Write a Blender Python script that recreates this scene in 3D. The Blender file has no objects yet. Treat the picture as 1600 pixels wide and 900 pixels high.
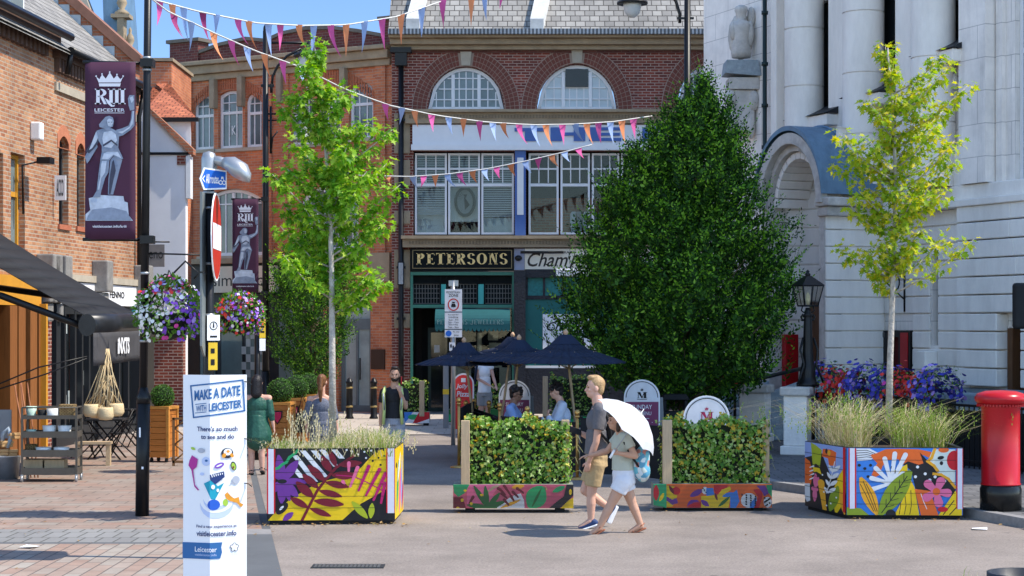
import bpy, math, random
import numpy as np
from mathutils import Vector, Matrix, Quaternion, geometry
R = math.radians
rnd = random.Random(11)
SC = bpy.context.scene
COL = SC.collection
# ------------------------------------------------------------------ camera, sky, sun, exposure
F, HZ, CAMH = 2900.0, 508.0, 2.4          # focal length and horizon of the photograph in its own pixels, eye height
cam = bpy.data.cameras.new('camera'); cam_o = bpy.data.objects.new('camera', cam); COL.objects.link(cam_o)
cam.sensor_width = 36; cam.lens = 36 * F / 1600; cam.shift_y = (HZ - 450) / 1600
cam.clip_start = 0.5; cam.clip_end = 3000
cam_o.location = (0, 0, CAMH); cam_o.rotation_euler = (R(90), 0, 0)
SC.camera = cam_o
SUN_EL, SUN_AZ = R(54), R(9)               # the sun stands to the right, a little behind the camera
sd = Vector((math.cos(SUN_EL) * math.cos(SUN_AZ), -math.cos(SUN_EL) * math.sin(SUN_AZ), math.sin(SUN_EL)))
wd = bpy.data.worlds.new('World'); SC.world = wd; wd.use_nodes = True
nt = wd.node_tree; nt.nodes.clear()
sky = nt.nodes.new('ShaderNodeTexSky'); sky.sky_type = 'NISHITA'; sky.sun_disc = False
sky.sun_elevation = SUN_EL; sky.sun_rotation = math.atan2(sd.x, sd.y)
sky.air_density = 1.0; sky.dust_density = 0.0; sky.ozone_density = 3.0; sky.altitude = 300
bg = nt.nodes.new('ShaderNodeBackground'); bg.inputs['Strength'].default_value = 0.15
wo = nt.nodes.new('ShaderNodeOutputWorld')
stc = nt.nodes.new('ShaderNodeTexCoord'); sx = nt.nodes.new('ShaderNodeSeparateXYZ'); nt.links.new(stc.outputs['Generated'], sx.inputs[0])
smr = nt.nodes.new('ShaderNodeMapRange'); smr.interpolation_type = 'SMOOTHSTEP'; smr.inputs[1].default_value = .2; smr.inputs[2].default_value = .95; nt.links.new(sx.outputs[1], smr.inputs[0])
smx = nt.nodes.new('ShaderNodeMix'); smx.data_type = 'RGBA'; smx.blend_type = 'MULTIPLY'; smx.inputs[7].default_value = (.34, .40, .52, 1)   # the northern sky is deeper blue
nt.links.new(smr.outputs[0], smx.inputs[0]); nt.links.new(sky.outputs[0], smx.inputs[6]); nt.links.new(smx.outputs[2], bg.inputs[0]); nt.links.new(bg.outputs[0], wo.inputs[0])
sl = bpy.data.lights.new('sun', 'SUN'); sl.energy = 2.75; sl.angle = R(0.5); sl.color = (1, .92, .79)
so = bpy.data.objects.new('sun', sl); COL.objects.link(so); so.rotation_euler = sd.to_track_quat('Z', 'Y').to_euler()
SC.view_settings.view_transform = 'Standard'; SC.view_settings.look = 'None'
SC.view_settings.exposure = 1.3; SC.view_settings.gamma = 1; SC.view_settings.use_curve_mapping = False
SC.cycles.max_bounces = 6; SC.cycles.transparent_max_bounces = 8
SC.cycles.use_denoising = True
# ------------------------------------------------------------------ measuring helpers
def W(px, py, Y): return Vector(((px - 800) / F * Y, Y, CAMH + (HZ - py) / F * Y))
def G(px, py):
 Y = F * CAMH / (py - HZ); return Vector(((px - 800) / F * Y, Y, 0))
class PX:                                   # photo measurements -> metres on a plane facing the camera
 def __init__(s, Y, px0=None, X0=None):
  s.Y = Y; s.k = Y / F; s.X0 = (px0 - 800) * s.k if px0 is not None else (X0 or 0)
  s.o = (s.X0, Y, 0)
 def x(s, px): return (px - 800) * s.k - s.X0
 def z(s, py): return CAMH + (HZ - py) * s.k
 def p(s, px, py): return (s.x(px), s.z(py))
class FAC:                                  # a facade plane: local x along it, local y into the wall
 def __init__(s, O, ang): s.O = Vector((O[0], O[1])); s.a = ang; s.d = Vector((math.cos(ang), math.sin(ang))); s.n = Vector((-s.d.y, s.d.x))
 def uz(s, px, py, v=0):
  r = Vector(((px - 800) / F, 1.0)); o = s.O + s.n * v
  det = r.x * (-s.d.y) + r.y * s.d.x
  t = (o.x * (-s.d.y) + o.y * s.d.x) / det
  P = r * t
  return ((P - o).dot(s.d), CAMH + (HZ - py) / F * t)
 def u(s, px, v=0): return s.uz(px, HZ, v)[0]
 def z(s, px, py, v=0): return s.uz(px, py, v)[1]
# ------------------------------------------------------------------ objects
def _setp(o, label, cat, group=None, kind=None):
 if label: o['label'] = label
 if cat: o['category'] = cat
 if group: o['group'] = group
 if kind: o['kind'] = kind
 return o
def thing(name, label, cat, loc=(0, 0, 0), rz=0, group=None):
 o = bpy.data.objects.new(name, None); o.empty_display_size = .2; COL.objects.link(o)
 o.location = loc; o.rotation_euler = (0, 0, rz)
 return _setp(o, label, cat, group)
def dup(root, loc=None, rz=None, label=None):
 def cp(o, par):
  c = o.copy(); COL.objects.link(c)
  if par is not None: c.parent = par
  for ch in o.children: cp(ch, c)
  return c
 r = cp(root, None)
 if loc is not None: r.location = loc
 if rz is not None: r.rotation_euler = (0, 0, rz)
 if label: r['label'] = label
 return r
class MB:
 def __init__(s): s.v = []; s.f = []; s.m = []; s.s = []; s.T = Matrix()
 def pt(s, p): s.v.append(tuple(s.T @ Vector(p))); return len(s.v) - 1
 def face(s, ids, m=0, sm=False): s.f.append(tuple(ids)); s.m.append(m); s.s.append(sm)
 def poly(s, pts, m=0, sm=False): s.face([s.pt(p) for p in pts], m, sm)
 def box(s, x0, x1, y0, y1, z0, z1, m=0):
  i = [s.pt(p) for p in ((x0, y0, z0), (x1, y0, z0), (x1, y1, z0), (x0, y1, z0), (x0, y0, z1), (x1, y0, z1), (x1, y1, z1), (x0, y1, z1))]
  for q in ((0, 3, 2, 1), (4, 5, 6, 7), (0, 1, 5, 4), (1, 2, 6, 5), (2, 3, 7, 6), (3, 0, 4, 7)): s.face([i[k] for k in q], m)
  return s
 def cb(s, c, d, m=0): return s.box(c[0] - d[0] / 2, c[0] + d[0] / 2, c[1] - d[1] / 2, c[1] + d[1] / 2, c[2] - d[2] / 2, c[2] + d[2] / 2, m)
 def tube(s, pts, r, n=8, m=0, caps=True, sm=True, sx=1.0):
  pts = [Vector(p) for p in pts]; k = len(pts)
  rs = r if isinstance(r, (list, tuple)) else [r] * k
  t = (pts[1] - pts[0]).normalized(); a = t.orthogonal().normalized()
  if abs(t.z) < .9:
   a = t.cross(Vector((0, 0, 1))).normalized()
  rings = []
  for i in range(k):
   if i == 0: t2 = pts[1] - pts[0]
   elif i == k - 1: t2 = pts[-1] - pts[-2]
   else: t2 = (pts[i + 1] - pts[i]).normalized() + (pts[i] - pts[i - 1]).normalized()
   t2 = t2.normalized() if t2.length > 1e-9 else t
   q = t.rotation_difference(t2); a = q @ a; t = t2
   b = t.cross(a).normalized()
   rings.append([s.pt(pts[i] + (a * math.cos(2 * math.pi * j / n) * sx + b * math.sin(2 * math.pi * j / n)) * rs[i]) for j in range(n)])
  for i in range(k - 1):
   for j in range(n):
    s.face((rings[i][j], rings[i][(j + 1) % n], rings[i + 1][(j + 1) % n], rings[i + 1][j]), m, sm)
  if caps: s.face(rings[0][::-1], m); s.face(rings[-1], m)
  return s
 def lathe(s, prof, c=(0, 0, 0), n=16, m=0, sm=True, cap=True, sq=None):
  c = Vector(c); rings = []
  for r, z in prof:
   rings.append([s.pt(c + Vector((math.cos(2 * math.pi * (j + .5) / n) * r, math.sin(2 * math.pi * (j + .5) / n) * r, z))) for j in range(n)])
  for i in range(len(prof) - 1):
   for j in range(n): s.face((rings[i][j], rings[i][(j + 1) % n], rings[i + 1][(j + 1) % n], rings[i + 1][j]), m, sm)
  if cap:
   if prof[0][0] > 1e-4: s.face(rings[0][::-1], m)
   if prof[-1][0] > 1e-4: s.face(rings[-1], m)
  return s
 def ball(s, c, r, nu=12, nv=8, m=0):
  rx, ry, rz = r if isinstance(r, (tuple, list)) else (r, r, r); c = Vector(c)
  top = s.pt(c + Vector((0, 0, rz))); bot = s.pt(c - Vector((0, 0, rz))); rings = []
  for i in range(1, nv):
   a = math.pi * i / nv
   rings.append([s.pt(c + Vector((rx * math.sin(a) * math.cos(2 * math.pi * j / nu), ry * math.sin(a) * math.sin(2 * math.pi * j / nu), rz * math.cos(a)))) for j in range(nu)])
  for j in range(nu):
   s.face((top, rings[0][j], rings[0][(j + 1) % nu]), m, True); s.face((bot, rings[-1][(j + 1) % nu], rings[-1][j]), m, True)
   for i in range(nv - 2): s.face((rings[i][j], rings[i + 1][j], rings[i + 1][(j + 1) % nu], rings[i][(j + 1) % nu]), m, True)
  return s
 def slab(s, outer, holes=(), y0=0.0, y1=.1, m=0, back=True, sides=True, mside=None):
  """polygon in x,z with holes, front at y0 (facing -y), thick to y1"""
  loops = [list(outer)] + [list(h) for h in holes]
  flat = [p for l in loops for p in l]
  tris = geometry.tessellate_polygon([[Vector((p[0], p[1], 0)) for p in l] for l in loops])
  fr = [s.pt((p[0], y0, p[1])) for p in flat]
  bk = [s.pt((p[0], y1, p[1])) for p in flat] if (back or sides) else None
  for a, b, c in tris:
   A, B, C = flat[a], flat[b], flat[c]
   ar = (B[0] - A[0]) * (C[1] - A[1]) - (C[0] - A[0]) * (B[1] - A[1])
   if abs(ar) < 1e-10: continue
   if ar < 0: b, c = c, b
   s.face((fr[a], fr[b], fr[c]), m)
   if back: s.face((bk[a], bk[c], bk[b]), m)
  if sides:
   o = 0
   for li, l in enumerate(loops):
    k = len(l); ar = sum(l[i][0] * l[(i + 1) % k][1] - l[(i + 1) % k][0] * l[i][1] for i in range(k))
    ccw = (ar > 0) == (li == 0)
    for i in range(k):
     a, b = o + i, o + (i + 1) % k
     s.face((fr[b], fr[a], bk[a], bk[b]) if ccw else (fr[a], fr[b], bk[b], bk[a]), m if mside is None else mside)
    o += k
  return s
 def shape(s, pts, y, m=0): return s.slab(pts, (), y, y, m, back=False, sides=False)
 def ground(s, pts, z, m=0):
  tris = geometry.tessellate_polygon([[Vector((p[0], p[1], 0)) for p in pts]]); ids = [s.pt((p[0], p[1], z)) for p in pts]
  for a, b, c in tris:
   A, B, C = pts[a], pts[b], pts[c]
   if (B[0] - A[0]) * (C[1] - A[1]) - (C[0] - A[0]) * (B[1] - A[1]) < 0: b, c = c, b
   s.face((ids[a], ids[b], ids[c]), m)
  return s
 def text(s, body, x0, x1, z0, z1, y, m=0, bold=0, shear=0, fn=None):
  vs, fs = text_geo(body, bold, shear)
  xs = [v[0] for v in vs]; ys = [v[1] for v in vs]
  a, b, c, d = min(xs), max(xs), min(ys), max(ys)
  o = [(x0 + (v[0] - a) / (b - a) * (x1 - x0), z0 + (v[1] - c) / max(d - c, 1e-6) * (z1 - z0)) for v in vs]
  if fn: o = [fn(p) for p in o]
  ids = [s.pt((p[0], y, p[1])) for p in o]
  for q in fs: s.face([ids[i] for i in q], m)
  return s
 def islands(s):
  par = list(range(len(s.v)))
  def fd(i):
   while par[i] != i: par[i] = par[par[i]]; i = par[i]
   return i
  for f in s.f:
   a = fd(f[0])
   for k in f[1:]: par[fd(k)] = a
  g = {}
  for n, f in enumerate(s.f): g.setdefault(fd(f[0]), []).append(n)
  for fs in g.values():
   p = MB(); ids = {}
   for n in fs:
    for k in s.f[n]:
     if k not in ids: ids[k] = len(p.v); p.v.append(s.v[k])
    p.face([ids[k] for k in s.f[n]], s.m[n], s.s[n])
   yield p
 def build(s, name, mats, parent=None, bevel=0, bseg=2, loc=None, rz=None, label=None, kind=None, cat=None, group=None, each=False):
  if each:
   for p in s.islands(): o = p.build(name, mats, parent, bevel, bseg)
   return o
  me = bpy.data.meshes.new(name); me.from_pydata(s.v, [], s.f)
  for mm in (mats if isinstance(mats, (list, tuple)) else [mats]): me.materials.append(mm)
  me.polygons.foreach_set('material_index', s.m); me.polygons.foreach_set('use_smooth', s.s)
  uvbox(me)
  return link(name, me, parent, bevel, bseg, loc, rz, label, kind, cat, group)
def link(name, me, parent=None, bevel=0, bseg=2, loc=None, rz=None, label=None, kind=None, cat=None, group=None):
 o = bpy.data.objects.new(name, me); COL.objects.link(o)
 if parent is not None: o.parent = parent
 if loc is not None: o.location = loc
 if rz is not None: o.rotation_euler = (0, 0, rz)
 if bevel:
  b = o.modifiers.new('bevel', 'BEVEL'); b.width = bevel; b.segments = bseg; b.limit_method = 'ANGLE'; b.angle_limit = R(40)
 return _setp(o, label, cat, group, kind)
def uvbox(me):
 nl = len(me.loops)
 if nl == 0: return
 co = np.empty(len(me.vertices) * 3, 'f'); me.vertices.foreach_get('co', co); co = co.reshape(-1, 3)
 vi = np.empty(nl, 'i'); me.loops.foreach_get('vertex_index', vi)
 npol = len(me.polygons); lt = np.empty(npol, 'i'); me.polygons.foreach_get('loop_total', lt)
 nr = np.empty(npol * 3, 'f'); me.polygons.foreach_get('normal', nr); nr = np.abs(nr.reshape(-1, 3))
 nr[:, 2] *= .9
 ax = np.repeat(np.argmax(nr, 1), lt); p = co[vi]
 uv = np.where((ax == 2)[:, None], p[:, [0, 1]], np.where((ax == 1)[:, None], p[:, [0, 2]], p[:, [1, 2]])).astype('f')
 l = me.uv_layers.new(name='UVMap'); l.data.foreach_set('uv', uv.ravel())
_tg = {}
def text_geo(body, bold=0, shear=0):
 k = (body, bold, shear)
 if k not in _tg:
  cu = bpy.data.curves.new('t', 'FONT'); cu.body = body; cu.size = 1; cu.offset = bold; cu.shear = shear; cu.resolution_u = 3
  ob = bpy.data.objects.new('t', cu); me = ob.to_mesh()
  _tg[k] = ([(v.co.x, v.co.y) for v in me.vertices], [tuple(p.vertices) for p in me.polygons])
  ob.to_mesh_clear(); bpy.data.objects.remove(ob); bpy.data.curves.remove(cu)
 return _tg[k]
# ------------------------------------------------------------------ materials
_M = {}
def _new(name):
 m = bpy.data.materials.new(name); m.use_nodes = True; t = m.node_tree
 return m, t, t.nodes['Principled BSDF']
def mat(name, c, rough=.6, metal=0, var=.14, scale=5, bump=0, bscale=60, spec=.28, stretch=None, dirt=0, speck=0, spots=0):
 if name in _M: return _M[name]
 m, t, b = _new(name); N = t.nodes.new; Lk = t.links.new
 tc = N('ShaderNodeTexCoord'); nz = N('ShaderNodeTexNoise'); nz.inputs['Scale'].default_value = scale; nz.inputs['Detail'].default_value = 6; nz.inputs['Roughness'].default_value = .65
 src = tc.outputs['Object']
 if stretch:
  mp = N('ShaderNodeMapping'); mp.inputs['Scale'].default_value = stretch; Lk(src, mp.inputs[0]); src = mp.outputs[0]
 Lk(src, nz.inputs['Vector'])
 mx = N('ShaderNodeMix'); mx.data_type = 'RGBA'
 mx.inputs[6].default_value = (*[max(0, x * (1 - var * 1.6)) for x in c], 1); mx.inputs[7].default_value = (*[min(1, x * (1 + var * 1.6)) for x in c], 1)
 Lk(nz.outputs['Fac'], mx.inputs[0]); col = mx.outputs[2]
 if dirt:
  n2 = N('ShaderNodeTexNoise'); n2.inputs['Scale'].default_value = scale * .35; n2.inputs['Detail'].default_value = 8; n2.inputs['Roughness'].default_value = .75
  Lk(src, n2.inputs['Vector'])
  rp = N('ShaderNodeMapRange'); rp.inputs[1].default_value = .45; rp.inputs[2].default_value = .75; rp.inputs[3].default_value = 0; rp.inputs[4].default_value = dirt
  Lk(n2.outputs['Fac'], rp.inputs[0])
  m2 = N('ShaderNodeMix'); m2.data_type = 'RGBA'; m2.inputs[7].default_value = (*[x * .3 for x in c], 1)
  Lk(rp.outputs[0], m2.inputs[0]); Lk(col, m2.inputs[6]); col = m2.outputs[2]
 if speck:
  n4 = N('ShaderNodeTexNoise'); n4.inputs['Scale'].default_value = 38; n4.inputs['Detail'].default_value = 3; n4.inputs['Roughness'].default_value = .8; Lk(tc.outputs['Object'], n4.inputs['Vector'])
  r4 = N('ShaderNodeMapRange'); r4.inputs[1].default_value = .3; r4.inputs[2].default_value = .7; r4.inputs[3].default_value = 1 - speck; r4.inputs[4].default_value = 1 + speck; Lk(n4.outputs['Fac'], r4.inputs[0])
  m4 = N('ShaderNodeMix'); m4.data_type = 'RGBA'; m4.blend_type = 'MULTIPLY'; m4.inputs[0].default_value = 1; Lk(col, m4.inputs[6]); Lk(r4.outputs[0], m4.inputs[7]); col = m4.outputs[2]
 if spots:
  vo_ = N('ShaderNodeTexVoronoi'); vo_.inputs['Scale'].default_value = 1.1; vo_.inputs['Randomness'].default_value = 1; Lk(tc.outputs['Object'], vo_.inputs['Vector'])
  r5 = N('ShaderNodeMapRange'); r5.inputs[1].default_value = .035; r5.inputs[2].default_value = .06; r5.inputs[3].default_value = spots; r5.inputs[4].default_value = 0; Lk(vo_.outputs['Distance'], r5.inputs[0])
  m5 = N('ShaderNodeMix'); m5.data_type = 'RGBA'; m5.inputs[7].default_value = (.07, .06, .055, 1); Lk(r5.outputs[0], m5.inputs[0]); Lk(col, m5.inputs[6]); col = m5.outputs[2]
 Lk(col, b.inputs['Base Color'])
 b.inputs['Roughness'].default_value = rough; b.inputs['Metallic'].default_value = metal; b.inputs['Specular IOR Level'].default_value = spec
 if bump:
  n3 = N('ShaderNodeTexNoise'); n3.inputs['Scale'].default_value = bscale; n3.inputs['Detail'].default_value = 5
  Lk(tc.outputs['Object'], n3.inputs['Vector'])
  bp = N('ShaderNodeBump'); bp.inputs['Strength'].default_value = bump; bp.inputs['Distance'].default_value = .02
  Lk(n3.outputs['Fac'], bp.inputs['Height']); Lk(bp.outputs[0], b.inputs['Normal'])
 _M[name] = m; return m
def brick(name, c1, c2, mortar, w=.225, h=.075, ms=.010, var=.25, rough=.85, rot=0, bump=.5, nscale=.7, spec=.2, off=.5, bias=0.0, streak=0):
 if name in _M: return _M[name]
 m, t, b = _new(name); N = t.nodes.new; Lk = t.links.new
 uv = N('ShaderNodeTexCoord'); mp = N('ShaderNodeMapping'); mp.inputs['Rotation'].default_value = (0, 0, rot); Lk(uv.outputs['UV'], mp.inputs[0])
 bt = N('ShaderNodeTexBrick'); bt.inputs['Scale'].default_value = 1; bt.inputs['Brick Width'].default_value = w; bt.inputs['Row Height'].default_value = h
 bt.inputs['Mortar Size'].default_value = ms; bt.inputs['Mortar Smooth'].default_value = .2; bt.inputs['Bias'].default_value = bias; bt.offset = off
 bt.inputs['Color1'].default_value = (*c1, 1); bt.inputs['Color2'].default_value = (*c2, 1); bt.inputs['Mortar'].default_value = (*mortar, 1)
 Lk(mp.outputs[0], bt.inputs['Vector'])
 nz = N('ShaderNodeTexNoise'); nz.inputs['Scale'].default_value = nscale; nz.inputs['Detail'].default_value = 8; nz.inputs['Roughness'].default_value = .7
 Lk(uv.outputs['UV'], nz.inputs['Vector'])
 rp = N('ShaderNodeMapRange'); rp.inputs[1].default_value = .3; rp.inputs[2].default_value = .7; rp.inputs[3].default_value = 1 - var; rp.inputs[4].default_value = 1 + var
 Lk(nz.outputs['Fac'], rp.inputs[0])
 mx = N('ShaderNodeMix'); mx.data_type = 'RGBA'; mx.blend_type = 'MULTIPLY'; mx.inputs[0].default_value = 1
 Lk(bt.outputs['Color'], mx.inputs[6]); Lk(rp.outputs[0], mx.inputs[7]); col = mx.outputs[2]
 if streak:
  m6 = N('ShaderNodeMapping'); m6.inputs['Scale'].default_value = (2.2, .22, 1); Lk(uv.outputs['UV'], m6.inputs[0]); n6 = N('ShaderNodeTexNoise'); n6.inputs['Scale'].default_value = 1; n6.inputs['Detail'].default_value = 7; n6.inputs['Roughness'].default_value = .7; Lk(m6.outputs[0], n6.inputs['Vector'])
  r6 = N('ShaderNodeMapRange'); r6.inputs[1].default_value = .5; r6.inputs[2].default_value = .78; r6.inputs[3].default_value = 0; r6.inputs[4].default_value = streak; Lk(n6.outputs['Fac'], r6.inputs[0])
  x6 = N('ShaderNodeMix'); x6.data_type = 'RGBA'; x6.inputs[7].default_value = (.10, .095, .09, 1); Lk(r6.outputs[0], x6.inputs[0]); Lk(col, x6.inputs[6]); col = x6.outputs[2]
 Lk(col, b.inputs['Base Color'])
 b.inputs['Roughness'].default_value = rough; b.inputs['Specular IOR Level'].default_value = spec
 if bump:
  bp = N('ShaderNodeBump'); bp.inputs['Strength'].default_value = bump; bp.inputs['Distance'].default_value = .01; bp.invert = True
  Lk(bt.outputs['Fac'], bp.inputs['Height']); Lk(bp.outputs[0], b.inputs['Normal'])
 _M[name] = m; return m
def leafmat(name, cols, transl=.35, rough=.5):
 """leaf colour picked per leaf"""
 if name in _M: return _M[name]
 m, t, b = _new(name); N = t.nodes.new; Lk = t.links.new
 g = N('ShaderNodeNewGeometry'); rp = N('ShaderNodeValToRGB'); e = rp.color_ramp.elements
 n = len(cols)
 for i, c in enumerate(cols):
  if i < 2: el = e[i]; el.position = i / (n - 1)
  else: el = e.new(i / (n - 1))
  el.color = (*c, 1)
 if n > 2: e[1].position = 1 / (n - 1)
 Lk(g.outputs['Random Per Island'], rp.inputs[0]); Lk(rp.outputs[0], b.inputs['Base Color'])
 b.inputs['Roughness'].default_value = rough; b.inputs['Specular IOR Level'].default_value = .2
 tr = N('ShaderNodeBsdfTranslucent'); hs = N('ShaderNodeHueSaturation'); hs.inputs['Saturation'].default_value = 1.15; hs.inputs['Value'].default_value = 1.5
 Lk(rp.outputs[0], hs.inputs['Color']); Lk(hs.outputs[0], tr.inputs[0])
 ms = N('ShaderNodeMixShader'); ms.inputs[0].default_value = transl
 Lk(b.outputs[0], ms.inputs[1]); Lk(tr.outputs[0], ms.inputs[2]); Lk(ms.outputs[0], t.nodes['Material Output'].inputs[0])
 _M[name] = m; return m
def clearglass(name, tint=(.75, .8, .8), refl=.022):
 if name in _M: return _M[name]
 m, t, b = _new(name); N = t.nodes.new; Lk = t.links.new
 tr = N('ShaderNodeBsdfTransparent'); tr.inputs[0].default_value = (*tint, 1); gl = N('ShaderNodeBsdfGlossy'); gl.inputs['Roughness'].default_value = .02
 ms = N('ShaderNodeMixShader'); ms.inputs[0].default_value = refl
 Lk(tr.outputs[0], ms.inputs[1]); Lk(gl.outputs[0], ms.inputs[2]); Lk(ms.outputs[0], t.nodes['Material Output'].inputs[0])
 _M[name] = m; return m
BLACK = mat('black_paint', (.008, .008, .009), .38, var=.3, scale=8, bump=.05)
BLACKM = mat('black_matt', (.012, .013, .015), .75, var=.2)
WHITE = mat('white_paint', (.74, .74, .74), .45, var=.05)
WHITEP = mat('white_print', (.82, .82, .84), .45, var=.01)
CREAM = mat('cream_paint', (.62, .56, .44), .55, var=.08)
GLASS = mat('window_glass', (.012, .015, .018), .05, var=.5, scale=.8, spec=.5)
GLASSB = mat('window_glass_bluish', (.13, .175, .185), .08, var=.6, scale=.9, spec=.45)
CGLASS = clearglass('clear_glass')
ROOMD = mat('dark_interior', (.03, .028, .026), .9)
STEEL = mat('grey_steel', (.36, .37, .38), .4, .6, var=.08)
GREYP = mat('grey_paint', (.22, .23, .24), .5, var=.08)
DGREY = mat('dark_grey_paint', (.022, .024, .027), .45, var=.15)
SAND = mat('sandstone_trim', (.34, .26, .17), .85, var=.25, scale=3, bump=.3, dirt=.45)
SANDL = mat('pale_stone_trim', (.42, .37, .29), .85, var=.2, scale=3, bump=.25, dirt=.3)
BR_OR = brick('orange_brick', (.58, .20, .085), (.42, .125, .06), (.42, .27, .19), ms=.008, var=.28, streak=.3)
BR_RD = brick('red_brick', (.24, .055, .035), (.11, .026, .022), (.36, .25, .20), ms=.012, var=.22, streak=.3)
BR_DK = brick('purple_brick', (.16, .05, .042), (.10, .03, .03), (.16, .11, .09), ms=.008)
BR_BF = brick('buff_brick', (.46, .235, .12), (.29, .105, .05), (.38, .30, .225), ms=.012, var=.3, streak=.3)
BR_GB = brick('gable_brick', (.42, .15, .07), (.28, .09, .05), (.28, .2, .15), ms=.01)
SLATE = brick('slate_tiles', (.30, .285, .26), (.20, .19, .175), (.06, .055, .05), w=.26, h=.17, ms=.012, var=.35, rough=.7, bump=.9, nscale=.5)
TILE = brick('red_clay_tiles', (.52, .17, .085), (.36, .11, .06), (.13, .05, .03), w=.22, h=.17, ms=.014, var=.3, bump=.9)
RENDER = mat('white_render', (.76, .75, .77), .9, var=.07, scale=1.5, bump=.15, dirt=.12)
PORT = brick('portland_ashlar', (.86, .80, .74), (.82, .765, .71), (.50, .46, .43), w=1.25, h=.62, ms=.008, var=.13, bump=.25, nscale=1.3, streak=.35)
PORTS = mat('portland_stone', (.84, .78, .72), .85, var=.14, scale=2.2, bump=.2, bscale=30, stretch=(1, 1, .3), dirt=.32)
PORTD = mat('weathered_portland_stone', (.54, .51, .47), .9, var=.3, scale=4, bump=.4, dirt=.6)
GRAN = mat('blue_grey_granite', (.28, .33, .36), .7, var=.3, scale=10, bump=.2, dirt=.3)
LEAD = mat('lead_sheet', (.13, .22, .31), .5, .25, var=.3, scale=5, bump=.3, stretch=(1, 1, .4))
WOODO = mat('orange_stained_wood', (.48, .17, .035), .5, var=.25, scale=5, stretch=(.6, 6, 6), bump=.15)
WOODP = mat('pale_timber', (.46, .34, .21), .65, var=.2, scale=8, stretch=(5, 5, .6), bump=.1)
WOODD = mat('dark_brown_wood', (.12, .055, .025), .5, var=.3, scale=6, stretch=(4, 4, .5))
OCHRE = mat('ochre_paint', (.58, .27, .03), .5, var=.12)
BARK = mat('pale_bark', (.42, .38, .33), .85, var=.5, scale=14, bump=.8, bscale=30, dirt=.6)
BARKD = mat('brown_bark', (.13, .09, .06), .9, var=.3, scale=12, bump=.5)
SOIL = mat('dark_soil', (.05, .035, .025), .95, var=.4, scale=20, bump=.6)
NAVY = mat('navy_canvas', (.012, .02, .045), .8, var=.15, scale=3, bump=.1)
BRASS = mat('brass', (.55, .32, .10), .35, .8, var=.15)
TEALP = mat('teal_paint', (.012, .13, .12), .45, var=.12, scale=2)
TEALL = mat('light_teal_paint', (.06, .42, .38), .4, var=.15, scale=3)
BLUEP = mat('blue_paint', (.06, .13, .36), .5, var=.1)
REDP = mat('red_paint', (.43, .007, .013), .3, var=.14, scale=4, spec=.35, dirt=.12)
GOLD = mat('gold_leaf', (.85, .60, .24), .5, 0, var=.12, scale=4)
# ------------------------------------------------------------------ leaves, grass, flowers
rng = np.random.default_rng(5)
LEAF = {
 'ovate': (np.array([(0, 0), (.22, .3), (.2, .62), (0, 1), (-.2, .62), (-.22, .3)], 'f'), [(0, 1, 2, 3), (0, 3, 4, 5)]),
 'slim': (np.array([(0, 0), (.12, .4), (0, 1), (-.12, .4)], 'f'), [(0, 1, 2, 3)]),
 'star': (np.array([(0, 0), (.42, .02), (.2, .26), (.52, .5), (.17, .52), (0, 1), (-.17, .52), (-.52, .5), (-.2, .26), (-.42, .02)], 'f'), [(0, 1, 2), (2, 3, 4), (4, 5, 6), (6, 7, 8), (8, 9, 0), (0, 2, 4, 6, 8)]),
 'ivy': (np.array([(0, 0), (.38, -.05), (.46, .4), (.22, .5), (0, 1), (-.22, .5), (-.46, .4), (-.38, -.05)], 'f'), [(0, 1, 2, 3), (0, 3, 4, 5), (0, 5, 6, 7)]),
 'flower': (np.array([(0, .0), (.32, .1), (.5, .4), (.38, .75), (0, .95), (-.38, .75), (-.5, .4), (-.32, .1)], 'f'), [(0, 1, 2, 3), (0, 3, 4, 5), (0, 5, 6, 7)]),
}
def leaves(name, P, D, Nn, S, shape, mats, parent=None, mi=None, fold=.25, **kw):
 """P base points, D growth directions, Nn face normals, S sizes"""
 P = np.asarray(P, 'f'); D = np.asarray(D, 'f'); Nn = np.asarray(Nn, 'f'); S = np.asarray(S, 'f')
 D /= np.linalg.norm(D, axis=1, keepdims=True) + 1e-9
 X = np.cross(D, Nn); X /= np.linalg.norm(X, axis=1, keepdims=True) + 1e-9
 Z = np.cross(X, D)
 sh, fc = LEAF[shape]; n = len(P); k = len(sh)
 hz = np.abs(sh[:, 0]) * fold - sh[:, 1] ** 2 * .12
 V = P[:, None] + S[:, None, None] * (sh[None, :, 0, None] * X[:, None] + sh[None, :, 1, None] * D[:, None] + hz[None, :, None] * Z[:, None])
 V = V.reshape(-1, 3)
 li = []; lt = []
 for q in fc: lt.append(len(q)); li += q
 li = np.array(li, 'i'); L = (np.arange(n, dtype='i')[:, None] * k + li[None]).ravel()
 LT = np.tile(np.array(lt, 'i'), n); LS = np.concatenate([[0], np.cumsum(LT)[:-1]]).astype('i')
 me = bpy.data.meshes.new(name); me.vertices.add(len(V)); me.vertices.foreach_set('co', V.ravel())
 me.loops.add(len(L)); me.loops.foreach_set('vertex_index', L)
 me.polygons.add(len(LT)); me.polygons.foreach_set('loop_start', LS); me.polygons.foreach_set('loop_total', LT)
 for mm in (mats if isinstance(mats, (list, tuple)) else [mats]): me.materials.append(mm)
 if mi is not None: me.polygons.foreach_set('material_index', np.repeat(np.asarray(mi, 'i'), len(fc)))
 me.update(calc_edges=True); me.validate()
 return link(name, me, parent, **kw)
def unit(n):
 v = rng.normal(size=(n, 3)); return v / np.linalg.norm(v, axis=1, keepdims=True)
L_SWEET = leafmat('sweetgum_leaf', [(.07, .21, .015), (.15, .33, .022), (.26, .44, .035), (.42, .52, .08)], .45)
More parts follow.
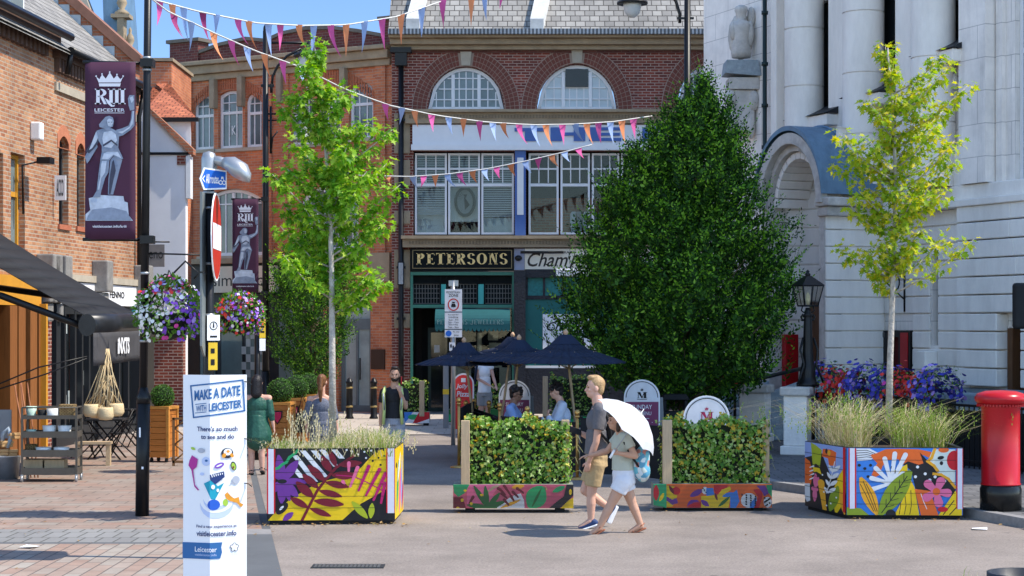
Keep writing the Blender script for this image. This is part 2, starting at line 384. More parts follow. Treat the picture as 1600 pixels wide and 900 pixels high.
L_SWEETY = leafmat('yellowing_sweetgum_leaf', [(.14, .27, .015), (.28, .40, .025), (.42, .47, .03), (.60, .50, .05)], .45)
L_HORN = leafmat('hornbeam_leaf', [(.006, .024, .003), (.012, .048, .005), (.025, .085, .009), (.06, .16, .018)], .22, .6)
L_HORND = leafmat('dark_hornbeam_leaf', [(.012, .045, .006), (.028, .085, .01), (.07, .15, .02)], .22, .6)
L_HORNB = leafmat('sunlit_hornbeam_leaf', [(.10, .27, .02), (.17, .38, .03), (.27, .48, .06)], .35, .5)  # brighter copy of the hornbeam leaf; sunlit sprays painted into its colour
L_IVY = leafmat('ivy_leaf', [(.05, .14, .015), (.12, .26, .03), (.24, .38, .07), (.46, .54, .22)], .25, .35)
L_IVYY = leafmat('yellow_ivy_leaf', [(.50, .36, .04), (.62, .42, .05), (.50, .48, .10)], .25, .5)
L_BOX = leafmat('box_leaf', [(.03, .09, .012), (.06, .15, .02), (.12, .24, .05)], .2, .4)
L_BASK = leafmat('bedding_leaf', [(.05, .14, .015), (.10, .22, .03), (.16, .30, .04)], .3)
L_GRASS = leafmat('green_grass', [(.12, .22, .02), (.22, .32, .05), (.34, .38, .10)], .3, .6)
L_STRAW = leafmat('straw_grass', [(.66, .54, .32), (.72, .62, .40), (.56, .46, .24), (.50, .44, .22)], .1, .7)
FL = {k: mat('petal_' + k, c, .6, var=.1, scale=20) for k, c in dict(white=(.75, .74, .72), purple=(.20, .06, .48), violet=(.36, .24, .62), red=(.62, .04, .03), magenta=(.55, .05, .26), blue=(.05, .05, .36)).items()}
FLK = list(FL)
def sapling(name, label, base, trunk, ends, Y, leafm, group, nleaf=55, seed=1, lsize=.105):
 """young street tree: trunk polyline and branch tips measured on the photograph, spread in depth"""
 r = random.Random(seed)
 t = thing(name, label, 'tree', base, 0, group)
 o = Vector(base); tp = [W(x, y, Y) - o for x, y in trunk]
 mb = MB(); n = len(tp)
 mb.tube(tp, [.042 * (1 - .85 * i / (n - 1)) + .006 for i in range(n)], 9)
 tr = mb.build('trunk', BARK, t)
 bm = MB(); P = []; D = []; Nn = []; S = []
 for ex, ey in ends:
  dy = r.uniform(-.65, .65)
  e = W(ex, ey, Y) - o; e.y += dy * min(1, .25 + abs(ex - trunk[0][0]) / 90)
  zt = e.z - .12 - .75 * math.hypot(e.x - tp[-1].x * .5, e.y) * r.uniform(.55, .85)
  zt = max(tp[1].z + .25, min(zt, tp[-1].z - .1))
  for i in range(n - 1):
   if tp[i].z <= zt <= tp[i + 1].z: f = (zt - tp[i].z) / (tp[i + 1].z - tp[i].z); s0 = tp[i].lerp(tp[i + 1], f)
  mid = s0.lerp(e, .5) + Vector((0, 0, -.08))
  pts = [s0, mid, e]
  bm.tube(pts, [.014, .009, .004], 5)
  for j in range(nleaf):
   u = r.random() ** .6
   c = (s0.lerp(mid, u * 2) if u < .5 else mid.lerp(e, u * 2 - 1))
   if u < .25 and r.random() < .75: u = .9; c = mid.lerp(e, .8)
   rad = .04 + .11 * u
   d = Vector((r.gauss(0, 1), r.gauss(0, 1), r.gauss(0, .8) )).normalized()
   P.append(c + d * rad * r.random() ** .5)
   dd = (d + Vector((0, 0, -.55))).normalized(); D.append(dd)
   Nn.append((Vector((r.gauss(0, .6), r.gauss(-.2, .6), 1))).normalized()); S.append(lsize * r.uniform(.65, 1.25))
 bm.build('branch', BARK, tr, kind=None)
 leaves('crown', [tuple(p) for p in P], [tuple(p) for p in D], [tuple(p) for p in Nn], S, 'star', leafm, t)
 return t
def dense_tree(name, label, base, prof, Y, leafm, group, nspray, seed, trunk_h, lsize=.075, depth=1.0, trunk_r=.09):
 """upright hornbeam: sprays of alternate leaves fill a crown whose half-widths were measured at several heights"""
 r = np.random.default_rng(seed)
 t = thing(name, label, 'tree', base, 0, group); ox, oy = base[0], base[1]
 zs = np.array([CAMH + (HZ - p[0]) * Y / F for p in prof])[::-1]
 cx = np.array([((p[1] + p[2]) / 2 - 800) * Y / F - ox for p in prof])[::-1]; hw = np.array([(p[2] - p[1]) / 2 * Y / F for p in prof])[::-1]
 mb = MB(); mb.tube([(0, 0, 0), (.02, 0, trunk_h), (0, .03, zs[-1] * .6), (cx[-1], 0, zs[-1] - .2)], [trunk_r, trunk_r * .85, trunk_r * .5, .01], 9)
 tr = mb.build('trunk', BARKD, t)
 w = hw / hw.sum()
 z = np.interp(r.random(nspray), np.concatenate([[0], np.cumsum((hw[1:] + hw[:-1]) * np.diff(zs))]) / np.sum((hw[1:] + hw[:-1]) * np.diff(zs)), zs)
 a = r.random(nspray) * 2 * np.pi
 lump = .98 + .10 * np.sin(a * 3 + z * 2.1) + .10 * np.sin(a * 7 - z * 3.9) + .09 * np.sin(z * 6.3 + a * 4)
 q = np.where(r.random(nspray) < .62, .80 + .2 * r.random(nspray), np.sqrt(r.random(nspray)) * .85)
 q = np.where(r.random(nspray) < .16, 1.0 + .13 * r.random(nspray), q)
 rad = np.interp(z, zs, hw) * q * lump; xc = np.interp(z, zs, cx)
 S0 = np.stack([xc + np.cos(a) * rad, np.sin(a) * rad * depth, z], 1)
 out = np.stack([np.cos(a), np.sin(a), np.zeros(nspray)], 1)
 dr = out * (.35 + .45 * r.random((nspray, 1))) + np.array([0, 0, .75]) + r.normal(size=(nspray, 3)) * .3
 dr /= np.linalg.norm(dr, axis=1, keepdims=True)
 ln = (.42 + .42 * r.random(nspray)) * (.6 + .4 * depth)
 S0 = S0 - dr * ln[:, None] * .62
 k = 17; P = []; MI = []; br = (r.random(nspray) < .42) & (q > .78); D = []; Nn = []; S = []
 keep = (np.sin(a * 6 + z * 3.1) + np.sin(z * 7.7 - a * 3) + 1.3 * r.random(nspray) > -1.0) | (q < .72)
 S0, dr, out, ln, q = S0[keep], dr[keep], out[keep], ln[keep], q[keep]; nspray = len(S0)
 sidev = np.cross(dr, out + r.normal(size=(nspray, 3)) * .5); sidev /= np.linalg.norm(sidev, axis=1, keepdims=True)
 up = np.cross(sidev, dr)
 for j in range(k):
  f = (j + 1) / k; sg = 1 if j % 2 else -1
  P.append(S0 + dr * (ln * f)[:, None] - up * (f * f * .10 * ln)[:, None])
  D.append(dr * .75 + sidev * sg * .9 + r.normal(size=(nspray, 3)) * .18 if j < k - 1 else dr)
  Nn.append(up + r.normal(size=(nspray, 3)) * .3); S.append(lsize * (.7 + .5 * r.random(nspray)) * (1.15 - .5 * f)); MI.append(np.where(br & (f > .25), 1, 0))
 leaves('crown', np.concatenate(P), np.concatenate(D), np.concatenate(Nn), np.concatenate(S), 'ovate', [leafm, L_HORNB], t, mi=np.concatenate(MI))
 bm = MB()
 for i in range(0, nspray, max(1, nspray // 60)):
  p = Vector(S0[i]); z0 = max(trunk_h * .8, p.z - .9 * math.hypot(p.x, p.y))
  bm.tube([(0, 0, z0), tuple(Vector((p.x * .5, p.y * .5, (z0 + p.z) / 2 - .05))), tuple(p)], [.03, .02, .008], 5)
 bm.build('branch', BARKD, tr)
 return t
def blades(name, n, area, z0, hlen, spread, mats, parent, seed, wid=.006, share=.5, seedheads=.2, clumps=None, **kw):
 r = random.Random(seed); mb = MB()
 for i in range(n):
  if clumps: c = r.choice(clumps); x = c[0] + r.gauss(0, .05); y = c[1] + r.gauss(0, .05); h = hlen * c[2] * r.uniform(.55, 1.15); sp = spread * 1.2
  else: x = r.uniform(*area[0]); y = r.uniform(*area[1]); h = hlen * r.uniform(.35, 1.1) * (1 + .4 * math.sin(x * 4 + seed)); sp = spread
  a = r.uniform(0, 2 * math.pi); l = abs(r.gauss(0, sp)) * h
  dx, dy = math.cos(a) * l, math.sin(a) * l; m = 0 if r.random() > share else 1
  wx, wy = -math.sin(a + .8) * wid, math.cos(a + .8) * wid
  pts = [(x, y, z0), (x + dx * .25, y + dy * .25, z0 + h * .55), (x + dx * .6, y + dy * .6, z0 + h * .88), (x + dx, y + dy, z0 + h * (1 - .25 * min(1, l / h)))]
  pr = None
  for j, p in enumerate(pts):
   k = (1, .8, .5, .12)[j]; c2 = (mb.pt((p[0] - wx * k, p[1] - wy * k, p[2])), mb.pt((p[0] + wx * k, p[1] + wy * k, p[2])))
   if pr: mb.face((pr[0], pr[1], c2[1], c2[0]), m)
   pr = c2
  if r.random() < seedheads:
   e = Vector(pts[-1])
   for q in range(5):
    b = e + Vector((r.gauss(0, .012), r.gauss(0, .012), -.03 * q + .02)); s = .016
    mb.poly([b + Vector((-s * .5, 0, 0)), b + Vector((0, 0, -s)), b + Vector((s * .5, .003, 0)), b + Vector((.002, 0, s * 1.3))], 1)
 return mb.build(name, mats, parent, **kw)
def blossoms(name, P, Nn, S, mi, parent):
 Nn = np.asarray(Nn, 'f'); D = np.cross(Nn, unit(len(Nn))); D /= np.linalg.norm(D, axis=1, keepdims=True)
 P = np.asarray(P, 'f') - D * np.asarray(S)[:, None] * .5
 return leaves(name, P, D, Nn, S, 'flower', [FL[k] for k in FLK], parent, mi=mi, fold=.1)
# ------------------------------------------------------------------ ground, road, pavements
ASPH = mat('worn_pinkish_asphalt', (.245, .207, .18), .92, var=.3, scale=.7, bump=.35, bscale=160, dirt=.45, speck=.3, spots=.55)
PAVE = brick('pink_buff_setts', (.275, .18, .14), (.265, .225, .19), (.15, .12, .10), w=.52, h=.3, ms=.012, var=.25, nscale=1.2, bump=.2)
PAVE2 = brick('long_setts', (.30, .20, .155), (.31, .275, .235), (.14, .115, .10), w=.43, h=.165, ms=.010, var=.2, rot=R(90), bump=.25, nscale=1.5)
GSETT = brick('grey_setts', (.25, .245, .235), (.20, .195, .19), (.10, .10, .09), w=.2, h=.55, ms=.012, var=.15, bump=.2)
SLAB = mat('dark_slate_strip', (.105, .11, .115), .85, var=.15, scale=2, bump=.1)
DPAVE = brick('grey_brick_paving', (.155, .15, .15), (.11, .108, .11), (.05, .05, .05), w=.4, h=.2, ms=.012, var=.2, bump=.3)
KERB = mat('granite_kerb', (.24, .23, .225), .85, var=.2, scale=12, bump=.2, dirt=.3)
FARP = brick('pale_pavement', (.44, .38, .33), (.38, .33, .28), (.25, .22, .19), w=.6, h=.6, ms=.012, var=.12, bump=.1)
b = MB(); b.ground([(-400, -60), (400, -60), (400, 700), (-400, 700)], 0); b.build('ground', SLAB, kind='structure')
def le(Y): return -2.2 - (Y - 17.76) * .158
rk = [(7.0, 8), (6.6, 18), (6.04, 21.9), (5.62, 23.2), (3.78, 27.1), (2.7, 34), (2.4, 52)]
b = MB(); b.ground([(le(6), 6)] + rk + [(le(52), 52)], .004); b.build('road', ASPH, kind='structure')
def strip(name, ya, yb, m, z, x0=-16, dx=0):
 b = MB(); b.ground([(x0, ya), (le(ya) + dx, ya), (le(yb) + dx, yb), (x0, yb)], z); return b.build(name, m, kind='structure')
strip('pavement', 6, 20.3, PAVE2, .008, dx=-.42)
strip('pavement', 21.75, 52, PAVE, .008, dx=-.1)
strip('pavement_band', 20.45, 21.75, GSETT, .008, dx=-.42)
strip('drainage_strip', 20.3, 20.45, SLAB, .008, dx=-.42)
b = MB(); b.ground([(le(6) - .42, 6), (le(6), 6), (le(21.2), 21.2), (le(21.2) - .42, 21.2)], .012); b.build('slate_strip', SLAB, kind='structure')
b = MB(); b.ground([(le(21.2) - .42, 21.2), (le(21.2), 21.2), (le(21.75), 21.75), (le(21.75) - .42, 21.75)], .012); b.build('kerb_strip', KERB, kind='structure')
b = MB(); b.ground([(-9, 40.6), (2.3, 40.6), (2.3, 52), (-9, 52)], .012); b.build('crossing_pavement', FARP, kind='structure')
b = MB(); rk2 = [(x + .16, y) for x, y in rk]
b.ground(rk2[::-1] + [(30, 8), (30, 52)][::1], .115); b.build('pavement', DPAVE, kind='structure')
b = MB()
for i in range(len(rk) - 1):
 (x0, y0), (x1, y1) = rk[i], rk[i + 1]; n = max(1, int((y1 - y0) / .9))
 for j in range(n):
  f0, f1 = j / n, (j + 1) / n - .012
  A = (x0 + (x1 - x0) * f0, y0 + (y1 - y0) * f0); B = (x0 + (x1 - x0) * f1, y0 + (y1 - y0) * f1)
  ids = [b.pt(p) for p in ((*A, 0), (*B, 0), (B[0] + .155, B[1], 0), (A[0] + .155, A[1], 0), (*A, .12), (*B, .12), (B[0] + .155, B[1], .12), (A[0] + .155, A[1], .12))]
  for q in ((4, 7, 6, 5), (0, 4, 5, 1), (1, 5, 6, 2), (2, 6, 7, 3), (3, 7, 4, 0)): b.face([ids[k] for k in q], 0)
b.build('kerb', KERB, kind='structure')
# ------------------------------------------------------------------ window maker
def arc(x0, x1, z0, z1, rise, n=14):
 """outline of an opening with a segmental top, counter-clockwise"""
 pts = [(x0, z0), (x1, z0)]
 if rise <= 0: return pts + [(x1, z1), (x0, z1)]
 w = x1 - x0; xm = (x0 + x1) / 2
 for i in range(n + 1):
  t = 1 - 2 * i / n
  pts.append((xm + t * w / 2, z1 - rise + rise * math.sqrt(max(0, 1 - t * t)) if rise > w * .3 else z1 - rise * t * t))
 return pts
def ztop(x, x0, x1, z1, rise):
 if rise <= 0: return z1
 w = x1 - x0; t = (x - (x0 + x1) / 2) / (w / 2); t = max(-1, min(1, t))
 return z1 - rise + rise * math.sqrt(1 - t * t) if rise > w * .3 else z1 - rise * t * t
def window(par, x0, x1, z0, z1, y, rise=0, cols=(), rows=(), fw=.07, bw=.03, fm=WHITE, gm=GLASS, name='window', sill=None, bars=()):
 """frame standing at depth y in an opening; cols and rows are positions of the glazing bars as fractions, bars = heavy mullions"""
 b = MB(); inn = arc(x0 + fw, x1 - fw, z0 + fw, z1 - fw, rise * (1 - fw / max(.3, (z1 - z0))) if rise else 0)
 b.slab(arc(x0, x1, z0, z1, rise), [inn], y, y + .09)
 w = x1 - x0; h = z1 - z0
 for f in cols:
  x = x0 + w * f; b.box(x - bw / 2, x + bw / 2, y + .02, y + .07, z0 + fw, ztop(x, x0 + fw, x1 - fw, z1 - fw, rise) - .01)
 for f in bars:
  x = x0 + w * f; b.box(x - fw * .5, x + fw * .5, y - .012, y + .08, z0 + fw, ztop(x, x0 + fw, x1 - fw, z1 - fw, rise) - .01)
 for f in rows:
  k = bw
  if f < 0: f = -f; k = bw * 2.6
  z = z0 + h * f; a, c = x0 + fw, x1 - fw
  while ztop(a, x0 + fw, x1 - fw, z1 - fw, rise) < z + .02 and a < c: a += .02
  m = (x0 + x1) / 2; a = min(a, m); c = 2 * m - a
  b.box(a, c, y + (.012 if k == bw else .004), y + (.066 if k == bw else .078), z - k / 2, z + k / 2)
 o = b.build(name, fm, par)
 g = MB(); g.slab(arc(x0 + fw * .6, x1 - fw * .6, z0 + fw * .6, z1 - fw * .6, rise * .97), (), y + .045, y + .052); g.build('pane', gm, o)
 if sill:
  s = MB(); s.box(x0 - .08, x1 + .08, y - .16, y + .1, z0 - .1, z0 - .004); s.build('sill', sill, o)
 return o
# ------------------------------------------------------------------ brick shop building along the left
LB = FAC((-9.504, 28), math.atan2(.9974, .0718))
B1 = thing('brick_shop_building', 'long buff brick shop building with slate roof along the left side of the street', 'building', (-9.504, 28, 0), LB.a)
u0, ue = -2.0, LB.u(213)
ustep = LB.u(82); z1 = LB.z(82, 72); z2 = LB.z(100, 98)
def lw(a, b_, c, d): return LB.u(a), LB.u(b_), LB.z((a + b_) / 2, d), LB.z((a + b_) / 2, c)
holes = []; wins = []
for (a, b_, c, d, rise, fm, rows) in ((92, 107, 213, 352, .14, DGREY, (-.5,)), (120, 132, 224, 355, .14, DGREY, (-.5,)), (17, 39, 240, 405, 0, OCHRE, (-.62,)), (-8, 5, 238, 408, 0, OCHRE, (-.6,))):
 x0, x1, za, zb = lw(a, b_, c, d); holes.append(arc(x0, x1, za, zb, rise)); wins.append((x0, x1, za, zb, rise, fm, rows))
b = MB()
b.slab([(u0, 3.3), (ue, 3.3), (ue, z2), (ustep, z2), (ustep, z1), (u0, z1)], holes, 0, .28)
b.build('wall', BR_BF, B1)
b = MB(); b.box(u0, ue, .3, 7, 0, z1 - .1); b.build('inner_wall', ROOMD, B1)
for (x0, x1, za, zb, rise, fm, rows) in wins: window(B1, x0 + .01, x1 - .01, za + .01, zb - .01, .12, rise, (), rows, .075, .035, fm, GLASS if fm is DGREY else GLASSB, sill=mat('terracotta_sill', (.40, .13, .07), .8))
b = MB()                                                   # brick arches over the narrow windows
for (x0, x1, za, zb, rise, fm, rows) in wins[:2]:
 b.slab(arc(x0 - .1, x1 + .1, zb - .25, zb + .22, .2), [arc(x0, x1, zb - .24, zb, rise)], -.012, .05)
b.build('window_arch', mat('rubbed_red_brick', (.46, .17, .09), .8, var=.2, scale=9), B1)
b = MB(); b.box(u0, ustep + .04, -.16, .28, z1 + .004, z1 + .18); b.box(ustep + .05, ue, -.14, .28, z2 + .004, z2 + .18)
for k in range(40):
 x = u0 + k * .24
 if x < ustep: b.box(x, x + .12, -.12, -.002, z1 - .28, z1)
 x = ustep + .1 + k * .2
 if x < ue - .1: b.box(x, x + .10, -.11, -.002, z2 - .26, z2)
b.build('corbel_table', mat('dark_brown_brick', (.10, .06, .045), .85, var=.3, scale=8), B1)
b = MB(); b.box(ustep + .1, ue, -.05, -.003, z2 - .62, z2 - .45); b.build('stone_band', SANDL, B1)
b = MB(); b.tube([(u0, -.3, z1 + .2), (ustep + .2, -.3, z1 + .2)], .085, 8); b.tube([(ustep + .2, -.3, z2 + .16), (ue, -.28, z2 + .16)], .08, 8)
b.tube([(ustep + .25, -.3, z2 + .2), (ustep + .25, -.22, z2 - .3)], .05, 7); b.tube([(ue - .12, -.2, z2 + .1), (ue - .12, -.1, z2 - .5), (ue - .12, -.1, 3.3)], .05, 7)
b.build('gutter', BLACK, B1)
sl_ = .92
b = MB(); zr = z2 + .14
b.poly([(u0, -.3, zr), (ue - .1, -.3, zr), (ue - .1, 4.6, zr + 4.9 * sl_), (u0, 4.6, zr + 4.9 * sl_)]); b.poly([(u0, -.3, zr - .06), (u0, 4.6, zr + 4.84 * sl_), (ue - .1, 4.6, zr + 4.84 * sl_), (ue - .1, -.3, zr - .06)])
b.build('roof', SLATE, B1)
b = MB()                                                   # white dormer window at the top left
x0, x1 = LB.u(12), LB.u(46); b.box(x0, x1, .1, 1.4, z1 + .25, z1 + 1.7); o = b.build('dormer', WHITE, B1)
b = MB(); b.box(x0 + .1, x1 - .1, .085, .098, z1 + .4, z1 + 1.55); b.build('pane', GLASSB, o)
b = MB()                                                   # gable parapet of the next house, facing the camera
zg = CAMH + (HZ - 88) * 42.0 / F
b.T = Matrix.Translation((ue, 0, 0)) @ Matrix.Rotation(R(-90), 4, 'Z')
b.slab([(-6.5, 3), (-.02, 3), (-.02, zg - .15), (-6.5, zg + 5.55)], (), -.0, .35); b.build('gable', BR_GB, B1)
b = MB(); b.T = Matrix.Translation((ue, 0, 0)) @ Matrix.Rotation(R(-90), 4, 'Z')
b.slab([(.12, zg - .2), (.12, zg), (-6.5, zg + 5.83), (-6.5, zg + 5.56), (-.02, zg - .14)], (), -.08, .43); b.build('coping', mat('brown_coping', (.25, .12, .08), .8, var=.25), B1)
b = MB(); b.T = Matrix.Translation((ue, 0, 0)) @ Matrix.Rotation(R(-90), 4, 'Z')
for k in range(18): x = -.5 - k * .26; z = zr + (-x + .3) * sl_; b.box(x - .26, x, -.02, -.004, z - .1, z + .24)
b.build('lead_flashing', mat('pale_lead', (.42, .47, .50), .5, .2), B1)
# shopfront below: pilasters with stone brackets, boards, glass and doors
b = MB()
for px in (58, 82, 148, 213):
 x = LB.u(px); b.box(x - .13, x + .13, -.12, .1, 0, 3.3)
for px in (100, 116, 127, 138, 170, 185, 199): x = LB.u(px); b.box(x - .05, x + .05, -.03, .08, 0, 2.75)
b.box(LB.u(58), ue, -.02, .1, 2.62, 2.8); b.box(LB.u(58), ue, -.05, .1, 0, .35)
b.build('shopfront', DGREY, B1)
b = MB(); b.box(LB.u(58), ue, .1, .115, .35, 2.62); b.build('shop_window', GLASS, B1)
for px in (62, 66, 82, 148, 213):
 x = LB.u(px) + (.0 if px > 70 else -.0); c = MB()
 c.T = Matrix.Translation((x, 0, 3.45)); c.slab([(-.21, -.36), (.21, -.36), (.21, .3), (-.21, .3)], (), -.34, .0)
 c.box(-.17, .17, -.26, -.01, -.62, -.37); c.box(-.09, .09, -.2, -.01, -.98, -.63); c.build('bracket', mat('weathered_grey_stone', (.24, .23, .215), .9, var=.3, scale=6, bump=.3, dirt=.5), B1, bevel=.03)
b = MB(); b.box(LB.u(84), ue, -.1, -.002, 3.28, 3.42); b.build('cornice', SANDL, B1)
b = MB(); b.box(LB.u(86), LB.u(145), -.06, 0, 2.82, 3.26); b.box(LB.u(152), LB.u(210), -.06, 0, 2.82, 3.26); fb = b.build('fascia', WHITEP, B1)
c = MB(); c.text('FENNO', LB.u(167), LB.u(190), 2.98, 3.13, -.065, 0, .03); c.text('lll', LB.u(111), LB.u(127), 2.92, 3.2, -.065, 0, .04); c.build('lettering', BLACKM, fb)
c = MB(); c.text('ll', LB.u(107), LB.u(115), 2.95, 3.22, -.067, 0, .06); c.build('lettering', REDP, fb)
c = MB()
for k in range(16):
 px = 108 + (k * 37) % 96; x = LB.u(px); z = .7 + (k * .61) % 1.6; c.box(x - .1, x + .1, .085, .097, z, z + .3)
c.build('poster', mat('poster_paper', (.50, .55, .54), .7, var=.5, scale=1.7), B1, each=True)
# timber fronted shop nearest the camera
b = MB()
for k, px in enumerate((-60, -28, 2, 18, 34, 50)):
 x = LB.u(px); b.box(x - .05, x + .33, -.18 + .03 * (k % 2), .1, 0, 2.75)
b.build('timber_panel', mat('brown_shop_timber', (.24, .09, .025), .5, var=.3, scale=5, stretch=(6, 6, .5)), B1, each=True)
b = MB(); b.box(LB.u(-60), LB.u(54), -.13, .1, 2.76, 3.3); b.build('timber_fascia', OCHRE, B1)
b = MB(); x = LB.u(51); b.box(x, x + .1, -.26, -.1, 0, 2.8); b.build('door_post', OCHRE, B1)
b = MB(); x = LB.u(58); b.box(x + .1, x + .55, -.1, .1, 0, 2.6); b.build('brick_pier', BR_RD, B1)
b = MB(); x = LB.u(58, -.1); z = LB.z(58, 207); b.box(x - .12, x + .12, -.2, -.002, z - .18, z + .16); b.build('alarm_box', WHITE, B1, bevel=.03)
b = MB(); x = LB.u(65, -.3); z = LB.z(65, 258); b.box(x - .14, x + .14, -.5, -.25, z - .06, z + .06); b.tube([(x, -.3, z), (x - .2, 0, z - .1), (x - .2, -.02, z - 1)], .02, 6); b.build('floodlight', BLACK, B1)
b = MB(); x = LB.u(122, -.5); z = LB.z(119, 302); b.T = Matrix.Translation((x, 0, z)) @ Matrix.Rotation(R(-90), 4, 'Z'); b.box(.04, .26, -.02, .02, -.24, .24); b.text('ACCO', .08, .22, -.17, .17, -.024, 1, .02); o = b.build('projecting_sign', [WHITE, BLACKM], B1)
# hanging shop sign at the corner
HS = thing('hanging_shop_sign', 'small grey hanging shop sign on a black scrolled iron bracket behind the black lamp post', 'sign', tuple(W(213, 380, 43.2)))
k = 43.2 / F; b = MB(); b.T = Matrix()
b.tube([(-.1, 0, .03), (52 * k, 0, .03)], .02, 6); b.tube([(20 * k, 0, -1.0), (45 * k, 0, -.72), (75 * k, 0, -.95)], .02, 6); b.tube([(20 * k, 0, -.7), (40 * k, 0, -1.05), (78 * k, 0, -.95)], .015, 6); b.build('bracket', BLACK, HS)
b = MB(); b.box(-2 * k, 44 * k, -.02, .02, -.55, -.03); o = b.build('sign_board', mat('weathered_sign_board', (.20, .18, .17), .7, var=.3, scale=4), HS)
b = MB(); b.text('eno', 20 * k, 42 * k, -.36, -.2, -.024); b.build('lettering', mat('charcoal_lettering', (.02, .02, .02), .6), o)
b = MB(); b.shape([(4 * k, -.35), (9 * k, -.45), (14 * k, -.33), (11 * k, -.22), (6 * k, -.24)], -.024); b.build('emblem', REDP, o)
# ------------------------------------------------------------------ stone building far behind the left roofs
Q = PX(60, 170); B0 = thing('stone_gabled_building', 'pale stone building with dark sloping roof and pointed finials behind the brick gable', 'building', Q.o)
b = MB(); b.slab([(Q.x(60), 0), (Q.x(163), 0), (Q.x(163), Q.z(70)), (Q.x(120), Q.z(-40)), (Q.x(60), Q.z(-40))], (), 0, .5); b.build('wall', SANDL, B0)
b = MB(); b.slab([(Q.x(158), Q.z(-40)), (Q.x(180), Q.z(-40)), (Q.x(190), Q.z(95)), (Q.x(163), Q.z(95))], (), .1, 3); b.build('roof', LEAD, B0)
for px, py, s in ((191, 24, 1), (204, 82, .8)):
 c = MB(); c.box(Q.x(px - 5), Q.x(px + 5), -.3, .2, 0, Q.z(py)); x = Q.x(px)
 c.lathe([(.2 * s, 0), (.24 * s, .08), (.08 * s, .2), (.17 * s, .38), (.14 * s, .5), (.05 * s, .62), (.07 * s, .72), (0, .82)], (x, -.05, Q.z(py)), 10); c.box(x - .3 * s, x + .3 * s, -.35, .25, Q.z(py) - .12, Q.z(py)); c.build('finial', SAND, B0)
Q = PX(49, 250); b2b = thing('brick_chimney_wall', 'plain orange brick wall with a flat coping behind the white gabled house', 'wall', Q.o)
b = MB(); b.box(Q.x(213), Q.x(268), 0, 3, 0, Q.z(97)); b.build('brickwork', BR_OR, b2b)
b = MB(); b.box(Q.x(208), Q.x(271), -.08, 3.1, Q.z(96), Q.z(91)); b.build('coping', SAND, b2b)
# ------------------------------------------------------------------ white rendered house with tiled gable
Q = PX(45, 260); B2 = thing('rendered_house', 'white rendered house with orange clay tiles and a brick edged gable', 'building', Q.o)
x = Q.x; z = Q.z
b = MB(); b.slab([(x(212), 0), (x(290), 0), (x(290), z(240)), (x(300), z(240)), (x(237), z(180)), (x(212), z(150))], [[(x(214), .02), (x(244), .02), (x(244), z(490)), (x(214), z(490))]], 0, .3); b.build('wall', RENDER, B2)
rx = lambda px, yy: (px - 800) / F * (45 + yy) - Q.X0
b = MB(); i = [b.pt((*p_, zz_)) for zz_ in (z(240), z(184)) for p_ in ((x(252), .5), (rx(298, .5), .5), (rx(298.5, 4), 4), (x(252), 4))]
for q_ in ((0, 3, 2, 1), (4, 5, 6, 7), (0, 1, 5, 4), (1, 2, 6, 5), (2, 3, 7, 6), (3, 0, 4, 7)): b.face([i[k_] for k_ in q_])
b.build('upper_wall', RENDER, B2)
b = MB(); b.box(x(213), x(300), -.05, 0, z(242), z(238)); b.box(x(238), x(306), .3, .45, z(187), z(181)); b.build('beam', BLACKM, B2)
b = MB(); b.slab([(x(236), z(178)), (x(236), z(170)), (x(303), z(233)), (x(303), z(242)), (x(298), z(242))], (), -.12, .25); b.build('verge', BR_GB, B2)
ZR = CAMH + (HZ - 128) * 49.2 / F; b = MB(); A = [(x(213), .3, z(181)), (x(303), .3, z(181)), (rx(240, 4.2), 4.2, ZR), (x(213), 4.2, ZR)]; b.poly(A); b.poly([(x(303), .3, z(181)), (rx(303, 4.2), 4.2, z(181)), (rx(240, 4.2), 4.2, ZR)]); b.poly([(p[0], p[1] + .02, p[2] - .08) for p in A][::-1]); b.build('roof', TILE, B2)
b = MB(); b.box(x(277), x(291), -.03, 0, z(258), z(243)); b.box(x(245), x(290), -.35, 0, 0, z(497)); b.build('brick_pier', BR_RD, B2, each=True)
b = MB(); b.box(x(291), x(298), -.06, .3, z(310), z(244)); b.build('downpipe_box', WHITE, B2)
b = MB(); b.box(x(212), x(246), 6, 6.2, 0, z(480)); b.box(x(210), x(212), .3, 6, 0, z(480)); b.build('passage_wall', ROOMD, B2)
# ------------------------------------------------------------------ orange brick building with arched windows
OB = FAC((-9.92, 54.2), math.atan2(50.3 - 54.2, -3.26 + 9.92))
B3 = thing('orange_brick_building', 'orange brick corner building with white arched windows and a curved parapet', 'building', (-9.92, 54.2, 0), OB.a)
ul, ur = 0, OB.u(612)
zc = OB.z(440, 93)
wl = [(302, 334, 148, 234, .28), (341, 379, 141, 232, .12), (383, 414, 143, 230, .28), (455, 491, 147, 226, .2), (497, 532, 136, 222, .12), (545, 583, 129, 216, .25)]
hs = []; wn = []
for a, b_, c, d, rs in wl:
 q = (OB.u(a), OB.u(b_), OB.z((a + b_) / 2, d), OB.z((a + b_) / 2, c), rs); hs.append(arc(*q)); wn.append(q)
q2 = (OB.u(312), OB.u(412), OB.z(360, 400), OB.z(360, 295), .35); q3 = (OB.u(470), OB.u(560), OB.z(515, 392), OB.z(515, 288), .35)
hs += [arc(*q2), arc(*q3)]
zg = OB.z(340, 412); q4 = (OB.u(529), OB.u(579), .02, OB.z(554, 452), OB.u(579) - OB.u(529))
q4 = (q4[0], q4[1], .02, OB.z(554, 452), (q4[1] - q4[0]) / 2); hs.append(arc(*q4))
b = MB(); b.slab([(ul, 0), (ul + .01, zg), (OB.u(505), zg), (OB.u(505), 0), (ur, 0), (ur, zc), (ul, zc)], hs, 0, .3); b.build('wall', BR_OR, B3)
